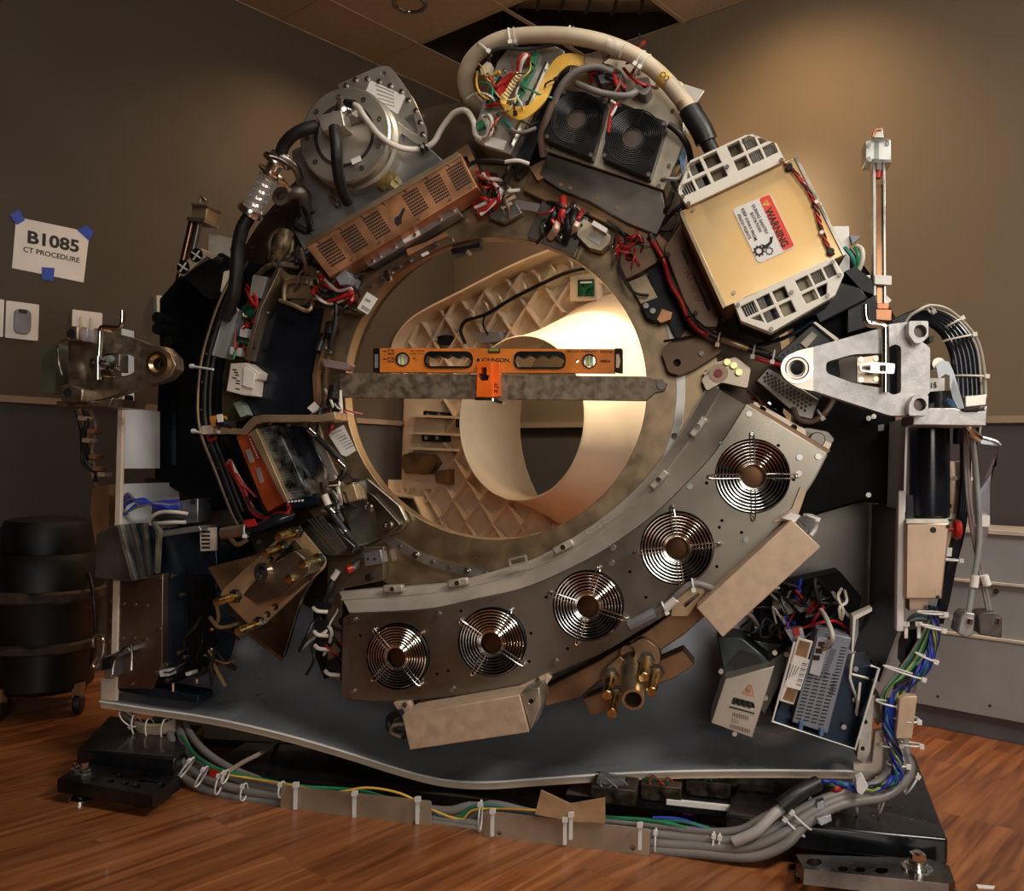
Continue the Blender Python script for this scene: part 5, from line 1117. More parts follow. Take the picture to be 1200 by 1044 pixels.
for cl_ in (cell(o1, 43, 62, -36, -3), cell(o1, 74, 92, -36, -3)):
    q = MB(); q.ext(M, cl_, .184, .196); T.part('fan_window', q, mat('fan_metal', (.17, .14, .09), .8, .35, .3, 10), g)
for x, y in ((800, 230), (812, 192), (874, 163), (916, 187), (807, 238), (852, 195)):
    q = MB(); q.cyl(M, x, y, 2.5, .23, .234, 10); T.part('screw', q, dsteel, g)
BLo = [(860, 355), (976, 301), (989, 322), (979, 346), (904, 390), (868, 376)]
o2 = (862, 358)
bot_ = [cell(o2, 4, 22, 3, 18), cell(o2, 24, 42, 3, 18), cell(o2, 45, 62, 3, 18), cell(o2, 75, 92, 3, 18), cell(o2, 94, 109, 3, 18), cell(o2, 111, 124, 3, 18),
        [W2(9, 21, o2), W2(22, 21, o2), W2(22, 32, o2)], cell(o2, 24, 42, 21, 35), cell(o2, 45, 62, 21, 37), cell(o2, 75, 92, 21, 34), [W2(94, 21, o2), W2(109, 21, o2), W2(103, 33, o2), W2(94, 34, o2)]]
g = grille(BLo, bot_, None, .23)
vanes(g, [cell(o2, 4, 22, 5, 18), cell(o2, 24, 34, 5, 18), cell(o2, 94, 109, 4, 18), cell(o2, 111, 124, 4, 18), cell(o2, 24, 34, 21, 35), cell(o2, 12, 22, 21, 30)], .20)
for cl_ in (cell(o2, 45, 62, 2, 37), cell(o2, 75, 92, 2, 34)):
    q = MB(); q.ext(M, cl_, .184, .196); T.part('fan_window', q, MT['fan_metal'], g)
for x, y in ((865, 357), (904, 385), (976, 307), (984, 322), (970, 346), (928, 342)):
    q = MB(); q.cyl(M, x, y, 2.5, .23, .234, 10); T.part('screw', q, dsteel, g)
# warning sign
q = MB(); q.ext(M, rrect([(858, 245), (903, 227), (932, 289), (889, 309)], 5), GW+.001, GW+.0025); s_ = T.part('warning_sign', q, white)
q = MB(); q.ext(M, rrect([(889.5, 232.5), (902, 227.8), (931, 288), (918, 294)], 3), GW+.0025, GW+.003); T.part('red_band', q, warnred, s_)
q = MB(); q.ext(M, rrect([(893, 241), (898, 233), (902.5, 240.5)], .5), GW+.003, GW+.0034); T.part('triangle', q, yellm, s_)
q = MB(); q.ext(M, [(897.3, 235.8), (898.3, 235.5), (898.4, 239.2), (897.9, 239.2)], GW+.0034, GW+.0036); T.part('exclamation', q, ink, s_)
q = MB()
def vt(txt, p0, p1, h, bold=.0):
    A, B = M.P(*p0, GW+.0031), M.P(*p1, GW+.0031)
    n0 = len(q.v); q.text(M, txt, p0, p1, h, GW+.0031, bold=bold)
vt('WARNING', (896, 246), (917, 290), 8, .03); T.part('sign_lettering', q, ink, s_)
q = MB()
vt('DURING GANTRY', (881, 240.5), (897.5, 274.5), 3.4, .02); vt('ROTATION', (879, 250), (890, 272), 3.4, .02)
vt('KEEP AWAY FROM', (868.5, 245), (884.5, 282), 3.4, .02); vt('PINCH POINTS', (864, 252), (877.5, 280.5), 3.4, .02); T.part('sign_lettering', q, ink, s_)
def gear(cx_, cy_, r, ri, n=9):
    pts = []
    for k in range(n*4):
        a = 2*math.pi*k/(n*4); rr = r if (k % 4) in (0, 1) else r*.78; pts.append((cx_+rr*math.cos(a), cy_+rr*math.sin(a)))
    q = MB(); q.ext(M, pts, GW+.0025, GW+.003, [circ(cx_, cy_, ri, 14)]); T.part('gear_symbol', q, ink, s_)
gear(889.5, 294, 7, 3.3); gear(901.5, 294, 5, 3.2)
q = MB(); q.ext(M, [(892, 286), (897, 287), (902, 283), (902, 278), (906, 277), (905, 284), (900, 290), (895, 292)], GW+.0025, GW+.003); T.part('hand_symbol', q, ink, s_)
for x, y in ((812, 246), (860, 343), (927, 189)):
    bolt(T, M, x, y, 2.6, GW+.001, .004, MT['lip_brown'])
T.done()
T = Thing('red_twisted_wires', 'twisted red and black wires clipped down the right edge of the gold box', 'wires')
base = [(920, 192), (928, 198), (938, 210), (948, 224), (955, 240), (959, 255), (963, 270), (970, 288), (976, 298)]
for i, m_ in enumerate((redm, rubber, redm)):
    q = MB(); P = []
    for k, p in enumerate(c2(base, 3)): P.append((p[0]+1.6*math.sin(k*1.3+i*2.1), p[1]+.8*math.cos(k*1.3+i*2.1), GW+.010+.003*math.cos(k*1.3+i*2.1)))
    q.wire(M, P, 1.4, 6, 3); T.part('wire', q, m_)
for x, y in ((925, 195), (974, 294)): q = MB(); q.cyl(M, x, y, 4, GW, GW+.018, 8); T.part('wire_clamp', q, black)
for x, y in ((957, 236), (963, 272)): q = MB(); q.cyl(M, x, y, 2.5, GW, GW+.016, 8); T.part('clip', q, paper)
T.done()
# brown blocks left of the gold box
T = Thing('brown_ring_bracket', 'brown metal bracket with a round hole on the ring above the bore right side', 'bracket')
q = MB(); q.ext(M, rrect([(727, 296), (745, 288), (762, 282), (782, 300), (752, 318), (734, 327), (727, 310)], 3), .0, .05, [circ(737.5, 301.5, 5, 16)]); T.part('bracket', q, mat('dark_brown_sheet', (.17, .105, .065), .6, .42, .15), bevel=.002)
q = MB(); q.cyl(M, 737.5, 301.5, 4.8, .01, .03, 14); T.part('bore', q, ink)
q = MB(); q.ext(M, [(736, 330), (757, 322), (772, 350), (752, 358)], .0, .03); o = T.part('plate', q, MT['lip_brown'], bevel=.001)
q = MB(); q.ext(M, [(750, 356), (774, 347), (782, 372), (766, 376), (758, 372)], .0, .05); T.part('block', q, black, bevel=.001)
for x, y in ((757, 358), (765, 364)): bolt(T, M, x, y, 3.4, .05, .008, boltm)
q = MB(); q.ext(M, [(776, 362), (788, 366), (786, 374), (774, 378), (770, 374)], .04, .06); T.part('clip', q, tan if 0 else copper)
T.done()
T = Thing('dark_brown_cabinet', 'dark brown vented box squeezed between the ring and the gold box', 'electronics box')
q = MB(); q.ext(M, [(777, 290), (798, 262), (846, 362), (840, 384), (818, 384), (800, 350)], -.05, .09); T.part('body', q, MT['dark_brown_sheet'], bevel=.003)
q = MB(); q.ext(M, rrect([(798, 294), (801, 293), (833, 362), (830, 366)], 1), .09, .0905); T.part('slot', q, ink)
q = MB(); q.text(M, 'TMX 60 97', (800, 312), (817, 356), 8, .0906, bold=.03); T.part('lettering', q, mat('maroon', (.20, .045, .02), 0, .5))
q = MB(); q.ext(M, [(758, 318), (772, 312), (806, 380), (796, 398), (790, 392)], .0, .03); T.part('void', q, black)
T.done()
T = Thing('red_cable_run', 'red and black cable running down the ring beside the dark brown box', 'cable')
for P, m_, r_ in (([(762, 276, .05), (775, 300, .07), (788, 330, .08), (800, 355, .08), (812, 375, .09), (830, 390, .1), (850, 400, .1), (876, 408, .1), (900, 416, .09), (925, 430, .06)], rubber, 4), ([(764, 282, .06), (778, 305, .09), (786, 332, .1), (798, 352, .1), (806, 372, .1), (820, 388, .11), (834, 392, .1)], redm, 2.6), ([(884, 420, .1), (900, 424, .1), (915, 428, .08)], redm, 2.5), ([(846, 398, .11), (862, 403, .115), (876, 408, .11)], MT['lip_brown'], 4)):
    q = MB(); q.wire(M, P, r_, 10); T.part('cable', q, m_)
for x, y, m_ in ((777, 303, black), (809, 371, black), (842, 398, tan), (883, 412, white), (906, 418, white)): T.part('cable_tie', tie(M, x, y, .1, -30 if x < 820 else 100, 8, 7), m_)
T.done()
T = Thing('ring_mount_block', 'dark bronze mounting block with a bolt hole right of the bore', 'bracket')
q = MB(); q.ext(M, rrect([(775, 412), (782, 402), (812, 390), (838, 386), (846, 412), (815, 432), (797, 440), (783, 436)], 3), .0, .05, [circ(793.5, 425, 4.5, 14)]); T.part('block', q, MT['dark_brown_sheet'], bevel=.003)
q = MB(); q.cyl(M, 793.5, 425, 4.4, .0, .02, 14); T.part('bore', q, ink)
q = MB(); q.wire(M, [(778, 400, .06), (800, 396, .07), (822, 392, .06)], 1.6, 6); T.part('groove', q, black)
q = MB(); q.cyl(M, 822, 414, 3, .05, .06, 10); T.part('screw', q, dsteel); T.done()
T = Thing('honeycomb_power_box', 'dark box with honeycomb holes set diagonally behind the right arm', 'electronics box')
q = MB(); q.ext(M, [(886, 446), (900, 430), (960, 468), (952, 492), (935, 488)], .0, .07); T.part('body', q, mat('honey_grey', (.17, .15, .12), .8, .38, .15), bevel=.002)
q = MB()
for i in range(12):
    for j in range(4):
        u_ = (i+.5+(.5 if j % 2 else 0))/12.6; v_ = (j+.7)/4.6; x, y = lerp(lerp((898, 434), (957, 470), u_), lerp((891, 446), (943, 486), u_), v_); q.ext(M, circ(x, y, 1.9, 6), .0701, .0706)
T.part('holes', q, ink)
q = MB(); q.ext(M, [(905, 420), (954, 378), (980, 398), (985, 440), (960, 470), (920, 440)], -.02, .03); T.part('rear_body', q, black, bevel=.002)
q = MB()
for i in range(6):
    for j in range(4): q.ext(M, circ(918+i*5.5+j*1.5, 416-i*4+j*5.5, 1.9, 6), .0301, .0306)
T.part('holes', q, ink)
q = MB(); q.ext(M, [(953, 378), (956, 377), (983, 397), (980, 400)], .0, .05); T.part('lid_edge', q, mat('grille_cream', (.74, .70, .60)))
q = MB(); q.ext(M, [(938, 402), (952, 388), (958, 393), (945, 408)], .03, .04); T.part('label', q, MT['relay_beige'])
q = MB(); q.wire(M, [(930, 478, .08), (935, 490, .09), (950, 494, .09), (965, 486, .09), (976, 470, .06)], 3.5, 10); T.part('cable', q, MT['brown_cable'])
T.part('cable_tie', tie(M, 961, 486, .09, 60, 6, 6), white)
for k in range(3): q = MB(); q.wire(M, [(886+k*5, 404, .02), (915+k*6, 398-k*3, .05), (945+k*4, 382-k*3, .03)], 2, 6); T.part('cable', q, navy)
T.done()
# bracket, wires behind the gold box on the right
T = Thing('rear_switch_bracket', 'small white bracket with green and white wires right of the gold box', 'bracket')
q = MB(); q.ext(M, [(974, 265), (995, 265), (996, 320), (985, 322), (972, 300)], -.10, -.09); T.part('plate', q, white, bevel=.001)
q = MB(); q.ext(M, [(996, 275), (1009, 277), (999, 286)], -.10, -.08); T.part('clip', q, grey)
for P, m_ in (([(990, 290, -.07), (998, 300, -.06), (1003, 312, -.07)], MT['teal_wire']), ([(1004, 288, -.07), (1010, 292, -.06), (1011, 304, -.06), (1006, 318, -.07)], wh), ([(1002, 290, -.07), (1006, 300, -.06), (1004, 314, -.07)], greenm)): q = MB(); q.wire(M, P, 2.6, 8); T.part('wire', q, m_)
q = MB(); q.ext(M, [(990, 318), (1002, 312), (1022, 328), (1024, 345), (1010, 340)], -.12, -.06); T.part('terminal', q, black); T.done()
# ================================================================== LEFT SIDE OF THE ROTOR
T = Thing('left_circuit_channel', 'curved metal channel of green boards and small wires on the left of the rotor', 'electronics tray')
outl = c2([(283, 306), (262, 345), (247, 385), (236, 430), (233, 480), (238, 512), (252, 548), (272, 600), (286, 625)], 3)
innl = c2([(300, 620), (286, 590), (268, 545), (258, 505), (255, 470), (258, 430), (270, 385), (288, 345), (310, 310)], 3)
q = MB(); q.ext(M, outl+innl, -.06, .02); T.part('outer_rail', q, blackm, bevel=.002)
q = MB(); q.wire(M, [(x-1, y, .02) for x, y in outl[::3]], 2.0, 8); T.part('rail_edge', q, MT['lip_brown'])
q = MB(); q.wire(M, [(x+7, y, .03) for x, y in outl[::3]], 3.0, 8); T.part('black_tube', q, rubber)
q = MB(); q.wire(M, [(x+13, y, .03) for x, y in outl[3:-3:3]], 2.6, 8); T.part('black_tube', q, rubber)
for x, y in outl[2::2]: q = MB(); q.cyl(M, x+3, y, 1.6, .02, .026, 8); T.part('screw', q, chrome)
q = MB(); q.ext(M, [(310, 308), (328, 312), (300, 370), (286, 430), (292, 470), (290, 490), (262, 500), (255, 470), (259, 430), (270, 385), (288, 345)], -.06, .0); T.part('tray', q, mat('olive_tray', (.10, .085, .04), .6, .45, .3, 20), bevel=.001)
q = MB(); q.ext(M, [(324, 312), (329, 314), (306, 362), (290, 422), (286, 420), (302, 360)], -.04, .06); T.part('inner_rail', q, MT['latch_metal'], bevel=.001)
for (pts, m_, w0, w1, nm) in (([(284, 358), (300, 360), (297, 376), (282, 374)], pcb, .0, .02, 'circuit_board'), ([(272, 380), (295, 384), (290, 418), (268, 412)], mat('pcb_dark', (.015, .06, .03)), .0, .012, 'circuit_board'), ([(296, 322), (312, 324), (306, 350), (292, 346)], greyc, .01, .06, 'relay'), ([(282, 383), (291, 385), (289, 396), (280, 394)], paper, .012, .035, 'connector'), ([(270, 406), (284, 408), (282, 418), (269, 415)], paper, .012, .03, 'connector'), ([(264, 360), (280, 362), (262, 420), (248, 416)], clear, .0, .045, 'clear_cover'), ([(262, 318), (270, 316), (264, 344), (258, 342)], cream, -.02, .02, 'strip')):
    q = MB(); q.ext(M, rrect(pts, 1.5), w0, w1); T.part(nm, q, m_, bevel=.001)
for k in range(12):
    x, y = 274+random.uniform(0, 22), 352+random.uniform(0, 62); q = MB(); q.wire(M, [(x, y, .03), (x+random.uniform(-8, 10), y+random.uniform(-8, 8), .05), (x+random.uniform(-10, 12), y+random.uniform(-14, 14), .03)], 1.1, 6, 4); T.part('wire', q, [redm, redm, MT['label_tan'], greenm, rubber][k % 5])
for P in ([(288, 338, .04), (294, 350, .06), (304, 362, .05)], [(289, 334, .04), (300, 348, .06), (301, 364, .05)]): q = MB(); q.wire(M, P, 1.8, 6); T.part('wire', q, redm)
for x0, y0, x1 in ((224, 429, 250), (226, 505, 246)): q = MB(); q.wire(M, [(x0, y0, .03), (x1, y0+4, .05)], 1.5, 6, 0); q.wire(M, [(x0-1, y0, .03), (x0+3, y0, .03)], 2.6, 8, 0); T.part('cable_tie', q, white)
T.done()
T = Thing('module_relay', 'grey white relay block clipped to the left channel beside the black panel', 'relay')
q = MB(); q.ext(M, [(270, 426), (288, 425), (303, 436), (301, 444), (298, 446), (296, 464), (284, 463), (265, 458), (268, 440)], .02, .07); T.part('body', q, MT['white_jacket'], bevel=.002)
q = MB()
for k in range(8): x, y = 272+random.uniform(0, 12), 432+k*3.2; q.ext(M, [(x, y), (x+5, y+1), (x+5, y+2.5), (x, y+1.6)], .07, .0705)
T.part('print', q, ink); q = MB(); q.ext(M, [(286, 430), (298, 437), (296, 455), (285, 452)], .07, .074); T.part('label', q, paper); T.done()
T = Thing('curved_black_panel', 'large glossy black curved panel filling the left of the rotor', 'panel')
q = MB(); q.ext(M, [(332, 354), (384, 362), (376, 400), (368, 440), (372, 486), (300, 490), (286, 470), (292, 425), (310, 380)], -.08, .02); T.part('panel', q, bgloss, bevel=.004)
for x, y in ((313, 366), (306, 380), (302, 394), (296, 420), (304, 378)): q = MB(); q.ext(M, [(x-2, y-1.4), (x+2.4, y-1), (x+2, y+1.4), (x-2.4, y+1)], .02, .022); T.part('screw', q, MT['tag_grey'])
q = MB(); q.wire(M, [(328, 352, .04), (345, 358, .05), (358, 364, .05), (364, 362, .05), (366, 355, .04)], 2.6, 10); T.part('rim', q, MT['ear_gold'])
q = MB(); q.wire(M, [(333, 353, .02), (336, 332, .02), (360, 330, .02)], 3, 8); T.part('frame', q, MT['lip_brown'])
q = MB(); q.ext(M, [(333, 320), (370, 325), (368, 350), (335, 350)], -.02, .01); T.part('plate', q, MT['lip_brown'], bevel=.002)
q = MB(); q.ext(M, [(380, 362), (386, 362), (372, 440), (374, 486), (368, 486), (366, 440)], -.06, .03); T.part('inner_edge', q, brown, bevel=.001)
T.done()
T = Thing('cross_bracket', 'bent tan metal bracket reaching from the left rail to the ring', 'bracket')
ax = [(258, 500), (282, 503), (296, 488), (308, 486), (376, 486), (392, 482)]; ax2 = [(394, 492), (378, 494), (308, 495), (300, 497), (288, 510), (258, 508)]
q = MB(); q.ext(M, ax+ax2, .03, .10); T.part('bracket', q, mat('bracket_tan', (.52, .37, .23), .7, .38, .1), bevel=.002)
for x, y in ((316, 496), (338, 498), (357, 498)): bolt(T, M, x, y, 2.6, .10, .003)
q = MB(); q.ext(M, rrect([(236, 499), (250, 498), (250, 508), (237, 509)], 1), .02, .08); T.part('white_block', q, mat('block_cream', (.65, .55, .45), 0, .4))
q = MB(); q.ext(M, rrect([(245, 488), (256, 486), (258, 498), (248, 500)], 2), .05, .09); T.part('orange_part', q, mat('amber', (.55, .22, .03), 0, .4))
q = MB(); q.rod(M.P(256, 494, .09), M.P(274, 500, .09), .012, 14); T.part('black_connector', q, rubber)
q = MB(); q.ext(M, [(254, 486), (260, 485), (261, 494), (255, 495)], .10, .104); T.part('tag', q, paper)
q = MB(); q.wire(M, [(242, 508, .05), (246, 516, .06), (254, 512, .06)], 1.6, 6); T.part('wire', q, redm)
q = MB(); q.ext(M, rrect([(273, 472), (282, 470), (290, 486), (282, 489)], 1), .02, .05); T.part('green_clip', q, mat('pale_green', (.30, .38, .30), .2, .4))
T.done()
T = Thing('red_panel_power_supply', 'red faced power supply with a mesh side under the tan bracket', 'power supply')
q = MB(); q.ext(M, [(276, 511), (292, 508), (334, 588), (314, 600), (308, 590)], .02, .09); T.part('face', q, redbr, bevel=.002)
q = MB(); q.ext(M, [(292, 508), (300, 502), (337, 586), (334, 589)], .02, .10); T.part('edge', q, MT['ear_gold'], bevel=.001)
q = MB(); q.ext(M, [(300, 502), (324, 498), (362, 582), (337, 587)], .0, .08); o = T.part('mesh_side', q, mat('mesh_grey', (.20, .22, .24), .8, .35, .6, 40), bevel=.001)
q = MB()
for i in range(7):
    for j in range(26): x, y = lerp(lerp((303, 506), (321, 502), (i+.5)/7), lerp((340, 580), (357, 577), (i+.5)/7), (j+.5)/26); q.ext(M, circ(x+(j % 2)*1.2, y, .9, 5), .0801, .0804)
T.part('mesh_holes', q, ink, o)
for k in range(9): x, y = lerp((293, 515), (302, 536), k/8); q = MB(); q.cyl(M, x, y, .9, .09, .091, 8); T.part('indicator', q, paper)
for p_ in ([(287, 527), (293, 526), (298, 541), (293, 543)], [(299, 549), (304, 547), (309, 564), (305, 567)]): q = MB(); q.ext(M, rrect(p_, 1), .09, .092); T.part('switch', q, MT['tag_grey'])
q = MB(); q.ext(M, [(290, 500), (286, 510), (308, 512), (330, 505), (324, 497)], .0, .05); T.part('cover', q, black)
q = MB(); q.ext(M, [(326, 497), (356, 500), (378, 542), (366, 562), (360, 566)], -.04, .02); T.part('black_film', q, bgloss, bevel=.001)
q = MB(); q.rod(M.P(334, 592, .05), M.P(374, 586, .05), .018, 16); T.part('tube', q, navy); 
for k in range(5): q = MB(); q.ext(M, [(337+k*4, 587-k*.4), (339.4+k*4, 586.8-k*.4), (339.4+k*4, 589-k*.4), (337+k*4, 589.2-k*.4)], .088, .090); T.part('contact', q, white)
T.done()
harness('wire_harness', 'red wires looping below and left of the red faced power supply', [redm, redm, rubber], [(267, 542), (276, 558), (286, 575), (294, 596), (308, 606), (324, 604), (336, 600), (338, 590)], .06, 2.0, 3, 4)
harness('wire_harness', 'short red loop high on the left curved rail beside the power supply', [redm, MT['label_tan']], [(266, 546), (270, 540), (277, 554), (284, 566), (292, 574), (300, 582)], .05, 1.8, 1.5, 2)
T = Thing('left_curved_duct', 'glossy black tube with tan ends curving under the power supply', 'tube')
q = MB(); q.wire(M, [(262, 625, .06), (280, 622, .07), (305, 618, .08), (325, 610, .08), (345, 603, .06)], 7, 16); T.part('tube', q, bgloss)
q = MB(); q.wire(M, [(262, 625, .06), (275, 623, .068), (290, 621, .074)], 7.6, 16); T.part('sleeve', q, MT['lip_brown'])
q = MB(); q.wire(M, [(270, 630, .07), (278, 638, .08), (290, 632, .08)], 3, 8); T.part('clamp', q, MT['lip_brown'])
q = MB(); q.ext(M, [(284, 610), (296, 608), (300, 616), (290, 618)], .09, .10); T.part('red_tag', q, redm); T.part('cable_tie', tie(M, 290, 620, .08, 90, 9, 8), white)
T.done()
T = Thing('printed_label_plate', 'white printed label stuck on the left of the ring face', 'label')
q = MB(); q.ext(M, [(384, 508), (402, 498), (417, 528), (406, 535), (400, 533)], .001, .003); T.part('sheet', q, paper)
q = MB()
for k in range(7): x, y = 390+k*2.4, 508+k*3; q.ext(M, [(x, y), (x+random.uniform(8, 13), y-5), (x+11, y-3.8), (x, y+1)], .003, .0033)
T.part('print', q, MT['print_grey']); T.done()
T = Thing('bore_edge_brackets', 'steel corner bracket plate with three bright bolts at the lower left of the ring', 'bracket')
q = MB(); q.ext(M, rrect([(396, 590), (412, 562), (430, 560), (468, 592), (478, 612), (470, 622), (444, 632), (428, 640), (412, 625)], 4), .0, .03); T.part('plate', q, mat('bracket_zinc', (.38, .36, .29), 1, .3, .2, 8), bevel=.003)
q = MB(); q.ext(M, rrect([(428, 575), (438, 580), (462, 606), (470, 615), (446, 632), (440, 600), (432, 592)], 4), .03, .045); T.part('raised_plate', q, mat('bracket_zinc2', (.26, .22, .16), 1, .3, .2, 8), bevel=.003)
for x, y in ((414.5, 569), (434, 594), (457.5, 615)):
    q = MB(); q.lathe(M.P(x, y, .03), M.n, [(.013, 0), (.013, .005), (.010, .006), (.010, .022), (.006, .022), (.005, .016)], 16); T.part('bolt', q, chrome)
q = MB(); q.ext(M, rrect([(395, 571), (414, 566), (420, 586), (404, 590)], 2), .03, .06); T.part('tab', q, MT['ear_gold'], bevel=.002)
q = MB(); q.ext(M, [(425, 648), (446, 644), (449, 660), (428, 664)], .0, .05); T.part('angle_tab', q, mat('angle_grey', (.34, .34, .38), .8, .35), bevel=.002)
for x in (431, 439): q = MB(); q.cyl(M, x, 655, 1.8, .05, .051, 10); T.part('screw_hole', q, ink)
T.done()
T = Thing('left_sensor_cable', 'black cable with chrome fittings running down the left of the ring', 'cable')
q = MB(); q.wire(M, [(362, 502, .06), (376, 517, .07), (390, 530, .08), (402, 542, .08), (404, 552, .09), (398, 562, .09), (388, 570, .09)], 3.6, 10); T.part('cable', q, rubber)
q = MB(); q.wire(M, [(378, 582, .09), (388, 600, .10), (400, 616, .10), (412, 632, .09), (417, 642, .08)], 4, 10); T.part('cable', q, rubber)
for a_, b_ in (((362, 503), (370, 510)), ((386, 567), (398, 566)), ((396, 540), (404, 548)), ((387, 597), (392, 602)), ((400, 618), (405, 624))): q = MB(); q.rod(M.P(*a_, .10), M.P(*b_, .10), .007, 12); T.part('fitting', q, chrome)
q = MB(); q.rod(M.P(380, 580, .1), M.P(385, 592, .1), .009, 12); T.part('white_sleeve', q, wh)
q = MB(); q.wire(M, [(394, 672, .06), (386, 690, .07), (380, 705, .06)], 3.4, 10); T.part('cable', q, rubber)
q = MB(); q.rod(M.P(396, 669, .07), M.P(390, 678, .07), .008, 12); T.part('white_sleeve', q, wh)
T.done()
T = Thing('red_push_knob', 'small red knob on a brown bracket above the left end of the fan tray', 'knob')
q = MB(); q.rod(M.P(411, 668, .06), M.P(420, 660, .03), .012, 14); T.part('stem', q, dsteel); q = MB(); q.rod(M.P(406, 668, .07), M.P(412, 666, .06), .011, 16); T.part('cap', q, redm); T.done()
T = Thing('tray_left_connectors', 'black round connectors with white plugs left of the fan tray', 'connector')
for x, y in ((376, 708), (377, 736), (378, 752), (390, 782)):
    q = MB(); q.cyl(M, x, y, 10, .0, .05, 16); T.part('socket', q, black); q = MB(); q.wire(M, [(x-9, y+4, .055), (x-4, y+8, .06), (x+8, y+9, .05)], 2.4, 8); T.part('clip', q, wh)
q = MB(); q.ext(M, [(366, 700), (392, 696), (396, 790), (380, 796), (370, 770)], -.02, .01); T.part('back_plate', q, blackm)
T.done()
T = Thing('ring_connector_cluster', 'cluster of black and chrome connectors on the left edge of the bore', 'connector')
for a_, b_, m_, r_ in (((388, 380), (386, 394), black, .014), ((392, 455), (390, 470), black, .016), ((388, 468), (396, 484), black, .014), ((380, 392), (372, 412), black, .010), ((398, 458), (400, 490), wh, .006)):
    q = MB(); q.rod(M.P(*a_, .03), M.P(*b_, .05), r_, 14); T.part('connector', q, m_)
for x, y in ((378, 407), (384, 412), (391, 460), (389, 476)): bolt(T, M, x, y, 3.4, .04, .012, boltm)
q = MB(); q.ext(M, [(360, 478), (368, 471), (376, 479), (368, 485)], .03, .034); T.part('tag', q, paper)
q = MB(); q.ext(M, rrect([(377, 420), (410, 426), (406, 434), (380, 430)], 2), .0, .05); T.part('cover', q, mat('smoke_pink', (.35, .25, .25), .3, .25), bevel=.002)
q = MB(); q.wire(M, [(392, 345, .05), (394, 362, .05), (393, 380, .05), (388, 400, .05), (386, 416, .04)], 3, 8); T.part('cable', q, rubber)
T.done()
T = Thing('bore_sensor_strip', 'dark strip of small chrome parts with a white barcode label on the ring', 'sensor strip')
q = MB(); q.ext(M, c2([(412, 352), (424, 332), (440, 318), (470, 300), (500, 286), (530, 276)], 3)+c2([(532, 284), (505, 296), (478, 310), (455, 326), (442, 345), (430, 362)], 3), .0, .03); T.part('strip', q, MT['dark_brown_sheet'], bevel=.002)
q = MB(); q.ext(M, rrect([(420, 350), (430, 341), (443, 350), (430, 368), (418, 364)], 2), .03, .04); T.part('holder', q, brown, bevel=.001)
q = MB(); q.ext(M, [(430, 342), (443, 350), (431, 368.5), (418.5, 361)], .04, .0405); o = T.part('label', q, paper)
q = MB(); q.ext(M, [(424.5, 357), (434, 363), (431, 366), (422.5, 361)], .0405, .0408); q.ext(M, [(429, 349), (435, 352.5), (433, 355), (427, 351.5)], .0405, .0408); T.part('barcode', q, MT['print_grey'], o)
for x, y in ((448, 325), (453, 322), (458, 318), (467, 311), (480, 304), (510, 285), (434, 333)): bolt(T, M, x, y, 2.6, .03, .01, boltm)
q = MB(); q.ext(M, [(449, 318), (454, 316), (458, 328), (454, 330)], .03, .045); T.part('clip', q, chrome)
q = MB(); q.ext(M, rrect([(493, 298), (501, 294), (503, 297), (495, 301)], 1), .03, .033); T.part('label', q, paper)
q = MB(); q.ext(M, rrect([(478, 300), (500, 288), (526, 276), (522, 272), (498, 284), (476, 292)], 2), .03, .036); T.part('long_plate', q, copper)
q = MB(); q.ext(M, [(528, 292), (562, 284), (562, 290), (548, 292), (546, 296), (530, 298)], -.06, -.02); T.part('black_clip', q, black)
T.done()
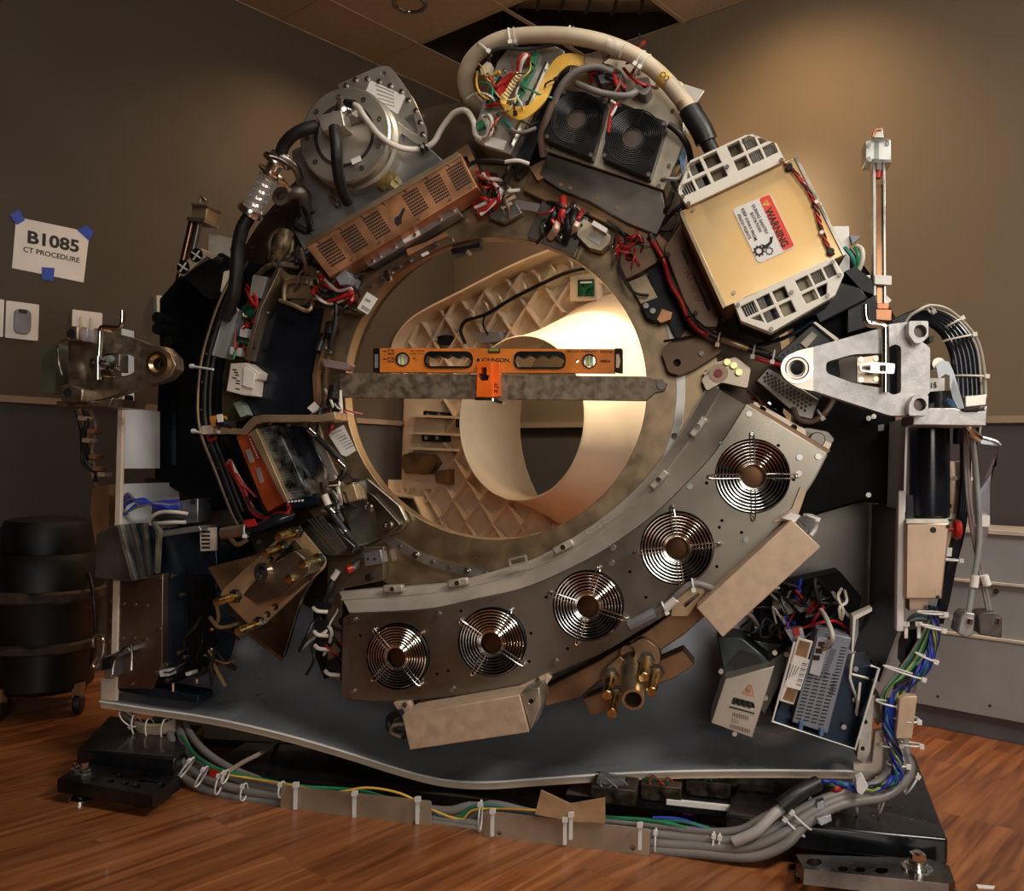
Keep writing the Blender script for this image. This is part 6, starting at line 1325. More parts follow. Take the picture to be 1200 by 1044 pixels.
# ---- left mounting arm
def arm(nm, label, F, sgn, P, w0, w1, m, hole_c, tri, extra):
    T = Thing(nm, label, 'mounting arm')
    q = MB(); q.ext(F, P, w0, w1, [hole_c]+tri); T.part('arm', q, m, bevel=.004); extra(T); T.done()
def exL(T):
    q = MB(); c = M.P(184.5, 426, .22); q.lathe(c, M.n, [(.030, -.01), (.030, .003), (.022, .003), (.016, -.005), (.012, -.005), (.012, -.02)], 28, cap=False); T.part('bushing', q, mat('bush_bronze', (.50, .36, .20), 1, .3))
    q = MB(); q.ext(M, [(171, 404), (186, 405), (200, 414), (206, 428), (200, 440), (190, 447), (171, 448)], .205, .214, [circ(184.5, 426, 11, 24)]); T.part('nose_plate', q, mat('nose_tan', (.42, .33, .23), .9, .38), bevel=.003)
    for pts in ([(77, 382), (91, 382), (91, 399), (84, 400), (77, 396)], [(68, 452), (80, 450), (97, 456), (96, 471), (72, 471)]):
        q = MB(); q.ext(M, rrect(pts, 3), .20, .25); T.part('lug', q, brz, bevel=.003)
    for x, y in ((83, 391), (79, 460)): q = MB(); q.cyl(M, x, y, 5.5, .25, .2508, 20); T.part('bolt_hole', q, ink)
    q = MB(); q.ext(M, [(66, 470), (116, 470), (132, 466), (128, 476), (66, 477)], .08, .22); T.part('ledge', q, brz, bevel=.002)
    q = MB(); q.ext(M, [(91, 382), (102, 384), (102, 400), (91, 400)], .16, .23); T.part('spacer', q, mat('spacer_grey', (.42, .42, .46), .6, .4), bevel=.001)
    q = MB(); q.tube([M.P(116, 418, .24), M.P(117, 402, .24), M.P(118, 386, .24), M.P(124, 383, .24), M.P(139, 384, .24), M.P(143, 378, .24), M.P(143.5, 364, .24)], .0065, 12, smooth=3); T.part('crank_handle', q, chrome)
    q = MB(); q.rod(M.P(115, 418, .24), M.P(115, 445, .24), .008, 12); T.part('crank_shaft', q, chrome)
    q = MB(); q.ext(M, rrect([(104, 420), (140, 414), (140, 436), (104, 432)], 2), .20, .235); T.part('hinge_plate', q, dsteel, bevel=.002)
    for x, y, m_ in ((108, 424, chrome), (118, 425, chrome), (127, 420, MT['pale_green']), (133, 430, chrome), (127, 432, chrome)): bolt(T, M, x, y, 4, .235, .012, m_, 'hinge_pin')
    q = MB(); q.tube([M.P(80, 396, .25), M.P(68, 405, .25), M.P(68, 425, .25), M.P(72, 440, .25)], .004, 8); T.part('wire_bail', q, chrome)
arm('left_mounting_arm', 'bronze toned cast triangular arm with a crank handle on the left side', M, 1,
    rrect([(80, 396), (100, 398), (104, 386), (118, 384), (122, 388), (150, 394), (176, 404), (192, 406), (205, 419), (206, 432), (196, 444), (180, 449), (150, 458), (118, 468), (84, 470), (80, 456)], 3), .17, .205, brz, circ(184.5, 426, 7, 20), [rrect([(120, 414), (150, 414), (162, 422), (163, 432), (150, 440), (120, 442)], 5)], exL)
single('green_side_plate', MB().ext(M, [(49, 403), (66, 403), (64, 461), (48, 460)], .12, .18), mat('olive_plate', (.13, .14, .09), .2, .5), 'dull green plate at the far left end of the left arm', 'plate')
# left hanging brown cables
T = Thing('left_rear_cables', 'brown cables and clips hanging below the left mounting arm', 'cable bundle')
for k, P in enumerate(([(94, 478, 0), (99, 500, 0), (104, 530, 0), (110, 560, 0), (116, 575, -.02)], [(98, 478, 0), (102, 495, .02), (98, 512, .02), (106, 540, 0), (112, 565, 0)], [(104, 480, -.02), (112, 500, 0), (108, 530, 0), (114, 556, 0)], [(90, 480, 0), (96, 505, 0), (100, 540, .02), (122, 558, 0)])):
    q = MB(); q.wire(M, P, 3, 8); T.part('cable', q, [MT['tan_wire'], rubber, MT['brown_cable'], rubber][k])
for x, y in ((95, 490), (106, 505), (100, 516), (108, 535), (112, 549), (118, 556)): q = MB(); q.ext(M, rrect([(x-4, y-3), (x+5, y-2), (x+4, y+3), (x-4, y+2)], 1), .0, .03); T.part('clip', q, copper if y % 2 else tan)
q = MB(); q.wire(M, [(97, 530, .02), (96, 542, .03), (104, 550, .03), (118, 556, .02)], 1.5, 6); T.part('loop', q, rubber)
T.done()
single('brown_side_cover', MB().ext(M, [(108, 572), (128, 568), (127, 626), (112, 640), (106, 600)], -.12, .02), mat('cover_brown', (.32, .17, .08), .3, .5), 'brown metal cover strip at the left edge beside the cream wing', 'cover')
# ---- left lower chassis
T = Thing('left_lower_cabinet', 'dark metal cabinet with a riveted brown side panel at the lower left', 'cabinet')
q = MB(); q.ext(M, [(125, 680), (191, 673), (190, 780), (178, 808), (125, 806)], -.06, .055); T.part('side_panel', q, mat('panel_brown', (.26, .19, .14), .9, .38, .1, 6), bevel=.002)
for x, y in ((144, 708), (157, 709), (171, 710), (143, 748), (156, 748.5), (170, 750), (130, 704), (130, 728), (187, 678), (186, 737), (126, 752), (132, 756), (152, 757), (182, 788), (154, 802)): bolt(T, M, x, y, 2.4 if x > 134 else 3, .055, .003, boltm)
q = MB(); q.ext(M, [(190, 624), (252, 618), (256, 680), (225, 790), (190, 806)], -.16, .03); T.part('back_box', q, navy, bevel=.003)
q = MB(); q.ext(M, [(181, 623), (233, 616), (236, 622), (186, 630)], -.02, .07); T.part('top_rail', q, MT['block_grey'], bevel=.002)
q = MB(); q.ext(M, [(130, 809), (232, 824), (232, 815), (180, 806)], -.02, .05); T.part('floor_rail', q, navy, bevel=.002)
q = MB(); q.ext(M, [(234, 619), (253, 618), (253, 645), (235, 646)], .03, .036); o = T.part('label', q, MT['label_tan'])
q = MB()
for k in range(5): q.ext(M, [(236, 622+k*4.6), (246, 622+k*4.6), (246, 624.4+k*4.6), (236, 624.6+k*4.6)], .036, .0364)
T.part('label_print', q, ink, o)
for x, y in ((202, 675), (212, 697), (209, 765), (222, 760), (216, 770), (195, 779), (182, 792), (196, 797)): bolt(T, M, x, y, 2.6, .03, .008, boltm)
for pts in ([(186, 786), (198, 785), (199, 792), (188, 793)], [(217, 788), (224, 787), (224, 791), (218, 792)]): q = MB(); q.ext(M, rrect(pts, 1), .03, .06); T.part('clip', q, white)
for x in (203, 231): q = MB(); q.rod(M.P(x, 800, .05), M.P(x, 810 if x < 210 else 795, .05), .005, 10); T.part('standoff', q, chrome)
for P in ([(240, 690, .0), (252, 705, .03), (256, 725, .03), (248, 738, .02)], [(236, 705, .0), (246, 720, .03), (254, 736, .03)]): q = MB(); q.wire(M, P, 2.2, 8); T.part('wire', q, MT['tan_wire'])
for P in ([(248, 740, 0), (246, 760, .02), (238, 785, .02)], [(250, 750, 0), (258, 770, .02), (276, 784, .0)], [(248, 748, 0), (250, 770, .02), (252, 788, .02)]): q = MB(); q.wire(M, P, 3, 8); T.part('cable', q, rubber)
q = MB(); q.ext(M, [(218, 672), (250, 674), (250, 780), (222, 784)], .03, .04); T.part('module', q, blackm)
T.done()
T = Thing('angled_air_deflector', 'dark open sheet metal deflector hood on top of the lower left cabinet', 'air duct')
q = MB(); q.ext(M, [(113, 626), (137, 615), (155, 681), (150, 682), (111, 676)], .05, .12); T.part('side_plate', q, mat('deflector_grey', (.20, .19, .165), .8, .4, .12), bevel=.001)
q = MB(); q.ext(M, [(137, 615), (176, 612), (184, 622), (182, 670), (155, 681)], .02, .05); T.part('inner', q, navy)
for pts, m_ in (([(137, 615), (140, 614.6), (158, 680), (155, 681)], zinc), ([(151, 614), (153, 613.8), (171, 676), (169, 677)], dsteel), ([(165, 613), (168, 613), (175, 674), (173, 675)], dsteel), ([(176, 612), (178, 612), (186, 622), (183, 672), (181, 671), (183, 623)], zinc)): q = MB(); q.ext(M, pts, .112, .13); T.part('fin', q, m_)
T.done()
T = Thing('left_junction_box', 'small metal box with blue and grey wires behind the cream wing on the left', 'junction box')
q = MB(); q.ext(M, [(178, 592), (232, 584), (232, 612), (176, 618)], -.04, .02); T.part('box', q, mat('box_silver', (.45, .48, .52), .9, .3, .2), bevel=.002)
q = MB(); q.cyl(M, 226, 588, 3.4, .02, .022, 12); T.part('hole', q, ink)
for k in range(6): q = MB(); q.wire(M, [(142+random.uniform(-2, 3), 590+k*1.5, .03), (150, 578+k*2.4, .05), (164+k, 592-k*1.5, .05), (185, 586+k*2, .04), (210, 584+k*2, .03)], 1.5, 6); T.part('wire', q, bluem if k % 3 else greyc)
for k in range(3): q = MB(); q.wire(M, [(140, 588+k*3, .03), (146, 600+k, .05), (162, 594-k*2, .05), (180, 590, .05), (200, 592+k*2, .04)], 1.6, 6); T.part('wire', q, bluem if k else greyc)
q = MB(); q.wire(M, [(172, 612, .05), (180, 604, .06), (190, 600, .06), (205, 600, .06), (220, 602, .04)], 2.2, 8); T.part('wire', q, wh)
q = MB(); q.wire(M, [(176, 614, .05), (200, 612, .06), (218, 612, .05)], 2.2, 8); T.part('wire', q, wh)
q = MB(); q.wire(M, [(184, 608, .05), (200, 606, .06), (216, 607, .05)], 3, 8); T.part('wire', q, rubber)
T.done()
T = Thing('lower_left_latch', 'chrome draw latch with a bent wire hook at the lower left corner', 'latch')
q = MB(); q.tube([M.P(109, 758, .1), M.P(109, 748, .1), M.P(113, 745, .1), M.P(119, 747, .1), M.P(121, 752, .1), M.P(120, 768, .1), M.P(112, 782, .1), M.P(109, 778, .1), M.P(114, 770, .1)], .004, 10, smooth=4); T.part('hook', q, chrome)
q = MB(); q.ext(M, rrect([(122, 770), (150, 758), (153, 764), (136, 772), (130, 795), (122, 795)], 2), .055, .10); T.part('body', q, MT['box_silver'], bevel=.002)
q = MB(); q.tube([M.P(132, 790, .1), M.P(134, 775, .1), M.P(140, 765, .1), M.P(154, 755, .1), M.P(154, 785, .1)], .0035, 8, smooth=2); T.part('bail', q, chrome)
q = MB(); q.ext(M, [(120, 772), (132, 768), (128, 784), (118, 786)], .08, .11); T.part('block', q, black, bevel=.001)
T.done()
T = Thing('pan_corner_cables', 'loop of tied grey brown cables under the left corner of the pan', 'cable bundle')
for k in range(5):
    q = MB(); q.wire(M, [(140+k*3, 832, -.0), (152+k*2, 843+k*2, .03), (170, 850+k*3, .05), (190, 850+k*2, .05), (206, 844+k*3, .04)], 2.8, 8); T.part('cable', q, MT['tan_cable'])
for x, y, a_ in ((160, 850, 80), (176, 855, 80), (194, 855, 90), (205, 870, 10), (150, 842, 40)): T.part('cable_tie', tie(M, x, y, .05, a_, 13, 9), wh)
T.done()
# ---- left rear post and box behind
T = Thing('left_lift_post', 'slim leaning metal post with a square head behind the left housing', 'post')
Fp = Frame(M.W(0, 0, -.30), MU, MN)
q = MB(); q.tube([M.P(206, 345, -.30), M.P(226, 258, -.30)], .012, 10, smooth=0); T.part('rail', q, mat('post_bronze', (.25, .14, .09), 1, .28))
q = MB(); q.tube([M.P(216, 345, -.30), M.P(234, 258, -.30)], .010, 10, smooth=0); T.part('rail', q, dsteel)
q = MB(); q.ext(M, [(225, 240), (243, 241), (241, 257), (224, 255)], -.33, -.27); T.part('head', q, MT['lip_brown'], bevel=.002)
q = MB(); q.ext(M, [(219, 254), (240, 256), (239, 260), (219, 258)], -.34, -.26); T.part('flange', q, dsteel)
q = MB(); q.ext(M, [(224, 238), (243, 240), (243, 242), (224, 241)], -.34, -.26); T.part('flange', q, dsteel)
q = MB(); q.tube([M.P(234, 238, -.30), M.P(236, 231, -.30), M.P(241, 236, -.30)], .005, 8, smooth=2); T.part('hook', q, dsteel); T.done()
T = Thing('white_carton_lid', 'white panel with a blue printed band standing behind the left hose', 'carton')
q = MB(); q.ext(M, [(245, 273), (320, 290), (320, 302), (272, 304), (244, 300)], -.42, -.40); T.part('panel', q, MT['tag_grey'] if 0 else mat('pale_panel', (.60, .54, .46), 0, .5))
q = MB(); q.ext(M, [(286, 288), (318, 295), (318, 304), (284, 299)], -.40, -.398); T.part('blue_band', q, mat('band_blue', (.02, .12, .55), 0, .5))
q = MB(); q.ext(M, rrect([(296, 289), (305, 292), (304, 302), (296, 301)], 2), -.398, -.396); T.part('printed_figure', q, MT['ear_gold'])
q = MB(); q.cyl(M, 272, 292, 3, -.40, -.398, 12); T.part('hole', q, dsteel); T.done()
# ================================================================== RIGHT SIDE
T = Thing('right_mounting_arm', 'silver cast triangular arm with a crank handle and latch on the right side', 'mounting arm')
w0, w1 = .17, .21
q = MB(); q.ext(M, rrect([(916, 432), (919, 421), (934, 411), (955, 406), (1030, 385), (1042, 380), (1064, 377), (1066, 392), (1086, 404), (1090, 408), (1090, 460), (1068, 474), (1066, 487), (1044, 487), (1034, 484), (960, 460), (930, 450), (918, 442)], 3), w0, w1,
    [circ(934, 431.5, 8, 20), rrect([(968, 424), (1000, 415), (1034, 414), (1035, 455), (1000, 449), (968, 437)], 5), rrect([(1041, 407), (1049, 403), (1056, 406), (1056, 460), (1048, 463), (1041, 460)], 4)]); T.part('arm', q, alu, bevel=.004)
q = MB(); q.ext(M, c2([(953, 407), (935, 411), (920, 420), (915, 432), (920, 444), (935, 454), (953, 458)], 4), w1, w1+.010, [circ(934, 431.5, 10, 24)]); T.part('nose_plate', q, mat('nose_bright', (.66, .57, .48), .9, .38, .08), bevel=.003)
q = MB(); q.lathe(M.P(934, 431.5, w1+.010), M.n, [(.032, .0), (.032, .003), (.024, .003), (.016, -.006), (.013, -.02)], 30, cap=False); T.part('bushing', q, mat('bush_bright', (.48, .46, .42), 1, .3))
for pts, c in (([(1065, 376), (1088, 376), (1088, 394), (1080, 402), (1072, 402), (1065, 392)], (1078.5, 388)), ([(1065, 474), (1072, 462), (1088, 462), (1088, 487), (1065, 487)], (1078, 474))):
    q = MB(); q.ext(M, rrect(pts, 3), w1, w1+.035, [circ(*c, 7.6, 20)]); o = T.part('lug', q, alu, bevel=.003); q = MB(); q.cyl(M, *c, 7.4, w1, w1+.012, 20); T.part('bolt_hole', q, mat('hole_brown', (.06, .04, .03), .5, .3), o)
q = MB(); q.tube([M.P(1014, 357, .225), M.P(1014.5, 370, .225), M.P(1018, 379, .225), M.P(1028, 380, .225), M.P(1036, 383, .225), M.P(1037.5, 392, .225), M.P(1037.5, 460, .225)], .0075, 12, smooth=4); T.part('crank_handle', q, chrome)
q = MB(); q.ext(M, [(1004, 419), (1032, 415), (1032, 450), (1004, 448)], w1-.02, w1-.01); T.part('latch_plate', q, mat('latch_bronze', (.42, .33, .24), .9, .35), bevel=.001)
for x, y in ((1009, 421), (1027, 420), (1009, 445), (1027, 444)): bolt(T, M, x, y, 3, w1-.01, .004, brass)
q = MB(); q.ext(M, rrect([(1007, 427), (1022, 424), (1049, 426), (1048, 438), (1022, 437), (1008, 435)], 2), .225, .235, [rrect([(1010, 428.5), (1020, 428), (1020, 434), (1010, 433.5)], 1), rrect([(1031, 428), (1038, 428), (1038, 435), (1031, 435)], 1)]); T.part('latch', q, steel, bevel=.001)
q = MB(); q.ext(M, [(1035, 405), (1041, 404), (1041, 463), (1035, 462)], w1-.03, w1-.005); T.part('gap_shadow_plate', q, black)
q = MB(); q.ext(M, [(1041, 400), (1058, 398), (1058, 466), (1041, 466)], .10, .12); T.part('inner_plate', q, bgloss)
q = MB(); q.ext(M, [(1010, 405), (960, 420), (962, 445), (1010, 455)], -.04, -.02); T.part('rear_plate', q, dsteel)
T.done()
T = Thing('right_shelf_bracket', 'silver ledge bracket under the right arm holding a grey ribbon', 'bracket')
q = MB(); q.ext(M, [(1070, 486), (1090, 478), (1120, 478), (1130, 482), (1153, 482), (1153, 476), (1157, 476), (1156, 499), (1070, 498)], .08, .20); T.part('ledge', q, alu, bevel=.002)
q = MB(); q.ext(M, [(1126, 479), (1146, 475), (1148, 482), (1128, 482)], .15, .205); T.part('black_pad', q, black, bevel=.002)
for x, y in ((1091, 397), (1091, 476)): q = MB(); q.ext(M, rrect([(x-2, y-3), (x+4, y-4), (x+3, y+3), (x-2, y+3)], 1), .14, .19); T.part('black_clip', q, black)
q = MB(); q.strip([M.P(1097, 428, .12), M.P(1104, 422, .12), M.P(1112, 424, .12), M.P(1117, 434, .12), M.P(1122, 450, .12), M.P(1130, 478, .14)], [M.P(1100, 444, .12), M.P(1108, 438, .12), M.P(1113, 440, .12), M.P(1113, 452, .12), M.P(1116, 465, .12), M.P(1124, 482, .14)], .002); T.part('grey_ribbon', q, mat('ribbon_grey', (.45, .48, .52), .2, .35))
q = MB(); q.ext(M, [(1090, 443), (1107, 443), (1107, 458), (1090, 459)], .04, .05); T.part('label', q, paper); q = MB(); q.text(M, '15', (1091, 454.5), (1098, 454), 6, .051, bold=.03); T.part('lettering', q, ink)
q = MB(); q.cyl(M, 1100, 426, 7, .04, .11, 20); T.part('boss', q, MT['nose_bright'])
q = MB(); q.rod(M.P(1100, 459, .06), M.P(1101, 478, .06), .026, 20); T.part('black_sleeve', q, black)
q = MB(); q.wire(M, [(1111, 470, .1), (1118, 474, .12), (1124, 480, .12)], 4, 8); T.part('blue_tube', q, mat('tube_blue', (.1, .22, .4), .2, .3))
T.done()
T = Thing('arching_cable_loop', 'fat arch of glossy black cables with white ties above the right arm', 'cable bundle')
for k in range(6):
    r_ = 5.0; d_ = k*5.2
    P = [(1040+d_*.3, 392-d_*.6, .02), (1062+d_*.1, 376-d_*.55+6, .02), (1084+d_*.1, 372-d_*.5+4, .03), (1104+d_*.55, 386-d_*.55+2, .04), (1117+d_*.95, 412-d_*.35, .05), (1122+d_, 445-d_*.1, .05), (1123+d_, 480, .05), (1122+d_*.9, 520, .04)]
    q = MB(); q.wire(M, P, r_ if k < 5 else 2.4, 12); T.part('cable', q, bgloss if k < 5 else MT['mesh_grey2'] if 0 else (bgloss if k < 5 else mat('cable_olive', (.40, .38, .30), 0, .4)))
q = MB(); q.wire(M, [(1062, 398, .1), (1060, 384, .1), (1065, 372, .1), (1076, 364, .1), (1090, 358, .09), (1110, 362, .08), (1130, 378, .07), (1146, 400, .07), (1153, 430, .07), (1155, 465, .07)], 1.8, 8); T.part('cable', q, MT['cable_olive'])
for x, y, a_, h_ in ((1124, 396, -12, 18), (1118, 378, -30, 10), (1138, 441, 2, 18), (1090, 362, 60, 6)): T.part('cable_tie', tie(M, x, y, .06, a_, h_, 9), wh)
q = MB(); q.ext(M, [(1131, 464), (1157, 462), (1156, 475), (1131, 477)], .02, .13); T.part('clamp', q, MT['block_light'], bevel=.002)
T.done()
T = Thing('right_lift_post', 'tall slim chrome post with a silver bearing block on top at the right', 'post')
W_ = -.10
for x0, x1 in ((1022.5, 1026), (1034.5, 1037.5)): q = MB(); q.ext(M, [(x0, 180), (x1, 180), (x1+1.5, 370), (x0+1.5, 370)], W_-.03, W_); T.part('rail', q, MT['tag_grey'] if x0 < 1030 else steel, bevel=.001)
q = MB(); q.ext(M, [(1026.5, 216), (1034, 216), (1035.5, 370), (1028, 370)], W_-.03, W_-.012); T.part('screw_channel', q, mat('channel_copper', (.32, .17, .09), 1, .25, .3, 4))
q = MB(); q.rod(M.P(1030, 190, W_-.01), M.P(1029.5, 205, W_-.01), .008, 14); T.part('plunger', q, white)
q = MB(); q.rod(M.P(1029.5, 200, W_-.009), M.P(1028, 209, W_-.009), .0085, 14); T.part('red_tip', q, redm)
q = MB(); q.ext(M, [(1014, 165), (1024, 162), (1044, 163), (1045, 191), (1014, 190)], W_-.05, W_+.01); T.part('bearing_block', q, mat('block_silver', (.62, .63, .60), .8, .3), bevel=.002)
q = MB(); q.ext(M, [(1022, 162), (1042, 162), (1042, 165), (1022, 165)], W_-.05, W_+.015); T.part('block_flange', q, chrome); q = MB(); q.ext(M, [(1022, 186), (1044, 187), (1044, 190), (1022, 190)], W_-.05, W_+.015); T.part('block_flange', q, chrome)
q = MB(); q.ext(M, [(1025, 165), (1030, 165), (1030, 187), (1025, 187)], W_, W_+.012); T.part('groove', q, mat('groove_green', (.30, .34, .30), .8, .3))
for x, y in ((1018, 170), (1018, 186), (1040, 168)): bolt(T, M, x, y, 2.6, W_+.01, .003)
q = MB(); q.ext(M, [(1022, 161), (1026, 150), (1034, 149), (1036, 161)], W_-.03, W_); T.part('top_cap', q, steel, bevel=.001)
q = MB(); q.tube([M.P(1023, 161, W_), M.P(1026, 153, W_), M.P(1033, 152, W_)], .004, 8, smooth=2); T.part('spring_clip', q, copper)
q = MB(); q.ext(M, [(1025, 322), (1045, 323), (1045, 334), (1025, 333)], W_, W_+.012); T.part('clamp', q, white, bevel=.001)
q = MB(); q.ext(M, [(1011, 323), (1020, 322), (1020, 333), (1012, 332)], W_-.02, W_+.005); T.part('clamp', q, white, bevel=.001)
q = MB(); q.ext(M, [(1022, 355), (1042, 355), (1042, 362), (1022, 362)], W_-.02, W_+.01); q.ext(M, [(1025, 362), (1045, 363), (1045, 376), (1025, 375)], W_-.04, W_+.02); T.part('bronze_foot', q, copper, bevel=.002)
q = MB(); q.ext(M, [(1039, 346), (1045, 352), (1038, 358)], W_-.01, W_); T.part('tag', q, white)
T.done()
T = Thing('black_cylinder_motor', 'upright black cylinder hanging under the right shelf bracket', 'motor')
q = MB(); a, b = M.P(1089, 606, .03), M.P(1089, 500, .03); q.rod(a, b, 22*M.sc(1089, 550, .03), 40); T.part('body', q, bgloss, bevel=.004)
q = MB(); q.rod(M.P(1107, 590, .04), M.P(1113, 594, .05), .006, 10); T.part('knob', q, black)
q = MB(); q.rod(M.P(1107, 560, .04), M.P(1112, 562, .05), .005, 10); T.part('knob', q, black)
q = MB(); q.ext(M, [(1063, 580), (1070, 580), (1072, 608), (1062, 606)], .0, .05); T.part('bracket', q, black)
T.done()
T = Thing('copper_side_box', 'copper toned metal box with a round red button below the black cylinder', 'electrical box')
q = MB(); q.ext(M, [(1062, 613), (1113, 613), (1104, 702), (1061, 702)], -.02, .09); T.part('box', q, mat('box_copper', (.55, .40, .28), .8, .36, .15, 5), bevel=.003)
q = MB(); q.ext(M, [(1063, 608), (1110, 608), (1113, 613), (1062, 613)], .0, .088); T.part('lid', q, zinc)
q = MB(); q.cyl(M, 1093.5, 621, 3.6, .089, .0906, 14); T.part('hole', q, ink)
for x, y in ((1111, 617), (1099, 700)): q = MB(); q.ext(M, [(x-2, y-2), (x+2, y-2), (x+2, y+2), (x-2, y+2)], .09, .092); T.part('black_corner', q, ink)
q = MB(); q.lathe(M.P(1117, 620, .06), MU, [(.006, -.02), (.006, 0), (.020, .002), (.022, .008), (.019, .014), (.004, .016)], 24); T.part('red_button', q, redm)
q = MB(); q.ext(M, [(1110, 540), (1140, 540), (1140, 604), (1110, 604)], -.06, -.04); T.part('upper_plate', q, MT['box_copper'], bevel=.002)
q = MB(); q.ext(M, [(1109, 558), (1140, 559), (1140, 563), (1109, 562)], -.04, -.03); q.ext(M, [(1109, 602), (1142, 605), (1142, 609), (1109, 608)], -.04, -.03); T.part('edge_strip', q, white)
q = MB(); q.ext(M, [(1112, 612), (1138, 608), (1122, 640), (1108, 645)], -.06, -.03); T.part('gusset', q, MT['box_copper'])
q = MB(); q.ext(M, [(1066, 702), (1088, 702), (1086, 716), (1066, 716)], -.02, .03); T.part('foot', q, MT['box_copper'])
T.done()
T = Thing('black_cable_track', 'black ribbed cable track running down behind the copper side box', 'cable')
for k in range(3): q = MB(); q.wire(M, [(1128+k*3, 500, .0), (1128+k*3, 560, -.02), (1122+k*3, 620, -.02), (1112+k*3, 660, -.02), (1104+k*3, 700, -.02), (1096+k*3, 730, -.02)], 3.6, 10); T.part('cable', q, bgloss)
for x, y in ((1112, 656), (1100, 722)): T.part('cable_tie', tie(M, x+2, y, -.0, 0, 12, 8), white)
q = MB(); q.ext(M, [(1110, 642), (1116, 642), (1115, 652), (1109, 652)], .0, .01); T.part('tag', q, paper)
T.done()
T = Thing('hanging_plug_cables', 'two grey cables with metal plugs hanging at the right of the scanner', 'cable')
q = MB(); q.wire(M, [(1135, 498, .12), (1140, 520, .10), (1144, 560, .08), (1147, 600, .08), (1147, 640, .08), (1141, 680, .08), (1135, 718, .08)], 3.4, 10); T.part('cable', q, mat('cable_sage', (.30, .32, .30), 0, .4))
q = MB(); q.wire(M, [(1133, 500, .10), (1134, 540, .08), (1137, 590, .08), (1146, 645, .07), (1155, 690, .07), (1161, 718, .08)], 2.4, 10); T.part('cable', q, mat('cable_taupe', (.24, .21, .20), 0, .4))
q = MB(); q.wire(M, [(1131, 500, .10), (1131, 540, .08), (1134, 590, .08), (1143, 645, .07), (1152, 690, .07), (1158, 718, .08)], 2.0, 10); T.part('cable', q, MT['cable_taupe'])
q = MB(); q.wire(M, [(1134, 490, .16), (1136, 500, .15), (1140, 508, .13), (1148, 514, .12)], 5, 12); T.part('fitting', q, chrome)
for a_, b_ in (((1143, 674), (1141, 688)), ((1153, 674), (1157, 686))): q = MB(); q.rod(M.P(*a_, .08), M.P(*b_, .08), .0085, 12); T.part('label_sleeve', q, paper)
for pts, m_ in (([(1126, 722), (1132, 717), (1143, 719), (1141, 744), (1132, 748), (1122, 742)], mat('plug_grey', (.34, .34, .34), .6, .4, .2, 20)), ([(1146, 722), (1152, 718), (1167, 717), (1175, 724), (1174, 748), (1148, 744)], mat('plug_dark', (.12, .11, .10), .6, .4, .2, 20))):
    q = MB(); q.ext(M, rrect(pts, 2), .05, .11); o = T.part('plug', q, m_, bevel=.003); x, y = pts[3][0]-3, pts[0][1]+5; q = MB(); q.rod(M.P(x-2, y+4, .112), M.P(x-1, y-2, .112), .006, 10); T.part('thumb_screw', q, chrome, o)
T.done()
T = Thing('bent_silver_strip', 'bent silver metal strip with a small label hanging at the far right', 'bracket')
q = MB(); q.strip([M.P(1148, 514, .05), M.P(1160, 513, .05), M.P(1166, 530, .04), M.P(1160, 570, .02), M.P(1160, 600, .02), M.P(1158, 625, .0), M.P(1150, 640, .0)], [M.P(1150, 520, .05), M.P(1172, 522, .05), M.P(1160+6, 545, .03), M.P(1148, 575, .02), M.P(1148, 602, .02), M.P(1148, 630, .0), M.P(1148, 642, .0)], .003); T.part('strip', q, mat('strip_silver', (.42, .44, .52), .8, .35, .1))
q = MB(); q.ext(M, [(1150, 604), (1160, 604), (1160, 617), (1150, 617)], .02, .03); T.part('label', q, paper)
q = MB(); q.wire(M, [(1148, 512, .05), (1166, 517, .05), (1172, 522, .05)], 2.2, 8); T.part('roll_edge', q, steel)
T.done()
# ---- servo drive chassis lower right
T = Thing('servo_drive_chassis', 'open white edged chassis with a grey louvred drive and barcode label, lower right', 'electronics box')
Fd = M
q = MB(); q.ext(M, [(905, 845), (930, 790), (1028, 778), (1028, 785), (1002, 878)], -.10, .04); T.part('shell', q, navy, bevel=.002)
q = MB(); q.tube([M.P(931, 752, .10), M.P(905, 845, .10), M.P(1002, 878, .10), M.P(1030, 783, .10), M.P(1020, 780, .10)], .0028, 8, smooth=0); T.part('white_edge', q, white)
q = MB(); A_ = [M.P(905, 845, .10), M.P(1002, 878, .10)]; q.strip(A_, [p-M.n*.10 for p in A_], .002); T.part('bottom_flange', q, navy)
q = MB(); A_ = [M.P(1002, 878, .10), M.P(1030, 783, .10)]; q.strip(A_, [p-M.n*.10 for p in A_], .002); T.part('side_flange', q, navy)
q = MB(); q.ext(M, [(958, 738), (998, 748), (985, 800), (970, 860), (928, 846)], .0, .085); d_ = T.part('drive', q, mat('drive_grey', (.24, .26, .31), .3, .42, .08), bevel=.002)
q = MB()
for i in range(4):
    for j in range(15):
        x, y = lerp(lerp((947, 784), (984, 790), (i+.5)/4), lerp((931, 843), (966, 852), (i+.5)/4), (j+.5)/15); q.ext(M, [(x-3.4, y-1.4), (x+3.4, y-.4), (x+3.2, y+1.0), (x-3.6, y)], .0851, .0856)
for j in range(16):
    x, y = lerp((990, 757), (975, 815), (j+.5)/16); q.ext(M, [(x-4, y-1), (x+3, y), (x+3, y+1), (x-4, y+.4)], .0851, .0856)
    x, y = lerp((978, 760), (964, 795), (j+.5)/16); q.ext(M, [(x-4, y-.6), (x+3, y+.2), (x+3, y+.9), (x-4, y+.2)], .0851, .0856)
T.part('louvres', q, ink, d_)
q = MB(); q.ext(M, [(958, 746), (972, 749), (961, 793), (948, 789)], .085, .092); o = T.part('connector_panel', q, mat('panel_silver', (.48, .48, .50), .6, .38), bevel=.001)
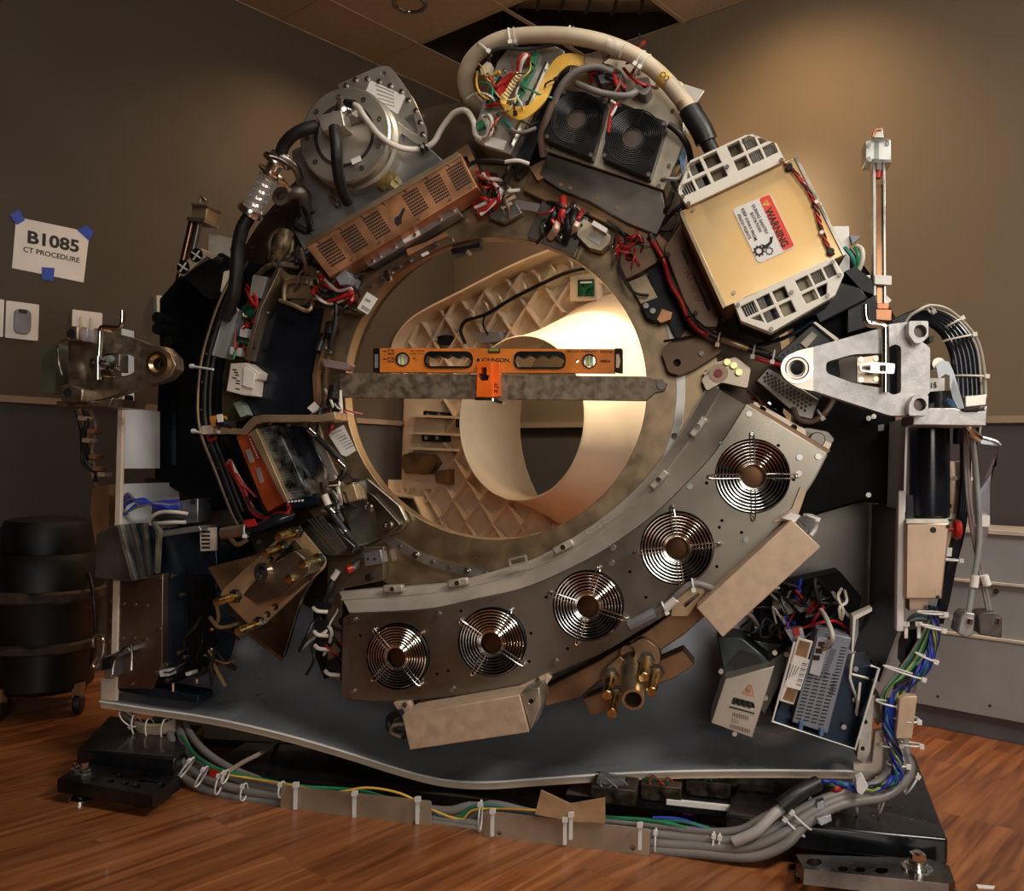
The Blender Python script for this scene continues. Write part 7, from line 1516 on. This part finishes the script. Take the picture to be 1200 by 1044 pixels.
for x, y in ((963, 755), (960, 763), (957, 771)): q = MB(); q.ext(M, [(x-4, y-3.5), (x+4, y-2.6), (x+3.4, y+3.2), (x-4.6, y+2.4)], .092, .0925); T.part('port', q, ink)
q = MB(); q.wire(M, [(966, 758, .1), (974, 752, .12), (975, 742, .12), (968, 724, .08), (962, 715, .03)], 3, 10); T.part('cable', q, MT['white_cable'])
q = MB(); q.wire(M, [(964, 760, .1), (972, 756, .11), (973, 748, .12)], 3.4, 10); T.part('plug', q, chrome)
q = MB(); q.ext(M, [(935, 747), (953, 752), (930, 826), (913, 821)], .085, .095); o = T.part('side_strip', q, mat('strip_cream', (.72, .68, .60), .2, .4), bevel=.001)
q = MB(); q.ext(M, [(937, 750), (950, 753), (945, 771), (932, 767)], .095, .0955); T.part('brown_patch', q, brown, o); q = MB(); q.ext(M, [(923, 805), (935, 808), (930, 823), (917, 819)], .095, .0955); T.part('brown_patch', q, brown, o)
q = MB(); q.ext(M, [(931, 768), (949, 773), (938, 809), (920, 804)], .0955, .0962); o = T.part('label', q, paper)
q = MB()
for k in range(13):
    x, y = lerp((943, 777), (936, 802), k/12); q.ext(M, [(x-3, y-.5), (x+3, y+.9), (x+2.8, y+1.9-(k % 3)*.4), (x-3.2, y+.5-(k % 3)*.4)], .0962, .0965)
for k in range(4):
    a_, b_ = lerp((926, 778), (936, 781), k/3); q.ext(M, [(a_, b_), (a_+.8, b_+.2), (a_-4.5, b_+19-k*3), (a_-5.3, b_+18.8-k*3)], .0962, .0965)
T.part('barcode', q, ink, o)
for x, y in ((938, 850), (962, 858)): q = MB(); q.rod(M.P(x, y+4, .095), M.P(x+1, y-5, .095), .005, 10); T.part('clip', q, MT['tube_blue'])
for P in ([(1000, 766, .05), (996, 795, .07), (1004, 818, .06), (1004, 838, .05)], [(998, 790, .07), (1018, 795, .06)], [(1008, 800, .06), (1006, 820, .08), (1003, 835, .06)]): q = MB(); q.wire(M, P, 1.5, 6, 2); T.part('bracket_wire', q, MT['grille_cream'])
for x, y in ((1002, 820), (989, 852), (1003, 784)): bolt(T, M, x, y, 3, .045, .01)
q = MB(); q.ext(M, [(1000, 722), (1022, 712), (1022, 716), (1003, 726), (1000, 764), (998, 764)], .02, .06); T.part('upper_flange', q, MT['grille_cream'])
T.done()
T = Thing('heat_warning_box', 'slanted grey metal box with a triangle warning and barcode labels, lower right', 'electronics box')
F5 = [(850, 795), (908, 780), (882, 865), (833, 847)]
q = MB(); q.ext(M, F5, -.05, .08, [rrect([(860, 818), (883, 824), (884, 830), (857, 824)], 1)]); T.part('cover', q, mat('cover_silver', (.58, .55, .47), .8, .36, .08, 6), bevel=.002)
q = MB(); q.ext(M, [(840, 745), (870, 748), (908, 780), (850, 795), (848, 790)], -.10, .02); T.part('upper_body', q, mat('dark_teal', (.06, .075, .075), .7, .35, .2, 8), bevel=.003)
q = MB(); q.ext(M, [(868, 762), (888, 768), (896, 780), (862, 788), (854, 776)], .02, .024); T.part('slot_panel', q, ink)
q = MB(); q.ext(M, [(877, 802), (881, 803), (884, 817), (868, 813)], .08, .0805); o = T.part('triangle_sign', q, copper)
q = MB(); q.ext(M, [(877.5, 805), (880, 806), (882, 815), (871, 812)], .0805, .081); T.part('triangle_inner', q, MT['cover_silver'] if 0 else tan, o)
for k in range(3): q = MB(); q.wire(M, [(874.5+k*2, 812, .0815), (875+k*2, 809, .0815), (875+k*2, 807, .0815)], .35, 5, 2); T.part('heat_mark', q, ink, o)
q = MB()
for k in range(4): x = 860+k*6; q.ext(M, [(x-1, 818+k*1.5), (x+3.6, 819+k*1.5), (x+2.2, 826+k*1.5), (x-2.4, 825+k*1.5)], .0801, .081)
T.part('vent_windows', q, ink)
q = MB(); q.ext(M, [(855, 827.5), (884, 835.5), (884, 837), (854.5, 829)], .08, .083); T.part('slot_lip', q, ink)
q = MB()
for k in range(12): x = 858.5+k*1.6; q.ext(M, [(x, 834.5+k*.45), (x+.8+(k % 2)*.3, 834.7+k*.45), (x+.2, 839.5+k*.45), (x-.6, 839.3+k*.45)], .08, .0804)
for k in range(16): x = 855.5+k*1.5; q.ext(M, [(x, 848+k*.45), (x+.8+(k % 3 == 0)*.3, 848.2+k*.45), (x+.2, 853+k*.45), (x-.6, 852.8+k*.45)], .08, .0804)
for k in range(3): q.ext(M, [(857, 841.5+k*2), (864+k, 843+k*2), (864+k, 843.6+k*2), (856.8, 842.1+k*2)], .08, .0804)
T.part('barcode', q, mat('print_brown', (.16, .08, .04), 0, .5))
q = MB(); q.ext(M, [(884, 785), (925, 760), (912, 805), (896, 838), (890, 830)], -.08, .0); T.part('side_plate', q, mat('side_olive', (.14, .15, .13), .6, .4), bevel=.002)
for x, y in ((845, 787), (853, 797), (897, 818), (908, 765), (922, 767), (861, 860)): bolt(T, M, x, y, 3, .02 if x > 890 else .03, .012, mat('screw_pale', (.7, .68, .55), .8, .3))
T.done()
# cluttered wiring behind the drive
T = Thing('dark_wiring_nest', 'dark tangle of black red and white wires above the servo drive chassis', 'wires')
q = MB(); q.ext(M, [(895, 690), (985, 670), (1010, 700), (1000, 745), (940, 760), (880, 750)], -.16, -.06); T.part('dark_box', q, blackm, bevel=.003)
q = MB(); q.ext(M, [(905, 705), (950, 700), (955, 715), (910, 722)], -.06, -.04); T.part('module', q, dsteel)
for k in range(26):
    x, y = random.uniform(905, 990), random.uniform(690, 750); q = MB()
    P = [(x, y, -.03), (x+random.uniform(-16, 16), y+random.uniform(-16, 16), random.uniform(-.02, .04)), (x+random.uniform(-22, 22), y+random.uniform(-20, 22), random.uniform(-.02, .03)), (x+random.uniform(-25, 25), y+random.uniform(-20, 25), -.03)]
    q.wire(M, P, random.choice((1.2, 1.6, 2.2)), 6, 4); T.part('wire', q, [rubber, rubber, redm, rubber, bluem, rubber, MT['label_tan'], rubber, greyc][k % 9])
for P, m_ in (([(948, 735, .0), (957, 722, .04), (965, 712, .02)], redm), ([(935, 738, .02), (960, 730, .04), (980, 728, .02), (994, 738, .0)], redm), ([(986, 690, -.02), (982, 700, .02), (988, 715, .03), (986, 726, .02)], MT['label_tan']), ([(990, 692, -.02), (992, 705, .02), (984, 712, .03), (985, 724, .02)], wh)): q = MB(); q.wire(M, P, 1.8, 6); T.part('wire', q, m_)
q = MB(); q.ext(M, [(920, 738), (940, 735), (944, 750), (930, 755)], .02, .05); T.part('connector', q, MT['box_silver']); q = MB(); q.ext(M, [(928, 737), (936, 735), (938, 744), (931, 746)], .05, .06); T.part('red_connector', q, redm)
T.done()
T = Thing('corner_support_bracket', 'upright silver bracket with slots in the right corner of the pan', 'bracket')
q = MB(); q.ext(M, [(1018, 815), (1025, 814), (1020, 880), (1014, 896), (1004, 888), (1008, 860)], .0, .055, [circ(1013+1, 846, 2.6, 10), circ(1010+1, 877, 2.6, 10)]); T.part('bracket', q, mat('bracket_silver', (.5, .5, .42), .9, .32), bevel=.001)
q = MB(); q.ext(M, [(1007, 855), (1019, 856), (1018, 868), (1006, 866)], .055, .057); T.part('label', q, paper)
q = MB(); q.ext(M, [(1020, 820), (1030, 812), (1035, 845), (1028, 850), (1020, 835)], -.05, .02); T.part('gusset', q, MT['block_light'])
T.done()
# ---- blue wire bundle on the right side
T = Thing('right_wire_bundle', 'twisted blue green and yellow wires tied in a bundle down the right side', 'cable bundle')
base = [(1092, 712, .05), (1095, 745, .06), (1088, 775, .07), (1068, 800, .08), (1050, 818, .08), (1040, 845, .09), (1046, 870, .10), (1052, 893, .11), (1050, 912, .12), (1032, 922, .13), (1008, 924, .14), (980, 918, .14), (956, 917, .14)]
bb = [(p.x, p.y, p.z) for p in crv(base, 4)]
for k in range(16):
    ph = k*1.7; q = MB(); P = [(x+5.5*math.sin(i*.55+ph)*(1 if k % 2 else .6), y+2.5*math.cos(i*.5+ph*1.3), w_+.012*math.cos(i*.55+ph)) for i, (x, y, w_) in enumerate(bb)]
    q.wire(M, P, 1.5, 6, 2); T.part('wire', q, [bluem, bluem, rubber, bluem, greenm, bluem, mat('wire_lime', (.30, .40, .08), 0, .4), rubber][k % 8])
for k in range(5):
    q = MB(); o_ = k*3; q.wire(M, [(1095-o_*.4, 725, .06), (1080-o_, 765, .06), (1062-o_, 790, .07), (1042-o_*.8, 805+o_, .07), (1035, 825+o_*2, .06)], 1.6, 6); T.part('wire', q, [greenm, MT['wire_lime'], rubber, greenm, greyc][k])
for x, y, a_, h_ in ((1092, 735, 10, 14), (1085, 770, 20, 12), (1060, 788, 15, 24), (1040, 824, 10, 13), (1044, 872, -10, 12), (1052, 895, 0, 12), (1030, 922, 75, 11), (1000, 922, 95, 10), (1092, 718, 0, 16)): T.part('cable_tie', tie(M, x, y, .09, a_, h_, 10), white)
q = MB(); q.ext(M, rrect([(1003, 914), (1012, 910), (1018, 922), (1010, 932), (1004, 928)], 2), .15, .18); T.part('white_connector', q, white, bevel=.001)
q = MB(); q.wire(M, [(974, 930, .14), (980, 924, .16), (985, 926, .15)], 3, 8); T.part('red_sleeve', q, redm)
T.done()
T = Thing('right_tan_sleeve', 'tan card sleeve tied round the grey cables at the right', 'sleeve')
q = MB(); q.ext(M, [(1054, 820), (1062, 816), (1075, 816), (1069, 866), (1050, 866), (1050, 860)], .04, .12); T.part('sleeve', q, tan, bevel=.002)
T.part('cable_tie', tie(M, 1062, 842, .09, 0, 14, 16), white); T.done()
T = Thing('upper_wire_loop', 'small loop of blue and green wires on a black tray below the copper side box', 'wires')
q = MB(); q.ext(M, [(1062, 738), (1092, 736), (1090, 755), (1066, 790), (1060, 780)], -.06, .02); T.part('tray', q, black)
for k in range(6): q = MB(); q.wire(M, [(1062, 732+k, .03), (1068, 722+k*1.5, .05), (1080, 719+k*1.5, .05), (1090, 726+k, .05), (1092, 740, .04)], 1.6, 6); T.part('wire', q, [greyc, greenm, bluem, MT['wire_lime'], greyc, rubber][k])
for x in (1062, 1077): q = MB(); q.ext(M, [(x-2, 730), (x+2, 730), (x+2, 748), (x-2, 748)], .06, .065); q.ext(M, [(x-4, 729), (x+4, 729), (x+4, 734), (x-4, 734)], .06, .068); T.part('cable_tie', q, white)
T.done()
T = Thing('base_clamp_bracket', 'small zinc clamp bracket with ties on the right base shoe', 'bracket')
q = MB(); q.ext(M, [(957, 940), (966, 938), (968, 962), (958, 966)], .16, .19); q.ext(M, [(956, 958), (974, 955), (975, 962), (962, 968)], .17, .21); T.part('bracket', q, MT['box_silver'], bevel=.001); T.done()
# ================================================================== LOOSE WIRING round the rotor
def nest(nm, label, cols, c, rx, ry, w, n, r=(1.0, 1.5), ang=None):
    T = Thing(nm, label, 'wires')
    for i in range(n):
        x, y = c[0]+random.uniform(-rx, rx), c[1]+random.uniform(-ry, ry); q = MB(); P = [(x, y, w)]
        a = math.radians(ang+random.uniform(-25, 25)) if ang is not None else random.uniform(0, 6.28)
        for k in range(3):
            a += random.uniform(-.9, .9); s_ = random.uniform(.35, .6)*max(rx, ry); x += s_*math.cos(a); y += s_*math.sin(a)
            P.append((x, y, w+random.choice((.01, .02, .03, .035))))
        P[-1] = (P[-1][0], P[-1][1], w); q.wire(M, P, random.choice(r), 6, 5); T.part('wire', q, cols[i % len(cols)])
    for k in range(max(2, n//5)):
        x, y = c[0]+random.uniform(-rx, rx), c[1]+random.uniform(-ry, ry); bolt(T, M, x, y, random.uniform(1.6, 2.8), w-.005, random.uniform(.006, .02), chrome, 'terminal')
    T.done()
br_ = MT['brown_cable']
nest('wire_nest', 'dark red wires crowded beside the beige relay above the bore', [redm, rubber, redm, br_], (735, 288), 20, 12, .035, 12)
nest('wire_nest', 'red and black wires behind the copper cable lugs above the bore', [rubber, redm, rubber, rubber], (655, 246), 24, 12, .04, 12, (1.2, 2.2), 70)
nest('wire_nest', 'black white and red wires right of the long copper box', [rubber, wh, redm, rubber, br_], (590, 222), 20, 18, .035, 14, (1.2, 2.0))
nest('wire_nest', 'black wires tangled under the lower end of the long copper box', [rubber, rubber, br_, redm], (400, 345), 22, 14, .03, 12, (1.2, 2.2))
nest('wire_nest', 'black cables and clips between the coil and the copper box', [rubber, br_, rubber], (350, 305), 20, 14, .01, 9, (1.6, 2.6))
nest('wire_nest', 'dark wires and chrome ends right of the red faced power supply', [rubber, rubber, greyc, wh], (380, 565), 18, 22, .05, 12, (1.2, 2.2), 60)
nest('wire_nest', 'dark wires crowding the gap left of the fan tray', [rubber, rubber, redm, wh], (384, 735), 12, 34, .02, 12, (1.2, 2.0), 90)
nest('wire_nest', 'black wires on the left cabinet floor behind the white clips', [rubber, rubber, MT['tan_wire']], (235, 750), 18, 28, .04, 9, (1.2, 2.4), 90)
nest('wire_nest', 'dark wires and connectors under the silver nose of the right arm', [rubber, rubber, br_, redm], (905, 470), 30, 12, .0, 9, (1.4, 2.4), 20)
nest('wire_nest', 'dark wires in the corner between the right tan box and the heat warning box', [rubber, greyc, rubber], (880, 715), 24, 22, -.02, 10, (1.4, 2.6))
nest('wire_nest', 'black wires and small lugs between the twin fan box and the gold box', [rubber, br_, rubber, greyc], (795, 225), 10, 26, .04, 9, (1.4, 2.4), 90)
nest('wire_nest', 'fine wires over the connectors beside the left end of the bar', [rubber, redm, wh, rubber], (384, 470), 10, 26, .03, 9, (1.0, 1.6), 90)
nest('wire_nest', 'brown and black wires round the twin fan box top connectors', [br_, rubber, redm], (720, 84), 30, 10, .085, 9, (1.2, 2.0), 10)
nest('wire_nest', 'coloured thin wires crowded on the tilted top board tray', [redm, yellm, rubber, greenm, wh, MT['pale_yellow']], (590, 108), 22, 26, .11, 16, (.8, 1.3))
